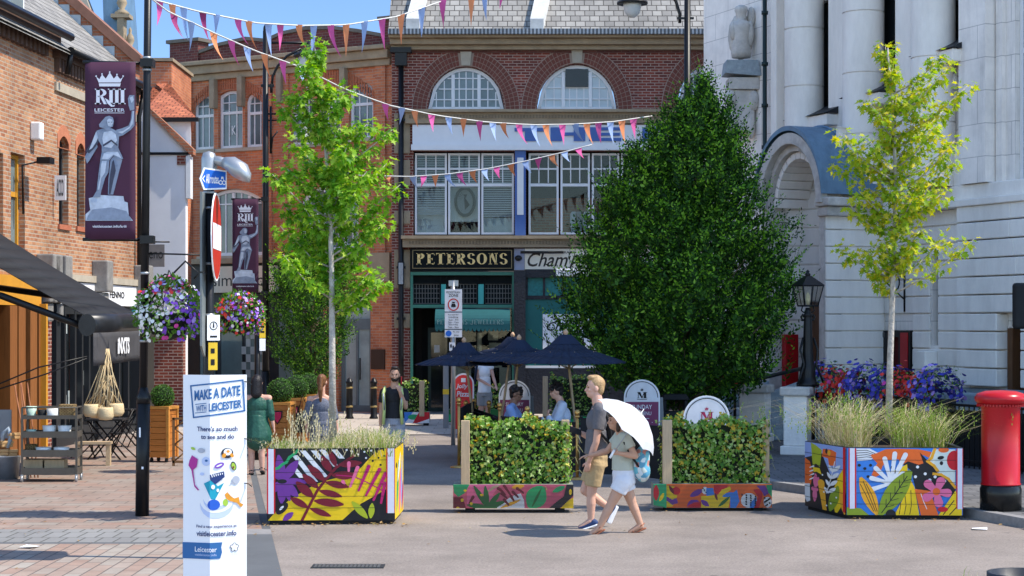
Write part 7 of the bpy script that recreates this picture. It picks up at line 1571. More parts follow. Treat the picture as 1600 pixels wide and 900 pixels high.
parasol('navy parasol in the middle, over the man with sunglasses', 811, 529, 797, 735, 32.5, .98, 563, .5)
parasol('navy parasol behind, second finial from the left', 801, 524, 777, 700, 36, .95, 556, .1)
parasol('navy parasol at the left, below the pedestrian zone sign', 725, 533, 747, 720, 33.5, .92, 569, .3)
def emblem(b, cx, cz, s, y, m): 
 b.shape([(cx - .5 * s, cz), (cx - .6 * s, cz + .5 * s), (cx - .3 * s, cz + .25 * s), (cx - .2 * s, cz + .8 * s), (cx, cz + .35 * s), (cx + .1 * s, cz + 1.1 * s), (cx + .25 * s, cz + .35 * s), (cx + .6 * s, cz + .6 * s), (cx + .5 * s, cz)], y, m); b.shape([(cx - .5 * s, cz - .25 * s), (cx + .5 * s, cz - .25 * s), (cx + .5 * s, cz - .06 * s), (cx - .5 * s, cz - .06 * s)], y, m)
PLUM = mat('plum_print', (.20, .04, .10), .5, var=.06)
def round_board(label, pxc, pyt, Y, w, h, menu, mcol, extra=None):
 q = PX(Y, pxc); t = thing('pavement_sign', label, 'pavement sign', q.o, 0, 'round topped pavement signs'); zt = q.z(pyt); zs = zt - w / 2
 out = [(-w / 2, zt - h), (w / 2, zt - h)] + [(w / 2 * math.cos(math.pi * i / 18), zs + w / 2 * math.sin(math.pi * i / 18)) for i in range(19)]
 b = MB(); b.slab(out, (), 0, .05); b.slab([(-w / 2 - .02, .05), (w / 2 + .02, .05), (w / 2 + .02, zt - h - .005), (-w / 2 - .02, zt - h - .005)], (), .0, .2); b.box(-w / 2 - .06, w / 2 + .1, -.1, .3, 0, .05)
 b.slab([(w / 2 - .1, .2), (w / 2 + .1, .2), (w / 2 + .06, zs), (w / 2 - .04, zs)], (), .1, .16); b.build('frame', GREYP if menu else DGREY, t)
 k = .93; ins = lambda k: [(-w / 2 * k, zt - h + .02), (w / 2 * k, zt - h + .02)] + [(w / 2 * k * math.cos(math.pi * i / 18), zs + w / 2 * k * math.sin(math.pi * i / 18)) for i in range(19)]
 b = MB(); b.slab(out, [ins(.95)], -.004, -.001, 0, False, False); b.shape(ins(.95), -.002, 1 if extra is None else extra); b.slab([(p[0] * .9, zs + (p[1] - zs) * .9) for p in out[2:]], [[(p[0] * .86, zs + (p[1] - zs) * .86) for p in out[2:]]], -.005, -.005, 2, False, False)
 s = w * .14
 emblem(b, 0, zs + w * .2, w * .07, -.006, mcol); serif(b, 'M', -s, s, zs - w * .02, zs + w * .15, -.006, mcol, .26); b.shape([(-s, zs - w * .06), (s, zs - w * .06), (s, zs - w * .045), (-s, zs - w * .045)], -.006, mcol)
 if menu:
  z0 = zs - w * .12; b.shape([(-w * .46, zt - h + .03), (w * .46, zt - h + .03), (w * .46, z0), (-w * .46, z0)], -.006, 3)
  b.text('SUNDAY', -w * .28, w * .28, z0 - w * .2, z0 - w * .08, -.008, 1, .01); b.text('SET MENU', -w * .26, w * .26, z0 - w * .37, z0 - w * .27, -.008, 1, .005)
  b.shape([(-w * .2, z0 - w * .47), (w * .2, z0 - w * .47), (w * .2, z0 - w * .455), (-w * .2, z0 - w * .455)], -.008, 1)
  for i in range(3): b.text('. . . . . .', -w * .3, w * .3, z0 - w * (.58 + .13 * i), z0 - w * (.56 + .13 * i), -.008, 1)
 b.build('sign_face', [WHITEP, mat('sign_face_white', (.66, .66, .70), .4), DGREY, PLUM, BLACKM, mat('sign_raspberry', (.38, .02, .08), .5), REDP], t); return t
round_board('round topped grey board reading SUNDAY SET MENU, right of the walking man', 1003, 593, 32.5, .63, .86, True, 4)
round_board('white round topped board with a raspberry M rising above the right ivy screen', 1104, 618, 26, .655, .62, False, 5)
round_board('round topped white board with plum panel behind the man with sunglasses', 804, 594, 37.5, .64, .9, True, 4)
q = PX(41, 724); RB = thing('red_arched_board', 'red arched pavement board with white lettering beside the yellowish ivy screen', 'pavement sign', q.o)
w = .235; zs = q.z(600); out = lambda k: [(-w * k, .1), (w * k, .1)] + [(w * k * math.cos(math.pi * i / 14), zs + w * k * math.sin(math.pi * i / 14)) for i in range(15)]
b = MB(); b.slab(out(1), (), 0, .06, 0); b.shape(out(.86), -.003, 1); b.shape([(-.05, zs + .04), (.05, zs + .04), (.05, zs + .13), (-.05, zs + .13)], -.005, 0); b.text('Jolly', -.16, .1, zs - .12, zs, -.005, 0, .02, .2); b.text('Pizza', -.15, .14, zs - .28, zs - .16, -.005, 0, .02, .2); b.build('sign_face', [mat('sign_face_white', (.66, .66, .7)), mat('sign_red_board', (.62, .03, .03), .5)], RB)
STN = [(717, 630, 31.2), (728, 634, 33.5), (741, 631, 34.2), (764, 634, 33.0), (781, 638, 31.0), (824, 644, 29.8), (902, 650, 28.8), (1068, 652, 27.2)]
STL = ['by the left end of the left ivy screen', 'second from the left of its row', 'third from the left of its row', 'left of two posts before the seated men', 'left of the man with sunglasses', 'in front of the man with sunglasses', 'just behind the walking man', 'beside the raspberry M board']
for i, (px, py, Y) in enumerate(STN):
 q = PX(Y, px); t = thing('barrier_post', 'brass barrier post with a ball finial ' + STL[i], 'barrier post', q.o, 0, 'brass barrier posts of the cafe'); zt = q.z(py)
 b = MB(); b.lathe([(.15, 0), (.15, .02), (.04, .05)], n=14); b.tube([(0, 0, .02), (0, 0, zt)], .026, 9); b.lathe([(.03, 0), (.045, .02), (.03, .04)], (0, 0, zt - .03), 10); b.build('column', BRASS, t)
 b = MB(); b.ball((0, 0, zt + .05), (.045, .045, .05)); b.build('finial', BRASS, t)
BPL = ['leftmost, behind the left ivy screen', 'between the brass posts left of the seated men', 'in front of the man with sunglasses', 'behind the walking man and woman', 'behind the white umbrella']
for i, (pa, pb, Ya, Yb, pt, pbm) in enumerate(((718, 741, 31.2, 34.2, 640, 690), (741, 781, 34.2, 31.0, 640, 720), (783, 902, 30.9, 28.9, 652, 735), (904, 985, 28.7, 28.5, 655, 742), (985, 1062, 28.4, 27.3, 664, 752))):
 A, B = W(pa, pt, Ya), W(pb, pt, Yb); d = (B - A); t = thing('canvas_screen', 'black canvas barrier panel ' + BPL[i], 'barrier', (A.x, A.y, 0), math.atan2(d.y, d.x), 'black canvas barriers of the cafe')
 b = MB(); b.box(.03, d.xy.length - .03, -.008, .008, .1, A.z); b.tube([(0, 0, A.z + .01), (d.xy.length, 0, A.z + .01)], .014, 6); b.build('canvas', BLACKM, t)
def cafe_chair(label, p, rz):
 t = thing('cafe_chair', label, 'chair', p, rz, 'black cafe chairs'); b = MB(); b.box(-.2, .2, -.2, .2, .43, .46); b.build('seat', BLACKM, t)
 for sx in (-.19, .19):
  for sy in (-.19, .19): b = MB(); b.tube([(sx, sy, 0), (sx * .95, sy, .43)], .014, 6); b.build('leg', BLACK, t)
 b = MB()
 for z in (.62, .7, .78): b.tube([(-.2, .2, z), (-.12, .26, z), (.12, .26, z), (.2, .2, z)], .016, 6)
 for sx in (-.2, .2): b.tube([(sx, .19, .43), (sx, .2, .82)], .014, 6)
 b.tube([(-.2, .2, .83), (-.12, .27, .85), (.12, .27, .85), (.2, .2, .83)], .018, 6); b.build('backrest', BLACK, t); return t
q = PX(31.2, 838); CT = thing('cafe_table', 'black round cafe table between the two seated men', 'table', q.o); b = MB(); b.lathe([(0, .72), (.36, .72), (.36, .745), (0, .75)], n=24); b.build('tabletop', BLACKM, CT); b = MB(); b.lathe([(.25, 0), (.25, .02), (.03, .05), (.03, .72)], n=12); b.build('pedestal', BLACK, CT)
cafe_chair('black cafe chair under the man with sunglasses', (PX(31.2).x(797), 31.25, 0), R(90)); cafe_chair('black cafe chair under the dark haired man in the pale shirt', (PX(31.2).x(884), 31.2, 0), R(-90)); cafe_chair('empty black cafe chair behind the walking man', (PX(30).x(917), 30.2, 0), R(-60)); cafe_chair('empty black cafe chair left of the man with sunglasses', (PX(33).x(766), 33, 0), R(100))
b = MB(); b.lathe([(.03, 0), (.038, .13), (.036, .14), (0, .14)], n=12); b.build('beer_glass', mat('amber_beer', (.75, .38, .02), .15), None, loc=(PX(31.1).x(838), 31.05, .75), label='glass of amber beer on the cafe table between the seated men', cat='glass')
b = MB(); b.lathe([(.03, 0), (.04, .05), (.02, .08), (.02, .11), (0, .11)], n=10); b.build('cruet', mat('clear_white', (.6, .62, .66), .2), None, loc=(PX(31.1).x(848), 31.1, .75), label='small white cruet on the cafe table right of the beer glass', cat='cruet')
q = PX(33.5, 1054); LB_ = thing('litter_bin', 'black square litter bin behind the raspberry M board', 'litter bin', q.o); b = MB(); b.box(-.22, .22, -.2, .2, 0, .85); b.box(-.22, -.16, -.2, .2, .85, 1.06); b.box(.16, .22, -.2, .2, .85, 1.06); b.slab([(-.26, 1.06), (.26, 1.06), (.2, 1.16), (-.2, 1.16)], (), -.24, .24); b.build('body', BLACKM, LB_, bevel=.015)
q = PX(43, 1062); MC = thing('menu_easel', 'dark menu board with white edge behind the tree trunk', 'menu board', q.o); b = MB(); b.slab([(-.5, .6), (.35, .6), (.35, 1.1), (-.5, 1.1)], [[(-.46, .64), (.31, .64), (.31, 1.06), (-.46, 1.06)]], 0, .03); b.build('edge', WHITEP, MC); b = MB(); b.box(-.46, .31, .005, .02, .64, 1.06); b.build('face', WOODD, MC); b = MB(); b.tube([(-.55, .05, 0), (-.42, .05, 1.4)], .02, 5); b.tube([(.3, .05, 0), (.3, .05, .6)], .02, 5); b.build('leg', WHITEP, MC)
# ------------------------------------------------------------------ bunting
BF = {'o': mat('bunting_orange', (.70, .25, .11), .8, var=.08), 'p': mat('bunting_pink', (.55, .09, .28), .8, var=.08), 'b': mat('bunting_blue', (.28, .38, .62), .8, var=.08), 'm': mat('bunting_plum', (.25, .03, .12), .8, var=.08)}
CORD = mat('white_cord', (.6, .6, .58), .8)
def bunting(label, Y0, Y1, pts, flags, fh, seed):
 """cord through photographed points, its two ends at different distances; flags = (px along the cord, colour, length factor)"""
 r = random.Random(seed); xa, xb = pts[0][0], pts[-1][0]; YY = lambda px: Y0 + (Y1 - Y0) * (px - xa) / (xb - xa)
 py = lambda px: float(np.interp(px, [p[0] for p in pts], [p[1] for p in pts])); t = thing('bunting', label, 'bunting', W(xa, pts[0][1], Y0), 0, 'strings of bunting across the street'); o = t.location
 fine = [xa + (xb - xa) * i / 40 for i in range(41)]; b = MB(); b.tube([W(x_, py(x_), YY(x_)) - o for x_ in fine], .012, 4); b.build('cord', CORD, t)
 for px, c, k in flags:
  A, B = W(px - 5.5, py(px - 5.5), YY(px)) - o, W(px + 5.5, py(px + 5.5), YY(px)) - o; h = fh * k; sw = r.uniform(-.05, .16); tw = r.uniform(-1.0, 1.0); b = MB(); m = 6; prev = None; w = (B - A); mid = (A + B) / 2
  for j in range(m + 1):
   f = j / m; c_ = mid + Vector((sw * f * f * 1.2, .1 * math.sin(f * 2 + seed) * tw, -h * f)); a = tw * f * 1.1; d = Vector((math.cos(a), math.sin(a), 0)) * w.length / 2 * (1 - f * .97) + Vector((0, 0, w.z / 2 * (1 - f)))
   row = (b.pt(c_ - d), b.pt(c_ + Vector((0, -.02 * (1 - f) * math.cos(seed + j), 0))), b.pt(c_ + d))
   if prev: b.face((prev[0], row[0], row[1], prev[1]), 0, True); b.face((prev[1], row[1], row[2], prev[2]), 0, True)
   prev = row
  b.build('pennant', BF[c], t)
bunting('top string of bunting sagging from the upper left across the sky', 24, 37, [(190, -14), (250, 2), (310, 18), (400, 36), (470, 40), (540, 39), (620, 26), (690, 2), (760, -40)], [(248, 'p', .8), (270, 'o', 1), (287, 'b', 1.1), (316, 'm', 1), (340, 'b', .8), (372, 'p', .9), (390, 'o', 1.1), (419, 'b', 1.2), (437, 'p', 1), (468, 'o', 1.1), (490, 'b', 1.3), (517, 'p', 1.3), (541, 'o', 1.3), (570, 'b', 1.3), (597, 'p', 1.3), (627, 'o', 1.3), (659, 'b', 1.3), (692, 'p', 1.3)], .42, 1)
bunting('long second bunting string running down behind the left young tree to the large tree', 24, 40, [(200, -30), (265, 20), (300, 35), (335, 52), (400, 80), (470, 105), (540, 140), (610, 165), (680, 180), (760, 191), (830, 195), (900, 194), (960, 190), (1020, 181)], [(270, 'm', 1), (300, 'b', 1.1), (333, 'o', 1.1), (362, 'p', 1), (386, 'b', 1), (414, 'o', 1), (442, 'p', 1), (470, 'b', 1), (494, 'o', 1), (602, 'p', .8), (628, 'b', .8), (648, 'o', .8), (674, 'p', .9), (701, 'b', .9), (724, 'o', .9), (749, 'p', 1), (770, 'b', 1), (786, 'o', .8), (811, 'p', 1.1), (834, 'b', 1.2), (853, 'o', 1.2), (879, 'p', 1.2), (899, 'b', 1), (917, 'o', 1.2), (935, 'p', 1.2), (954, 'b', 1.3), (972, 'o', 1.4), (990, 'p', 1.2)], .36, 2)
bunting('lower bunting string across the white framed first floor windows', 40, 41, [(560, 274), (640, 276), (700, 272), (760, 264), (820, 252), (880, 238), (925, 226)], [(586, 'p', .6), (606, 'o', .5), (645, 'b', 1), (662, 'p', 1), (680, 'o', 1), (699, 'b', 1.1), (718, 'p', 1.1), (738, 'o', 1), (757, 'b', 1), (776, 'p', 1), (798, 'o', 1), (821, 'b', 1), (841, 'p', 1), (862, 'o', 1), (882, 'b', .9), (904, 'p', .9)], .26, 3)
bunting('short bunting end with yellow pennants at the top above the slate roof', 34, 38, [(700, -28), (740, -8), (790, -22)], [(736, 'o', 1.6), (757, 'b', 1.4), (784, 'p', 1.1)], .4, 4)
# ------------------------------------------------------------------ shop awning, market trolley and things for sale
CH = mat('charcoal_awning', (.018, .019, .022), .8, var=.2, scale=2.5, bump=.15)
nearA = W(136, 494, 29.0); farA = W(214, 491, 31.9); dW = Vector((-2.75, .2, 1.62))
AWN = thing('shop_awning', 'charcoal folding awning with white lettered front flap over the goods at left', 'awning', (nearA.x, nearA.y, 0)); o = Vector((nearA.x, nearA.y, 0)); A, B = nearA - o, farA - o; C_, D_ = A + dW, B + dW
b = MB(); n = 10
for i in range(n):
 f0, f1 = i / n, (i + 1) / n; s0, s1 = .05 * math.sin(math.pi * f0), .05 * math.sin(math.pi * f1); b.poly([A.lerp(C_, f0) - Vector((0, 0, s0)), B.lerp(D_, f0) - Vector((0, 0, s0)), B.lerp(D_, f1) - Vector((0, 0, s1)), A.lerp(C_, f1) - Vector((0, 0, s1))], 0, True)
sh = b.build('fabric', CH, AWN); sh.modifiers.new('thick', 'SOLIDIFY').thickness = .012
b = MB(); dn = (B - A).normalized(); b.tube([A + Vector((0, 0, -.14)), B + Vector((0, 0, -.16))], .175, 16, sx=.8); b.build('front_bar', mat('dark_metal_bar', (.03, .031, .034), .35, .4, var=.3), AWN)
b = MB()
for P_, k in ((A, .12), (B, -.12)): e = P_ + dn * k + Vector((0, 0, -.2)); m_ = e + Vector((-1.3, .1, .18)); b.tube([e, e + Vector((-1.4, .08, .52)), e + Vector((-2.68, .2, .7))], .055, 8)
b.build('folding_arm', BLACK, AWN, each=True)
b = MB(); n = 12; v0 = A + Vector((.1, 0, -.24)); v1 = B + Vector((.1, 0, -.24)); g_ = []
for j in range(6): g_.append([b.pt(v0.lerp(v1, i / n) + Vector((.02 * math.sin(i * 1.3) * j / 5, 0, -.54 * j / 5))) for i in range(n + 1)])
for j in range(5):
 for i in range(n): b.face((g_[j][i], g_[j + 1][i], g_[j + 1][i + 1], g_[j][i + 1]), 0, True)
vl = b.build('front_flap', mat('sunlit_flap', (.06, .058, .062), .85, var=.2, scale=4), AWN); vl.modifiers.new('thick', 'SOLIDIFY').thickness = .006  # lighter than the awning cloth: sunlight put into the flap's colour
ang = math.atan2(dn.y, dn.x); b = MB(); b.T = Matrix.Translation(v0 + Vector((.03, 0, 0))) @ Matrix.Rotation(ang, 4, 'Z'); L_ = (v1 - v0).length; b.text('iNXTS', L_ * .42, L_ * .66, -.37, -.1, -.012, 0, .04); b.text('A&B', L_ * .93, L_ * .985, -.33, -.27, -.012, 0, .02); b.text('shop', L_ * .92, L_ * .99, -.1, -.06, -.012, 0, .02); b.build('lettering', WHITEP, vl)
b = MB(); b.tube([W(-30, 612, 28.6) - o, W(60, 574, 28.9) - o, W(136, 557, 29.0) - o], .012, 5); b.tube([W(-30, 617, 28.6) - o, W(70, 585, 28.9) - o, W(136, 560, 29.0) - o], .012, 5); b.build('winding_cord', BLACK, AWN)
q = PX(33.5, 214); TF = thing('teal_sign', 'small turquoise projecting sign at the end of the awning', 'sign', W(214, 505, 33)); b = MB(); b.box(-.08, .2, -.02, .02, -.2, .22); b.tube([(-.1, .03, .22), (.2, .03, .22)], .015, 5); b.build('panel', mat('turquoise_paint', (.02, .32, .36), .5), TF)
q = PX(28.3, 75); TR = thing('display_trolley', 'dark metal four tier trolley with castors and homewares under the awning', 'trolley', q.o, R(3)); TRM = mat('brown_grey_metal', (.085, .075, .062), .55, .2, var=.2); xa, xb = q.x(35), q.x(119)
for (x_, y_) in ((xa, 0), (xb, 0), (xa, .42), (xb, .42)): b = MB(); b.box(x_ - .015, x_ + .015, y_ - .015, y_ + .015, .1, q.z(637)); b.build('upright', TRM, TR); b = MB(); b.tube([(x_ - .015, y_, .055), (x_ + .015, y_, .055)], .055, 12); b.box(x_ - .02, x_ + .02, y_ - .02, y_ + .02, .06, .12); b.build('castor', STEEL, TR)
tiers = []
for py, h in ((742, 11), (714, 11), (684, 10), (655, 6)):
 z0, z1 = q.z(py), q.z(py - h); tiers.append(z0 + .02); b = MB(); b.box(xa, xb, 0, .42, z0, z0 + .015); b.box(xa, xb, -.012, .0, z0, z1); b.box(xa, xb, .42, .432, z0, z1); b.box(xa - .01, xa, 0, .42, z0, z1); b.box(xb, xb + .01, 0, .42, z0, z1); b.build('shelf', TRM, TR)
b = MB(); b.tube([(xa, 0, q.z(637)), (xb, 0, q.z(637)), (xb, .42, q.z(637)), (xa, .42, q.z(637)), (xa, 0, q.z(637))], .012, 6); b.build('top_rail', TRM, TR)
CER = mat('white_ceramic', (.72, .71, .68), .3, var=.04); MINT = mat('mint_ceramic', (.42, .55, .46), .35); WICK = brick('wicker', (.40, .28, .13), (.26, .17, .08), (.08, .05, .02), w=.05, h=.02, ms=.005, var=.3); SEA = mat('seagrass', (.62, .48, .28), .85, var=.25, scale=30, stretch=(1, 1, 8), bump=.4)
def pot(name, label, cat, px, z, r0, r1, h, m, Y=28.45, grp=None):
 b = MB(); b.lathe([(r0, 0), (r0 * 1.02, .01), (r1, h), (r1 * .9, h), (r0 * .85, .02), (0, .02)], n=16); return b.build(name, m, None, loc=(PX(Y).x(px), Y, z), label=label, cat=cat, group=grp)
pot('ceramic_pot', 'pale mint pot on the top tier of the trolley, at its left', 'pot', 49, tiers[3], .06, .085, .17, MINT); pot('ceramic_bowl', 'dark bowl with pink rim on the top tier between mint and white pots', 'bowl', 66, tiers[3], .05, .08, .12, BLACKM); pot('ceramic_pot', 'wide white pot on the top tier next to the wicker basket', 'pot', 83, tiers[3], .09, .1, .15, CER)
b = MB(); b.box(-.12, .12, -.1, .1, 0, .2); b.build('wicker_basket', WICK, None, bevel=.015, loc=(PX(28.5).x(106), 28.5, tiers[3]), label='square brown wicker basket on the top tier of the trolley', cat='basket')
pot('ceramic_pot', 'small mint pot holding brushes on the second tier of the trolley', 'pot', 49, tiers[2], .055, .08, .1, MINT)
for i, px in enumerate((77, 101)): pot('ceramic_planter', ('large white planter on the second tier, left one', 'large white planter on the second tier, right one')[i], 'pot', px, tiers[2], .085, .105, .16, CER); pot('ceramic_bowl', ('white footed bowl on the third tier, left one', 'white footed bowl on the third tier, right one')[i], 'bowl', 68 + 28 * i, tiers[1], .1, .12, .12, CER)
pot('fibre_basket', 'round brown fibre basket on the third tier of the trolley', 'basket', 49, tiers[1], .1, .09, .16, WICK, 28.55)
for i, px in enumerate((60, 90)): b = MB(); b.box(-.17, .17, -.12, .12, 0, .2); b.build('slatted_crate', WOODP, None, bevel=.01, loc=(PX(28.6).x(px - 4), 28.6, tiers[0]), label=('slatted wooden crate on the bottom tier, left one', 'slatted wooden crate on the bottom tier, right one')[i], cat='crate')
q = PX(28.9, 10); BK = thing('metal_bucket', 'grey metal tub with scrubbing brushes at the lower left', 'bucket', q.o); b = MB(); b.lathe([(.2, 0), (.235, .35), (.24, .36), (.22, .36), (.2, .3), (0, .3)], (q.x(8), 0, 0), 20); b.build('tub', mat('galvanised_steel', (.22, .235, .26), .5, .4, var=.25), BK)
for i in range(4): b = MB(); b.box(-.1, .1, -.04, .04, 0, .05); b.box(-.09, .09, -.035, .035, -.05, -.001); b.build('scrubbing_brush', mat('brush_wood', (.48, .29, .13), .7), None, rz=.3 * i, bevel=.012, loc=(PX(28.8).x((6, 18, 12, 22)[i]), 28.75 + .05 * (i % 2), (.43, .42, .56, .68)[i]), label='wooden scrubbing brush ' + ('lowest left in the grey tub', 'lowest right in the grey tub', 'in the middle of the pile in the grey tub', 'topmost of the pile at the grey tub')[i], cat='brush', group='scrubbing brushes in the tub')
b = MB(); b.tube([(0, 0, 0), (.06, 0, .16), (.02, 0, .3), (-.06, 0, .22), (-.08, .02, .05)], .035, 8); b.build('grey_cloth', mat('grey_blue_cloth', (.30, .36, .42), .9), None, loc=(PX(28.75).x(11), 28.75, .5), label='grey blue cloth hanging over the tub of brushes', cat='cloth')
b = MB(); b.box(-.02, .22, -.02, .02, 0, .45); b.build('framed_panel', [GREYP], None, loc=(PX(29.2).x(-4), 29.2, .62), label='grey panel leaning behind the tub at the left edge', cat='panel')
for i, (px, rz_) in enumerate(((34, .12), (40, .06), (45, -.02), (29, .2))): b = MB(); b.tube([(0, 0, 0), (-.28 + .05 * i, .05, 1.5)], .012, 6); b.build('broom_handle', mat('reddish_broom_wood', (.34, .13, .06), .6), None, loc=(PX(29).x(px + 12), 29.1, 0), label='reddish broom handle leaning left of the trolley, ' + ('second from the left', 'third from the left', 'rightmost', 'leftmost')[i], cat='broom', group='broom handles by the trolley')
Yb_ = 29.6
for i, (px, py, s) in enumerate(((143, 641, 1), (152, 643, 1), (165, 646, 1.12), (181, 640, 1.05))):
 q = PX(Yb_ + .12 * (i % 2), px); t = thing('seagrass_bag', 'pale seagrass bag hung on long handles, ' + ('leftmost of the bunch', 'second from the left of the bunch', 'lowest and largest in the middle', 'rightmost of the bunch')[i], 'bag', (q.o[0], q.Y, q.z(py)), 0, 'seagrass bags hanging from the awning')
 b = MB(); b.lathe([(0, -.11), (.10, -.10), (.135, -.04), (.125, .07), (.115, .1), (.1, .09), (.1, .0)], n=16); b.build('basket', SEA, t); b.s; 
 b = MB(); top = PX(Yb_, 165); dx_ = top.x(165) + top.X0 - q.X0
 for k in range(4): a = k * 1.57 + .4; b.tube([(.11 * math.cos(a), .11 * math.sin(a), .08), (dx_ + .02 * (k - 1.5), Yb_ + .1 - q.Y, CAMH + (HZ - 545) * Yb_ / F - q.z(py))], .008, 4)
 for k in range(6): a = k * 1.05; b.tube([(.1 * math.cos(a), .1 * math.sin(a), .08), (.05 * math.cos(a) + dx_ * .5 + .03 * (k - 2.5), .03, .3), (dx_ + .03 * (k - 2.5), Yb_ + .1 - q.Y, .55)], .006, 3)
 b.build('handle', SEA, t)
def bistro_table(label, px, Y, s=1):
 t = thing('folding_table', label, 'table', (PX(Y).x(px), Y, 0), 0, 'black folding bistro tables'); b = MB(); b.box(-.34 * s, .34 * s, -.3, .3, .70, .73); b.build('tabletop', BLACK, t)
 for y_ in (-.24, .24): b = MB(); b.tube([(-.3 * s, y_, 0), (.28 * s, y_, .7)], .016, 6); b.tube([(.3 * s, y_, 0), (-.28 * s, y_, .7)], .016, 6); b.build('crossed_leg', BLACK, t)
 return t
def folding_chair(label, px, Y, rz):
 t = thing('folding_chair', label, 'chair', (PX(Y).x(px), Y, 0), rz, 'black folding chairs'); b = MB()
 for k in range(5): b.box(-.19, .19, -.18 + k * .075, -.12 + k * .075, .44, .455)
 b.build('seat', BLACK, t)
 for x_ in (-.19, .19): b = MB(); b.tube([(x_, -.22, 0), (x_, .2, .88)], .012, 5); b.tube([(x_, .26, 0), (x_, -.2, .45)], .012, 5); b.build('leg', BLACK, t)
 b = MB()
 for z_ in (.6, .7, .8): b.box(-.19, .19, .1 + (z_ - .6) * .35, .115 + (z_ - .6) * .35, z_, z_ + .05)
 b.build('backrest', BLACK, t)
bistro_table('black folding table directly under the seagrass bags', 167, 33.2); bistro_table('black folding table further back by the shop windows', 193, 37)
folding_chair('black folding chair left of the table under the bags', 138, 33.6, R(80)); folding_chair('black folding chair right of the table under the bags', 190, 33.6, R(-75)); folding_chair('black folding chair farthest back beside the lamp post', 211, 36.5, R(-60)); folding_chair('black folding chair behind the table under the bags', 160, 35.2, R(10))
q = PX(31.6, 148); BE = thing('timber_bench', 'low pale timber bench behind the trolley', 'bench', q.o, R(4)); b = MB(); b.box(q.x(118), q.x(174), -.1, .14, q.z(694), q.z(690)); b.build('seat', WOODP, BE)
for px in (122, 169): b = MB(); x_ = q.x(px); b.box(x_ - .035, x_ + .035, -.06, .1, 0, q.z(694) - .002); b.build('leg', WOODP, BE)
# ------------------------------------------------------------------ topiary in wooden boxes
def topiary(label, px, pyb, wpx, ztop, rb, rz, shield=False, seed=1, first=None):
 p = G(px, pyb); k = p.y / F; w = wpx * k
 if first: return dup(first, p, rz, label)
 t = thing('topiary_planter', label, 'planter', p, rz, 'clipped box balls in wooden planters'); b = MB(); n = 8
 for i in range(n): z0 = .09 + (ztop - .14) * i / n; b.box(-w / 2, w / 2, -w / 2, w / 2, z0 + .004, z0 + (ztop - .14) / n - .004)
 b.build('boards', WOODO, t, bevel=.006)
 b = MB(); b.box(-w / 2 - .03, w / 2 + .03, -w / 2 - .03, w / 2 + .03, ztop - .05, ztop)
 for sx in (-1, 1):
  for sy in (-1, 1): b.box(sx * w / 2 - .025, sx * w / 2 + .025, sy * w / 2 - .025, sy * w / 2 + .025, .085, ztop - .051)
 b.box(-w / 2 + .03, w / 2 - .03, -w / 2 + .03, w / 2 - .03, .09, ztop - .052); b.build('frame', mat('orange_wood_frame', (.56, .24, .05), .5, var=.2, scale=6), t)
 b = MB()
 for sx in (-1, 1):
  for sy in (-1, 1): b.tube([(sx * w * .38 - .015, sy * w * .38, .045), (sx * w * .38 + .015, sy * w * .38, .045)], .045, 10)
 b.build('castor', BLACKM, t)
 if shield: b = MB(); b.slab([(-.1, .12), (.1, .12), (.09, 0), (0, -.13), (-.09, 0)], (), -w / 2 - .03, -w / 2 - .026, 0); b.slab([(-.075, .1), (.075, .1), (.065, 0), (0, -.1), (-.065, 0)], (), -w / 2 - .034, -w / 2 - .0305, 1); 
 if shield: b.T = Matrix(); [b.v.__setitem__(i, (v[0], v[1], v[2] + ztop * .72)) for i, v in enumerate(b.v)]; b.build('shield_emblem', [BLACKM, mat('crimson_enamel', (.42, .01, .06), .4)], t)
 g = np.random.default_rng(seed); m = 1700; v = g.normal(size=(m, 3)); v /= np.linalg.norm(v, axis=1, keepdims=True); c = np.array([0, 0, ztop + rb * .82])
 leaves('box_ball', c + v * rb * (.93 + .07 * g.random((m, 1))), v * .6 + g.normal(size=v.shape) * .6, v + g.normal(size=v.shape) * .5, .03 * (.7 + .6 * g.random(m)), 'ovate', L_BOX, t)
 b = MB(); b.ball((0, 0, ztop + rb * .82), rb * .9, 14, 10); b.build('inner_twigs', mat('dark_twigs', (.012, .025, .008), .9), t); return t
topiary('box ball in an orange wooden planter left of the advertising board', 254, 722, 33, .985, .20, R(-14), seed=3)
T1 = topiary('box ball in an orange planter with a crimson shield, beside the green dress woman', 438, 712, 36, .99, .235, R(-6), True, 4)
topiary('box ball in an orange planter, middle one of the row left of the ponytailed woman', 463, 701, 34, 1.0, .2, R(-6), first=T1); topiary('box ball in an orange planter, hindmost of the row left of the ponytailed woman', 482, 692, 34, 1.0, .2, R(-6), first=T1)
q = PX(31.5, 277); TS = thing('trellis_screen', 'brown wooden zigzag trellis between wooden planter and advertising board', 'trellis', q.o); b = MB(); x0, x1 = q.x(269), q.x(420 - 130); zt = q.z(653)
b.box(x0, x0 + .04, 0, .04, 0, zt); b.box(x0, x1, 0, .04, zt - .03, zt + .005); b.box(x0, x1, 0, .04, .06, .1)
for k in range(5): za = .1 + (zt - .14) * k / 5; zb = .1 + (zt - .14) * (k + 1) / 5; (xa_, xb_) = ((x0 + .04, x1 - .02), (x1 - .02, x0 + .04))[k % 2]; b.tube([(xa_, .02, za), (xb_, .02, zb)], .014, 4)
b.build('lattice', mat('brown_trellis_wood', (.20, .10, .04), .7), TS)
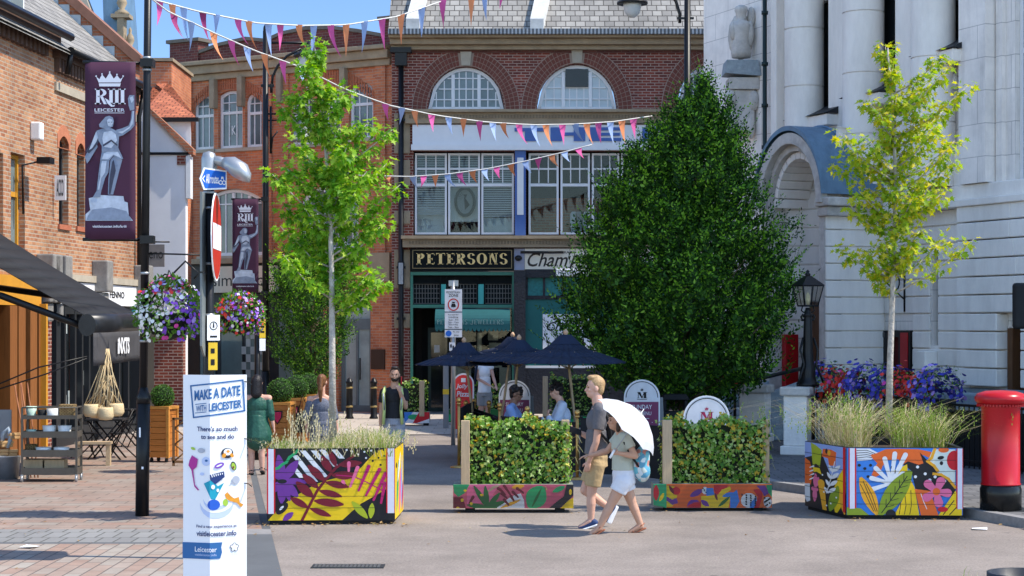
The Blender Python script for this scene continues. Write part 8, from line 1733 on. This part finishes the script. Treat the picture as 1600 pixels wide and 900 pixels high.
# ------------------------------------------------------------------ people: one remeshed body each, clothes and hair as children
V3 = Vector
def rem(prims, vox, sm=4):
 """union of tapered limbs and ellipsoids -> one smooth surface"""
 b = MB()
 for p in prims:
  if p[0] == 'c':
   A, B, r0, r1 = V3(p[1]), V3(p[2]), p[3], p[4]; d = (B - A).normalized(); pts = []; rs = []
   for t in (1.35, .9, .45): pts.append(A - d * r0 * math.sin(t)); rs.append(r0 * math.cos(t))
   pts += [A, B]; rs += [r0, r1]
   for t in (.45, .9, 1.35): pts.append(B + d * r1 * math.sin(t)); rs.append(r1 * math.cos(t))
   b.tube(pts, rs, 12, sx=p[5] if len(p) > 5 else 1.0)
  elif p[0] == 'f':
   A, B, (ax_, ay_), (bx_, by_), M_ = p[1:6]; rows = []
   for t in (0, .25, .5, .75, 1): c = V3(A).lerp(V3(B), t); rx, ry = ax_ + (bx_ - ax_) * t, ay_ + (by_ - ay_) * t; rows.append([b.pt(c + M_.col[0] * rx * math.cos(j * math.pi / 8) + M_.col[1] * ry * math.sin(j * math.pi / 8)) for j in range(16)])
   for i in range(4):
    for j in range(16): b.face((rows[i][j], rows[i][(j + 1) % 16], rows[i + 1][(j + 1) % 16], rows[i + 1][j]))
   b.face(rows[0][::-1]); b.face(rows[-1])
  else:
   q = p[3] if len(p) > 3 else Matrix.Identity(3); b.T = Matrix.Translation(V3(p[1])) @ q.to_4x4(); b.ball((0, 0, 0), p[2], 16, 12); b.T = Matrix()
 me = bpy.data.meshes.new('t'); me.from_pydata(b.v, [], b.f); o = bpy.data.objects.new('t', me); COL.objects.link(o)
 m = o.modifiers.new('r', 'REMESH'); m.mode = 'VOXEL'; m.voxel_size = vox; m.use_smooth_shade = True
 s = o.modifiers.new('s', 'SMOOTH'); s.factor = .5; s.iterations = sm
 dg = bpy.context.evaluated_depsgraph_get(); dg.update(); r = bpy.data.meshes.new_from_object(o.evaluated_get(dg)); bpy.data.objects.remove(o); bpy.data.meshes.remove(me)
 return r
def put(name, prims, vox, m, par, sm=4, label=None):
 me = rem(prims, vox, sm); me.materials.clear(); me.materials.append(m); me.name = name; return link(name, me, par, label=label)
def fr(f, up=(0, 0, 1)):
 f = V3(f).normalized(); s = V3(up).cross(f).normalized(); u = f.cross(s); return Matrix((s, f, u)).transposed()   # columns: left side, forward, up
SKIN = mat('skin', (.60, .34, .25), .5, var=.06, scale=20); SKIN2 = mat('tanned_skin', (.50, .28, .19), .5, var=.06, scale=20); SKIN3 = mat('dark_skin', (.20, .10, .065), .5, var=.06, scale=20)
def hair_mat(n, c): return mat(n, c, .45, var=.5, scale=30, stretch=(3, 3, .4), bump=.4)
def hand(pr, w, d, nrm, s=1.0, curl=.5, thumb=1):
 d = V3(d).normalized(); n = V3(nrm).normalized(); x = d.cross(n).normalized(); w = V3(w)
 pr.append(('e', w + d * .045 * s, (.038 * s, .05 * s, .018 * s), Matrix((x, d, n)).transposed()))
 for i, (o, L) in enumerate(((-.027, .062), (-.009, .072), (.009, .068), (.027, .052))):
  a = w + d * .082 * s + x * o * s * 1.05; e = d * math.cos(curl) + n * math.sin(curl); m = a + e * L * .55 * s; g = d * math.cos(curl * 2.1) + n * math.sin(curl * 2.1)
  pr += [('c', w + d * .05 * s + x * o * s, a, .010 * s, .0095 * s), ('c', a, m, .0095 * s, .009 * s), ('c', m, m + g * L * .5 * s, .009 * s, .007 * s)]
 a = w + d * .025 * s - x * .03 * s * thumb; m = a + (d * .75 - x * .7 * thumb + n * .3).normalized() * .04 * s; pr += [('c', a, m, .012 * s, .0105 * s), ('c', m, m + (d * .9 + n * .5).normalized() * .03 * s, .0105 * s, .008 * s)]
def person(label, loc, J, f, hf, skin, vox=.009, hs=1.0, fem=False, hands=None):
 """J: joints in local metres; f = facing of the trunk, hf = facing of the head"""
 t = thing('person', label, 'person', loc); Fm = fr(f, J.get('up', (0, 0, 1))); Hm = fr(hf); J = {k: V3(v) for k, v in J.items()}; H = J['head']; s_, f_, u_ = Hm.col[0], Hm.col[1], Hm.col[2]
 h = hs; pr = [('e', H + u_ * .025 * h, (.076 * h, .094 * h, .098 * h), Hm), ('e', H + f_ * .025 * h - u_ * .05 * h, (.058 * h, .068 * h, .072 * h), Hm), ('e', H + f_ * .06 * h - u_ * .085 * h, (.03 * h, .03 * h, .024 * h), Hm)]
 pr += [('c', H + f_ * .088 * h + u_ * .005 * h, H + f_ * .108 * h - u_ * .03 * h, .010 * h, .015 * h), ('e', H + f_ * .09 * h - u_ * .06 * h, (.026 * h, .012 * h, .012 * h), Hm), ('e', H + f_ * .082 * h + u_ * .022 * h, (.05 * h, .02 * h, .012 * h), Hm)]
 for sg in (-1, 1): pr.append(('e', H + s_ * sg * .077 * h - u_ * .01 * h, (.012 * h, .022 * h, .032 * h), Hm)); pr.append(('e', H + s_ * sg * .04 * h + f_ * .07 * h - u_ * .025 * h, (.022 * h, .02 * h, .018 * h), Hm))
 pr.append(('c', H - u_ * .06 * h - f_ * .01, J['neck'], .056 * h, .066 * h))
 hip, nk = J['hip'], J['neck']; c = hip.lerp(nk, .68); wd = (J['shL'] - J['shR']).length; k = wd / .36
 pr += [('e', hip, ((.165 if fem else .155) * k, .115, .13), Fm), ('e', hip.lerp(nk, .38), (.125 * k if fem else .14 * k, .095, .17), Fm), ('e', c, (.155 * k, .112, .17), Fm), ('c', J['shL'], J['shR'], .055, .055), ('c', nk - V3((0, 0, .02)), J['shL'].lerp(nk, .35) - V3((0, 0, .02)), .05, .045), ('c', nk - V3((0, 0, .02)), J['shR'].lerp(nk, .35) - V3((0, 0, .02)), .05, .045)]
 a = .88 if fem else 1.0
 for S in 'LR':
  sh, el, wr, hp, kn, an, to = (J.get(n + S) for n in ('sh', 'el', 'wr', 'hp', 'kn', 'an', 'to'))
  pr += [('e', sh, (.06 * a, .06 * a, .06 * a)), ('c', sh, el, .052 * a, .040 * a), ('c', el, el.lerp(wr, .35), .040 * a, .042 * a), ('c', el.lerp(wr, .35), wr, .042 * a, .027 * a)]
  hd = (hands or {}).get(S); d = wr - el
  hand(pr, wr, hd[0] if hd else d, hd[1] if hd else (V3((0, 0, -1)) if abs(d.normalized().z) < .7 else -Fm.col[0] * (1 if S == 'L' else -1)), .95 * a, hd[2] if hd else .35, 1 if S == 'L' else -1)
  if kn is None: continue
  pr += [('c', hp, kn, .088 * (1.03 if fem else 1), .056), ('e', kn, (.055, .055, .06)), ('c', kn, kn.lerp(an, .35), .052, .057 if not fem else .054), ('c', kn.lerp(an, .35), an, .056 if not fem else .052, .036)]
  if to: pr += [('c', an - V3((0, 0, .01)), an.lerp(to, .25) + (to - an).cross(V3((1, 0, 0))) * 0, .036, .036), ('c', an.lerp(to, .1), to, .034, .024, 1.25)]
 put('body', pr, vox, skin, t)
 b = MB()
 for sg in (-1, 1): b.T = Matrix.Translation(H + s_ * sg * .032 * h + f_ * .086 * h + u_ * .006 * h) @ Hm.to_4x4(); b.ball((0, 0, 0), (.013, .007, .007), 8, 6); b.T = Matrix.Translation(H + s_ * sg * .033 * h + f_ * .092 * h + u_ * .026 * h) @ Hm.to_4x4(); b.ball((0, 0, 0), (.02, .006, .004), 8, 5)
 b.build('eyes_and_brows', mat('dark_eye', (.03, .02, .015), .4), t)
 t_ = dict(t=t, J=J, F=Fm, H=Hm, h=h, k=k, a=a); return t_
def hair(D, kind, m):
 H, Hm, h = D['J']['head'], D['H'], D['h']; s_, f_, u_ = Hm.col[0], Hm.col[1], Hm.col[2]
 pr = [('e', H + u_ * .045 * h - f_ * .018 * h, (.082 * h, .096 * h, .092 * h), Hm), ('e', H - f_ * .05 * h - u_ * .0 * h, (.072 * h, .055 * h, .09 * h), Hm)]
 if kind == 'quiff': pr += [('e', H + u_ * .115 * h + f_ * .045 * h, (.06 * h, .05 * h, .03 * h), Hm), ('e', H + u_ * .12 * h, (.055 * h, .06 * h, .028 * h), Hm)]
 if kind == 'curly':
  r = random.Random(3)
  for i in range(26): v = V3((r.gauss(0, 1), r.gauss(-.3, 1), abs(r.gauss(0, 1)))).normalized(); pr.append(('e', H + u_ * .04 * h + (s_ * v.x * .085 + f_ * v.y * .1 + u_ * v.z * .1) * h, (.03, .03, .03)))
 if kind == 'long': pr += [('c', H + u_ * .03 - f_ * .04, H - u_ * .17 * h - f_ * .06, .085 * h, .085 * h, 1.15), ('c', H - f_ * .05 - u_ * .12, H - f_ * .06 - u_ * .2 * h, .075 * h, .06 * h, 1.25)]
 if kind == 'bob': pr += [('c', H + s_ * .06 - f_ * .02, H + s_ * .065 - u_ * .11, .035, .025), ('c', H - s_ * .06 - f_ * .02, H - s_ * .065 - u_ * .11, .035, .025), ('e', H + f_ * .07 + u_ * .06, (.06, .03, .02), Hm)]
 if kind == 'pony': pr += [('e', H - f_ * .10 + u_ * .085, (.04, .04, .04)), ('c', H - f_ * .11 + u_ * .08, H - f_ * .13 - u_ * .12, .038, .045), ('c', H - f_ * .13 - u_ * .12, H - f_ * .10 - u_ * .34, .045, .016)]
 return put('hair', pr, .009, m, D['t'], 3)
def fl(A, B, r0, r1): d = (B - A).normalized(); a = d.orthogonal().normalized(); return ('f', A, B, (r0, r0), (r1, r1), Matrix((a, d.cross(a), d)).transposed())
def top(D, m, sleeve=.55, grow=.016, low=.02, name='t_shirt', offsh=False):
 J, Fm, k, a = D['J'], D['F'], D['k'], D['a']; hip, nk = J['hip'], J['neck']; g = grow
 pr = [('f', hip + (nk - hip) * (low - .05), hip.lerp(nk, .5), (.158 * k + g * 1.3, .118 + g * 1.5), (.142 * k + g, .108 + g), Fm), ('e', hip.lerp(nk, .38), (.138 * k + g, .104 + g, .19), Fm), ('e', hip.lerp(nk, .66), (.155 * k + g, .115 + g, .17), Fm)]
 if not offsh: pr += [('c', J['shL'], J['shR'], .06 + g * .6, .06 + g * .6), ('c', J['shL'].lerp(nk, .15), nk - V3((0, 0, .03)), .058, .055), ('c', J['shR'].lerp(nk, .15), nk - V3((0, 0, .03)), .058, .055)]
 for S in 'LR':
  sh, el, wr = J['sh' + S], J['el' + S], J['wr' + S]
  if sleeve > 0 and not offsh: pr += [fl(sh, sh.lerp(el, min(1, sleeve)), .062 * a + g * .6, .058 * a + g * .8)]
  if offsh and sleeve > 0: pr += [('c', sh - V3((0, 0, .06)), el, .066, .062)]
  if sleeve > 1: pr += [('c', el, el.lerp(wr, sleeve - 1), .052 * a + g * .5, .044 * a + g * .4)]
 return put(name, pr, .009, m, D['t'], 3)
def legwear(D, m, f=.8, g=.02, name='shorts', calf=0, waist=.1):
 J, Fm, k = D['J'], D['F'], D['k']; hip, nk = J['hip'], J['neck']; pr = [('e', hip + (nk - hip) * waist * .3, (.166 * k + g * .5, .122 + g * .6, .13), Fm), ('f', hip + V3((0, 0, .11)), hip - V3((0, 0, .1)), (.148 * k + g * .4, .108 + g * .6), (.158 * k + g * .5, .116 + g * .8), Fm)]
 for S in 'LR': hp, kn, an = J['hp' + S], J['kn' + S], J['an' + S]; pr += [('e', hp, (.09 + g * .6,) * 3), fl(hp, hp.lerp(kn, f), .092 + g * .7, .08 + g * .8 if f < 1 else .062 + g)]; (calf and pr.append(('c', kn, kn.lerp(an, calf), .062 + g, .05 + g)))
 return put(name, pr, .009, m, D['t'], 7)
def shoes(D, m, sole=None, sandal=False):
 for S in 'LR':
  an, to = D['J']['an' + S], D['J']['to' + S]; d = (to - an); fl = V3((d.x, d.y, d.z)); n = fl.normalized(); dn = n.cross(V3((0, 0, 1)).cross(n).normalized()) if abs(n.z) < .98 else V3((1, 0, 0))
  dn = dn if dn.z < 0 else -dn; o = an + dn * .045 - n * .03
  if sandal: pr = [('c', o + dn * .012, to + dn * .03 + n * .03, .012, .012, 3.0)]; sh_ = put('sandal', pr, .006, m, D['t'], 2); b = MB(); sd_ = n.cross(dn).normalized(); b.tube([an + sd_ * .042, an - n * .045, an - sd_ * .042, an + n * .045, an + sd_ * .042], .008, 5); b.tube([to - n * .03 + sd_ * .04 + dn * .02, to - n * .04 - dn * .02, to - n * .03 - sd_ * .04 + dn * .02], .009, 5); b.build('strap', m, sh_); continue
  pr = [('c', o, to + dn * .008, .036, .028, 1.2), ('c', an - n * .01 + dn * .02, o, .042, .036), ('c', an + n * .02 + dn * .015, to, .04, .026)]; sh_ = put('shoe', pr, .008, m, D['t'], 3)
  if sole: put('sole', [('c', o + dn * .03, to + dn * .034 + n * .025, .016, .015, 2.9)], .006, sole, sh_, 2)
# --- walking man in grey t-shirt and khaki shorts
q = PX(21.95, 930); P = lambda px, py, y=0: (q.x(px), y, q.z(py))
J = dict(head=P(930, 606), neck=P(934, 629), up=(-.05, 0, 1), shL=P(937, 640, -.19), shR=P(934, 640, .19), hip=P(932, 716), elL=P(930, 689, -.24), wrL=P(919, 719, -.22), elR=P(928, 688, .24), wrR=P(906, 677, .2), hpL=P(931, 724, -.09), hpR=P(931, 724, .09), knL=P(923, 772, -.09), anL=P(923, 812, -.09), toL=P(906, 822, -.09), knR=P(914, 767, .09), anR=P(953, 795, .1), toR=P(949, 814, .1))
J['hpL'] = P(931, 724, -.1)
mn = person('walking man with short fair hair in grey t-shirt and khaki shorts holding a phone', q.o, J, (-1, -.05, 0), (-1, -.12, .02), SKIN, .0065, 1.06, hands={'R': ((-1, 0, .25), (0, 0, 1), .9), 'L': ((-.25, 0, -1), (0, 1, 0), .5)})
hair(mn, 'quiff', hair_mat('fair_hair', (.40, .25, .12))); top(mn, mat('grey_jersey', (.125, .12, .13), .85, var=.18, scale=9, bump=1, bscale=9), .62, .02, .13); legwear(mn, mat('khaki_cotton', (.42, .30, .16), .85, var=.15, scale=9, bump=1, bscale=9), .72, .024)
shoes(mn, mat('navy_canvas_shoe', (.025, .05, .14), .7), WHITEP)
b = MB(); b.cb(P(900, 674.5, .17), (.14, .012, .075)); b.v = [(v[0], v[1], v[2] + (v[0] - P(900, 0)[0]) * -.35) for v in b.v]; b.build('phone', BLACKM, None, bevel=.006, loc=q.o, label='black phone held in front of the walking man', cat='phone')
put('backpack', [('e', (q.x(955), .02, q.z(668)), (.11, .14, .21)), ('e', (q.x(960), .02, q.z(685)), (.09, .13, .13))], .012, mat('black_nylon', (.018, .018, .022), .7, var=.3, bump=.3), None, 3, 'small black backpack on the walking man\'s back'); o = COL.objects[-1]; o.location = q.o; o['category'] = 'backpack'
b = MB(); b.tube([P(942, 640, -.15), P(948, 652, -.2), P(952, 675, -.19), P(955, 692, -.1)], .022, 6); b.tube([P(940, 638, -.15), P(931, 652, -.17), P(934, 672, -.22), P(950, 690, -.14)], .016, 6); b.build('strap', BLACKM, o)
# --- walking woman with white umbrella
q = PX(21.35, 968); J = dict(head=P(963, 657), neck=P(971, 676), shL=P(977, 684, -.14), shR=P(969, 682, .14), hip=P(975, 742), elL=P(991, 711, -.2), wrL=P(965, 706, -.24), elR=P(950, 706, .16), wrR=P(922, 714, .2), hpL=P(974, 750, -.07), hpR=P(975, 750, .07), knL=P(955, 785, -.07), anL=P(936, 823, -.07), toL=P(922, 834, -.07), knR=P(988, 786, .08), anR=P(1002, 822, .08), toR=P(985, 832, .08))
J['up'] = (-.08, 0, 1)
wm = person('walking woman in pale green top and white shorts under a white umbrella', q.o, J, (-1, -.06, 0), (-1, -.25, 0), SKIN2, .0065, .92, True, hands={'L': ((-1, .1, .2), (0, 1, 0), 1.1), 'R': ((-1, 0, -.1), (0, 0, -1), .4)})
hair(wm, 'bob', hair_mat('dark_brown_hair', (.05, .03, .02))); top(wm, mat('pale_sage_jersey', (.44, .45, .37), .85, var=.1, scale=9, bump=1, bscale=9), .55, .014, .17); legwear(wm, mat('white_denim', (.66, .65, .69), .85, var=.08, scale=9, bump=.9, bscale=12), .5, .026, waist=.1)
shoes(wm, mat('tan_leather', (.30, .11, .06), .5), None, True)
UM = thing('umbrella', 'small white umbrella tilted back over the walking woman', 'umbrella', q.o); c0, ap = V3(P(976, 667, -.12)), None; ax = V3((.707, -.10, .707)).normalized(); R_u = ax.to_track_quat('Z', 'Y').to_matrix(); b = MB(); n = 8; rows = []
rp = lambda r_, z_, j: c0 + R_u @ V3((r_ * math.cos(2 * math.pi * j / n), r_ * math.sin(2 * math.pi * j / n), z_))
pf = [(0, .25), (.15, .225), (.29, .155), (.39, .075), (.45, 0)]
for j in range(n):
 for (ra, za), (rb, zb) in zip(pf[:-1], pf[1:]):
  for q_ in range(4):
   f0, f1 = q_ / 4, (q_ + 1) / 4; up = lambda r_, f: .06 * math.sin(math.pi * f) * r_ * (r_ / .45)
   A_ = [rp(ra, za, j).lerp(rp(ra, za, j + 1), f) + R_u.col[2] * up(ra, f) for f in (f0, f1)]; B_ = [rp(rb, zb, j).lerp(rp(rb, zb, j + 1), f) + R_u.col[2] * up(rb, f) for f in (f0, f1)]
   b.poly([B_[0], B_[1], A_[1], A_[0]] if ra else [B_[0], B_[1], A_[0]], 0, False)
wmat = leafmat('white_umbrella_cloth', [(.66, .66, .68), (.68, .68, .70)], .3); b.build('canopy', wmat, UM).modifiers.new('thick', 'SOLIDIFY').thickness = .002
b = MB(); b.tube([c0 + ax * .3, V3(P(955, 707, -.27))], .007, 6); b.build('shaft', STEEL, UM); b = MB(); b.tube([V3(P(958, 701, -.265)), V3(P(951, 713, -.275))], .014, 8); b.build('handle', WHITEP, UM)
for j in range(n): th = 2 * math.pi * j / n; b = MB(); b.tube([c0 + R_u @ V3((.44 * math.cos(th), .44 * math.sin(th), .0)), c0 + R_u @ V3((.24 * math.cos(th), .24 * math.sin(th), .17)), c0 + ax * .26], .004, 4); b.build('rib', STEEL, UM)
BPm, tt, bs = _new('patterned_backpack_cloth'); vo = tt.nodes.new('ShaderNodeTexVoronoi'); vo.inputs['Scale'].default_value = 17; tcx = tt.nodes.new('ShaderNodeTexCoord'); cr_ = tt.nodes.new('ShaderNodeValToRGB'); tt.links.new(tcx.outputs['Object'], vo.inputs['Vector']); tt.links.new(vo.outputs['Color'], cr_.inputs[0]); cr_.color_ramp.interpolation = 'CONSTANT'
for i, (p_, c) in enumerate(((0, (.08, .28, .42)), (.35, (.55, .62, .64)), (.55, (.12, .42, .5)), (.75, (.5, .2, .16)), (.85, (.4, .45, .42)))): e = cr_.color_ramp.elements[i] if i < 2 else cr_.color_ramp.elements.new(p_); e.position = p_; e.color = (*c, 1)
tt.links.new(cr_.outputs[0], bs.inputs['Base Color'])
bp_ = put('backpack', [('e', P(1001, 722, .0), (.10, .14, .2), Matrix.Rotation(R(12), 3, 'Y')), ('e', P(1004, 736, .0), (.09, .14, .13))], .011, BPm, None, 3, 'blue and white patterned backpack worn by the walking woman'); bp_.location = q.o; bp_['category'] = 'backpack'
b = MB(); b.tube([P(975, 676, -.13), P(974, 690, -.19), P(983, 708, -.17), P(997, 728, -.12)], .013, 6); b.tube([P(975, 676, -.13), P(985, 680, -.12), P(995, 698, -.1)], .013, 6); b.build('strap', BLACKM, bp_)
# --- woman in green dress, seen from behind
q = PX(29.7, 402); J = dict(head=P(402, 598), neck=P(402, 616), shL=P(384, 622), shR=P(420, 622), hip=P(402, 668), elL=P(379, 648, -.03), wrL=P(377, 672, .05), elR=P(424, 647, -.03), wrR=P(428, 668, -.02), hpL=P(394, 675), hpR=P(410, 675), knL=P(393, 706, .02), anL=P(393, 736), toL=P(391, 740, .13), knR=P(409, 704, -.03), anR=P(410, 732, -.03), toR=P(410, 738, .1))
gw = person('woman in a short dark green dress with black hair, walking away', q.o, J, (.05, 1, 0), (.1, 1, 0), SKIN, .010, 1.0, True)
hair(gw, 'long', hair_mat('black_hair', (.014, .012, .014))); GD = mat('dark_green_satin', (.02, .085, .06), .45, var=.25, scale=6, bump=1, bscale=9)
top(gw, GD, 1.35, .02, name='dress_top', offsh=True); hp = V3(J['hip']); put('skirt', [('c', hp + V3((0, 0, .12)), hp + V3((0, 0, -.15)), .165, .225, 1.0), ('c', hp + V3((.03, 0, .1)), hp + V3((.05, 0, -.13)), .15, .2), ('c', hp + V3((-.03, 0, .1)), hp + V3((-.05, 0, -.13)), .15, .2)], .012, GD, gw['t'], 3); shoes(gw, BLACKM, None, True)
# --- woman in grey patterned jumpsuit with ponytail, seen from behind
q = PX(30.6, 501); J = dict(head=P(503, 597), neck=P(502, 616), shL=P(484, 624), shR=P(519, 624), hip=P(502, 672), elL=P(478, 652), wrL=P(480, 680, .06), elR=P(524, 652, -.04), wrR=P(527, 672, -.04), hpL=P(495, 680), hpR=P(509, 680), knL=P(494, 712), anL=P(494, 738), toL=P(493, 742, .12), knR=P(510, 712, .05), anR=P(511, 738, .05), toR=P(511, 742, .16))
jw = person('woman with a long brown ponytail in a grey patterned jumpsuit, seen from behind', q.o, J, (-.05, 1, 0), (.1, 1, 0), SKIN, .010, 1.0, True)
hair(jw, 'pony', hair_mat('brown_hair', (.16, .07, .03))); GJ = mat('grey_patterned_cloth', (.12, .13, .17), .8, var=.55, scale=45); top(jw, GJ, .25, .018, name='jumpsuit_top', offsh=True); legwear(jw, GJ, 1, .04, 'jumpsuit_legs', .8, .6); shoes(jw, BLACKM, None, True)
b = MB(); b.box(-.13, .13, -.06, .06, -.32, 0); b.tube([(-.1, 0, 0), (-.03, 0, .3), (.1, 0, 0)], .012, 5); b.build('black_handbag', BLACKM, None, bevel=.03, loc=(q.x(474) + q.X0, 30.7, q.z(646)), label='black handbag hanging at the left arm of the ponytailed woman', cat='handbag')
# --- man in black t-shirt and hi-vis vest walking towards the camera, hand to mouth
q = PX(30.2, 615); J = dict(head=P(617, 586), neck=P(616, 605), shL=P(632, 613), shR=P(600, 613), hip=P(616, 654), elL=P(634, 636, -.06), wrL=P(626, 611, -.22), elR=P(596, 640), wrR=P(595, 664, -.04), hpL=P(623, 660), hpR=P(609, 660), knL=P(625, 702, -.1), anL=P(624, 740), toL=P(624, 746, -.16), knR=P(606, 708), anR=P(606, 740, .2), toR=P(605, 746, .05))
hv = person('bearded man in black t-shirt and open hi-vis vest with his hand at his mouth', q.o, J, (0, -1, 0), (0, -1, .0), SKIN2, .008, 1.02, hands={'L': ((-.35, -.1, 1), (-.4, .6, 0), .9)})
hair(hv, 'quiff', hair_mat('dark_hair', (.03, .02, .016))); top(hv, mat('black_cotton', (.016, .016, .019), .8, var=.3, scale=9, bump=1, bscale=9), .6, .018, .06); legwear(hv, mat('grey_tracksuit', (.30, .30, .34), .85, var=.15, scale=9, bump=1, bscale=9), 1, .025, 'trousers', .95); shoes(hv, DGREY, WHITEP)
H = V3(J['head']); put('beard', [('e', H + V3((0, -.055, -.07)), (.058, .05, .042)), ('e', H + V3((0, -.03, -.055)), (.068, .05, .04))], .009, hair_mat('dark_hair', (.03, .02, .016)), hv['t'], 2)
YV = mat('hi_vis_yellow', (.55, .62, .22), .6); 
for s_, x0_ in ((-1, 598), (1, 631)): b = MB(); sx = P(x0_, 0)[0]; b.tube([(sx - s_ * .04, -.03, P(0, 606)[2]), (sx - s_ * .02, -.15, P(0, 614)[2]), (sx - s_ * .035, -.155, P(0, 640)[2]), (sx - s_ * .02, -.13, P(0, 662)[2])], .042, 6, sx=.6); b.build('vest_panel', YV, hv['t']); b = MB(); b.tube([(sx - s_ * .022, -.185, P(0, 614)[2]), (sx - s_ * .037, -.19, P(0, 640)[2])], .014, 5); b.build('reflective_strip', STEEL, hv['t'])
b = MB(); b.cb(P(628, 594, -.1), (.02, .05, .13)); b.build('red_phone', REDP, None, bevel=.006, loc=q.o, label='red phone held beside the face of the hi-vis vest man', cat='phone')
# --- two men seated at the cafe table, a person standing behind
q = PX(31.2, 802); J = dict(head=P(806, 616), neck=P(802, 630), shL=P(800, 637, .17), shR=P(797, 638, -.18), hip=P(795, 698), elL=P(820, 665, .2), wrL=P(846, 654, .05), elR=P(811, 675, -.22), wrR=P(832, 671, -.1), hpL=P(797, 698, .09), hpR=P(797, 698, -.09), knL=P(834, 702, .1), anL=P(834, 738, .1), toL=P(846, 742, .1), knR=P(834, 702, -.1), anR=P(830, 738, -.1), toR=P(843, 742, -.1))
s1 = person('seated man with dark hair, sunglasses and blue shirt facing right at the table', q.o, J, (1, -.15, 0), (1, -.3, -.1), SKIN3, .009, 1.05); hair(s1, 'curly', hair_mat('black_curly_hair', (.016, .012, .012))); top(s1, mat('blue_shirt', (.20, .29, .52), .8, var=.12, scale=9, bump=1, bscale=9), 1.5, .022, name='shirt'); legwear(s1, DGREY, 1, .015, 'trousers', .95); shoes(s1, BLACKM)
Hm = s1['H']; b = MB(); b.T = Matrix.Translation(V3(J['head'])) @ Hm.to_4x4()
for sg in (-1, 1): b.ball((sg * .034, .1, .006), (.03, .012, .022), 10, 6); b.tube([(sg * .06, .09, .012), (sg * .084, -.01, .01)], .005, 4)
b.build('sunglasses', BLACK, s1['t'])
q = PX(31.2, 880); J = dict(head=P(870, 612), neck=P(875, 626), shL=P(879, 633, -.18), shR=P(877, 632, .18), hip=P(888, 697), elL=P(865, 672, -.22), wrL=P(856, 648, -.16), elR=P(862, 668, .2), wrR=P(852, 662, .12), hpL=P(886, 698, -.09), hpR=P(886, 698, .09), knL=P(848, 702, -.1), anL=P(850, 738, -.1), toL=P(838, 742, -.1), knR=P(848, 702, .1), anR=P(852, 738, .1), toR=P(840, 742, .1))
s2 = person('seated man with black hair and pale blue shirt facing left at the table', q.o, J, (-1, -.1, .0), (-1, -.05, -.12), SKIN, .009, 1.05, hands={'L': ((0, -.1, 1), (1, 0, 0), 1.0)}); hair(s2, 'curly', hair_mat('black_curly_hair', (.016, .012, .012))); top(s2, mat('pale_blue_shirt', (.52, .57, .68), .8, var=.08, scale=9, bump=1, bscale=9), 1.8, .024, name='shirt'); legwear(s2, DGREY, 1, .015, 'trousers', .95); shoes(s2, BLACKM)
q = PX(41.5, 757); J = dict(head=P(758, 555), neck=P(757, 567), shL=P(767, 574), shR=P(747, 574), hip=P(757, 612), elL=P(771, 590, -.06), wrL=P(775, 602, -.25), elR=P(746, 591, -.04), wrR=P(766, 602, -.22), hpL=P(762, 616), hpR=P(752, 616), knL=P(762, 646), anL=P(762, 670), toL=P(762, 675, -.14), knR=P(752, 646), anR=P(752, 670), toR=P(752, 675, -.14))
s3 = person('standing person in a white sleeveless top behind the yellowish ivy screen', q.o, J, (.2, -1, 0), (.2, -1, 0), SKIN, .010, 1.0, True); hair(s3, 'long', hair_mat('dark_brown_hair', (.05, .03, .02))); top(s3, WHITEP, 0, .02, name='top'); legwear(s3, mat('grey_shorts', (.3, .3, .3), .8), .6, .02); shoes(s3, BLACKM)
b = MB(); b.tube([P(745, 570, -.06), P(744, 580, -.15), P(742, 600, -.12)], .03, 6); b.build('strap', NAVY, s3['t'])
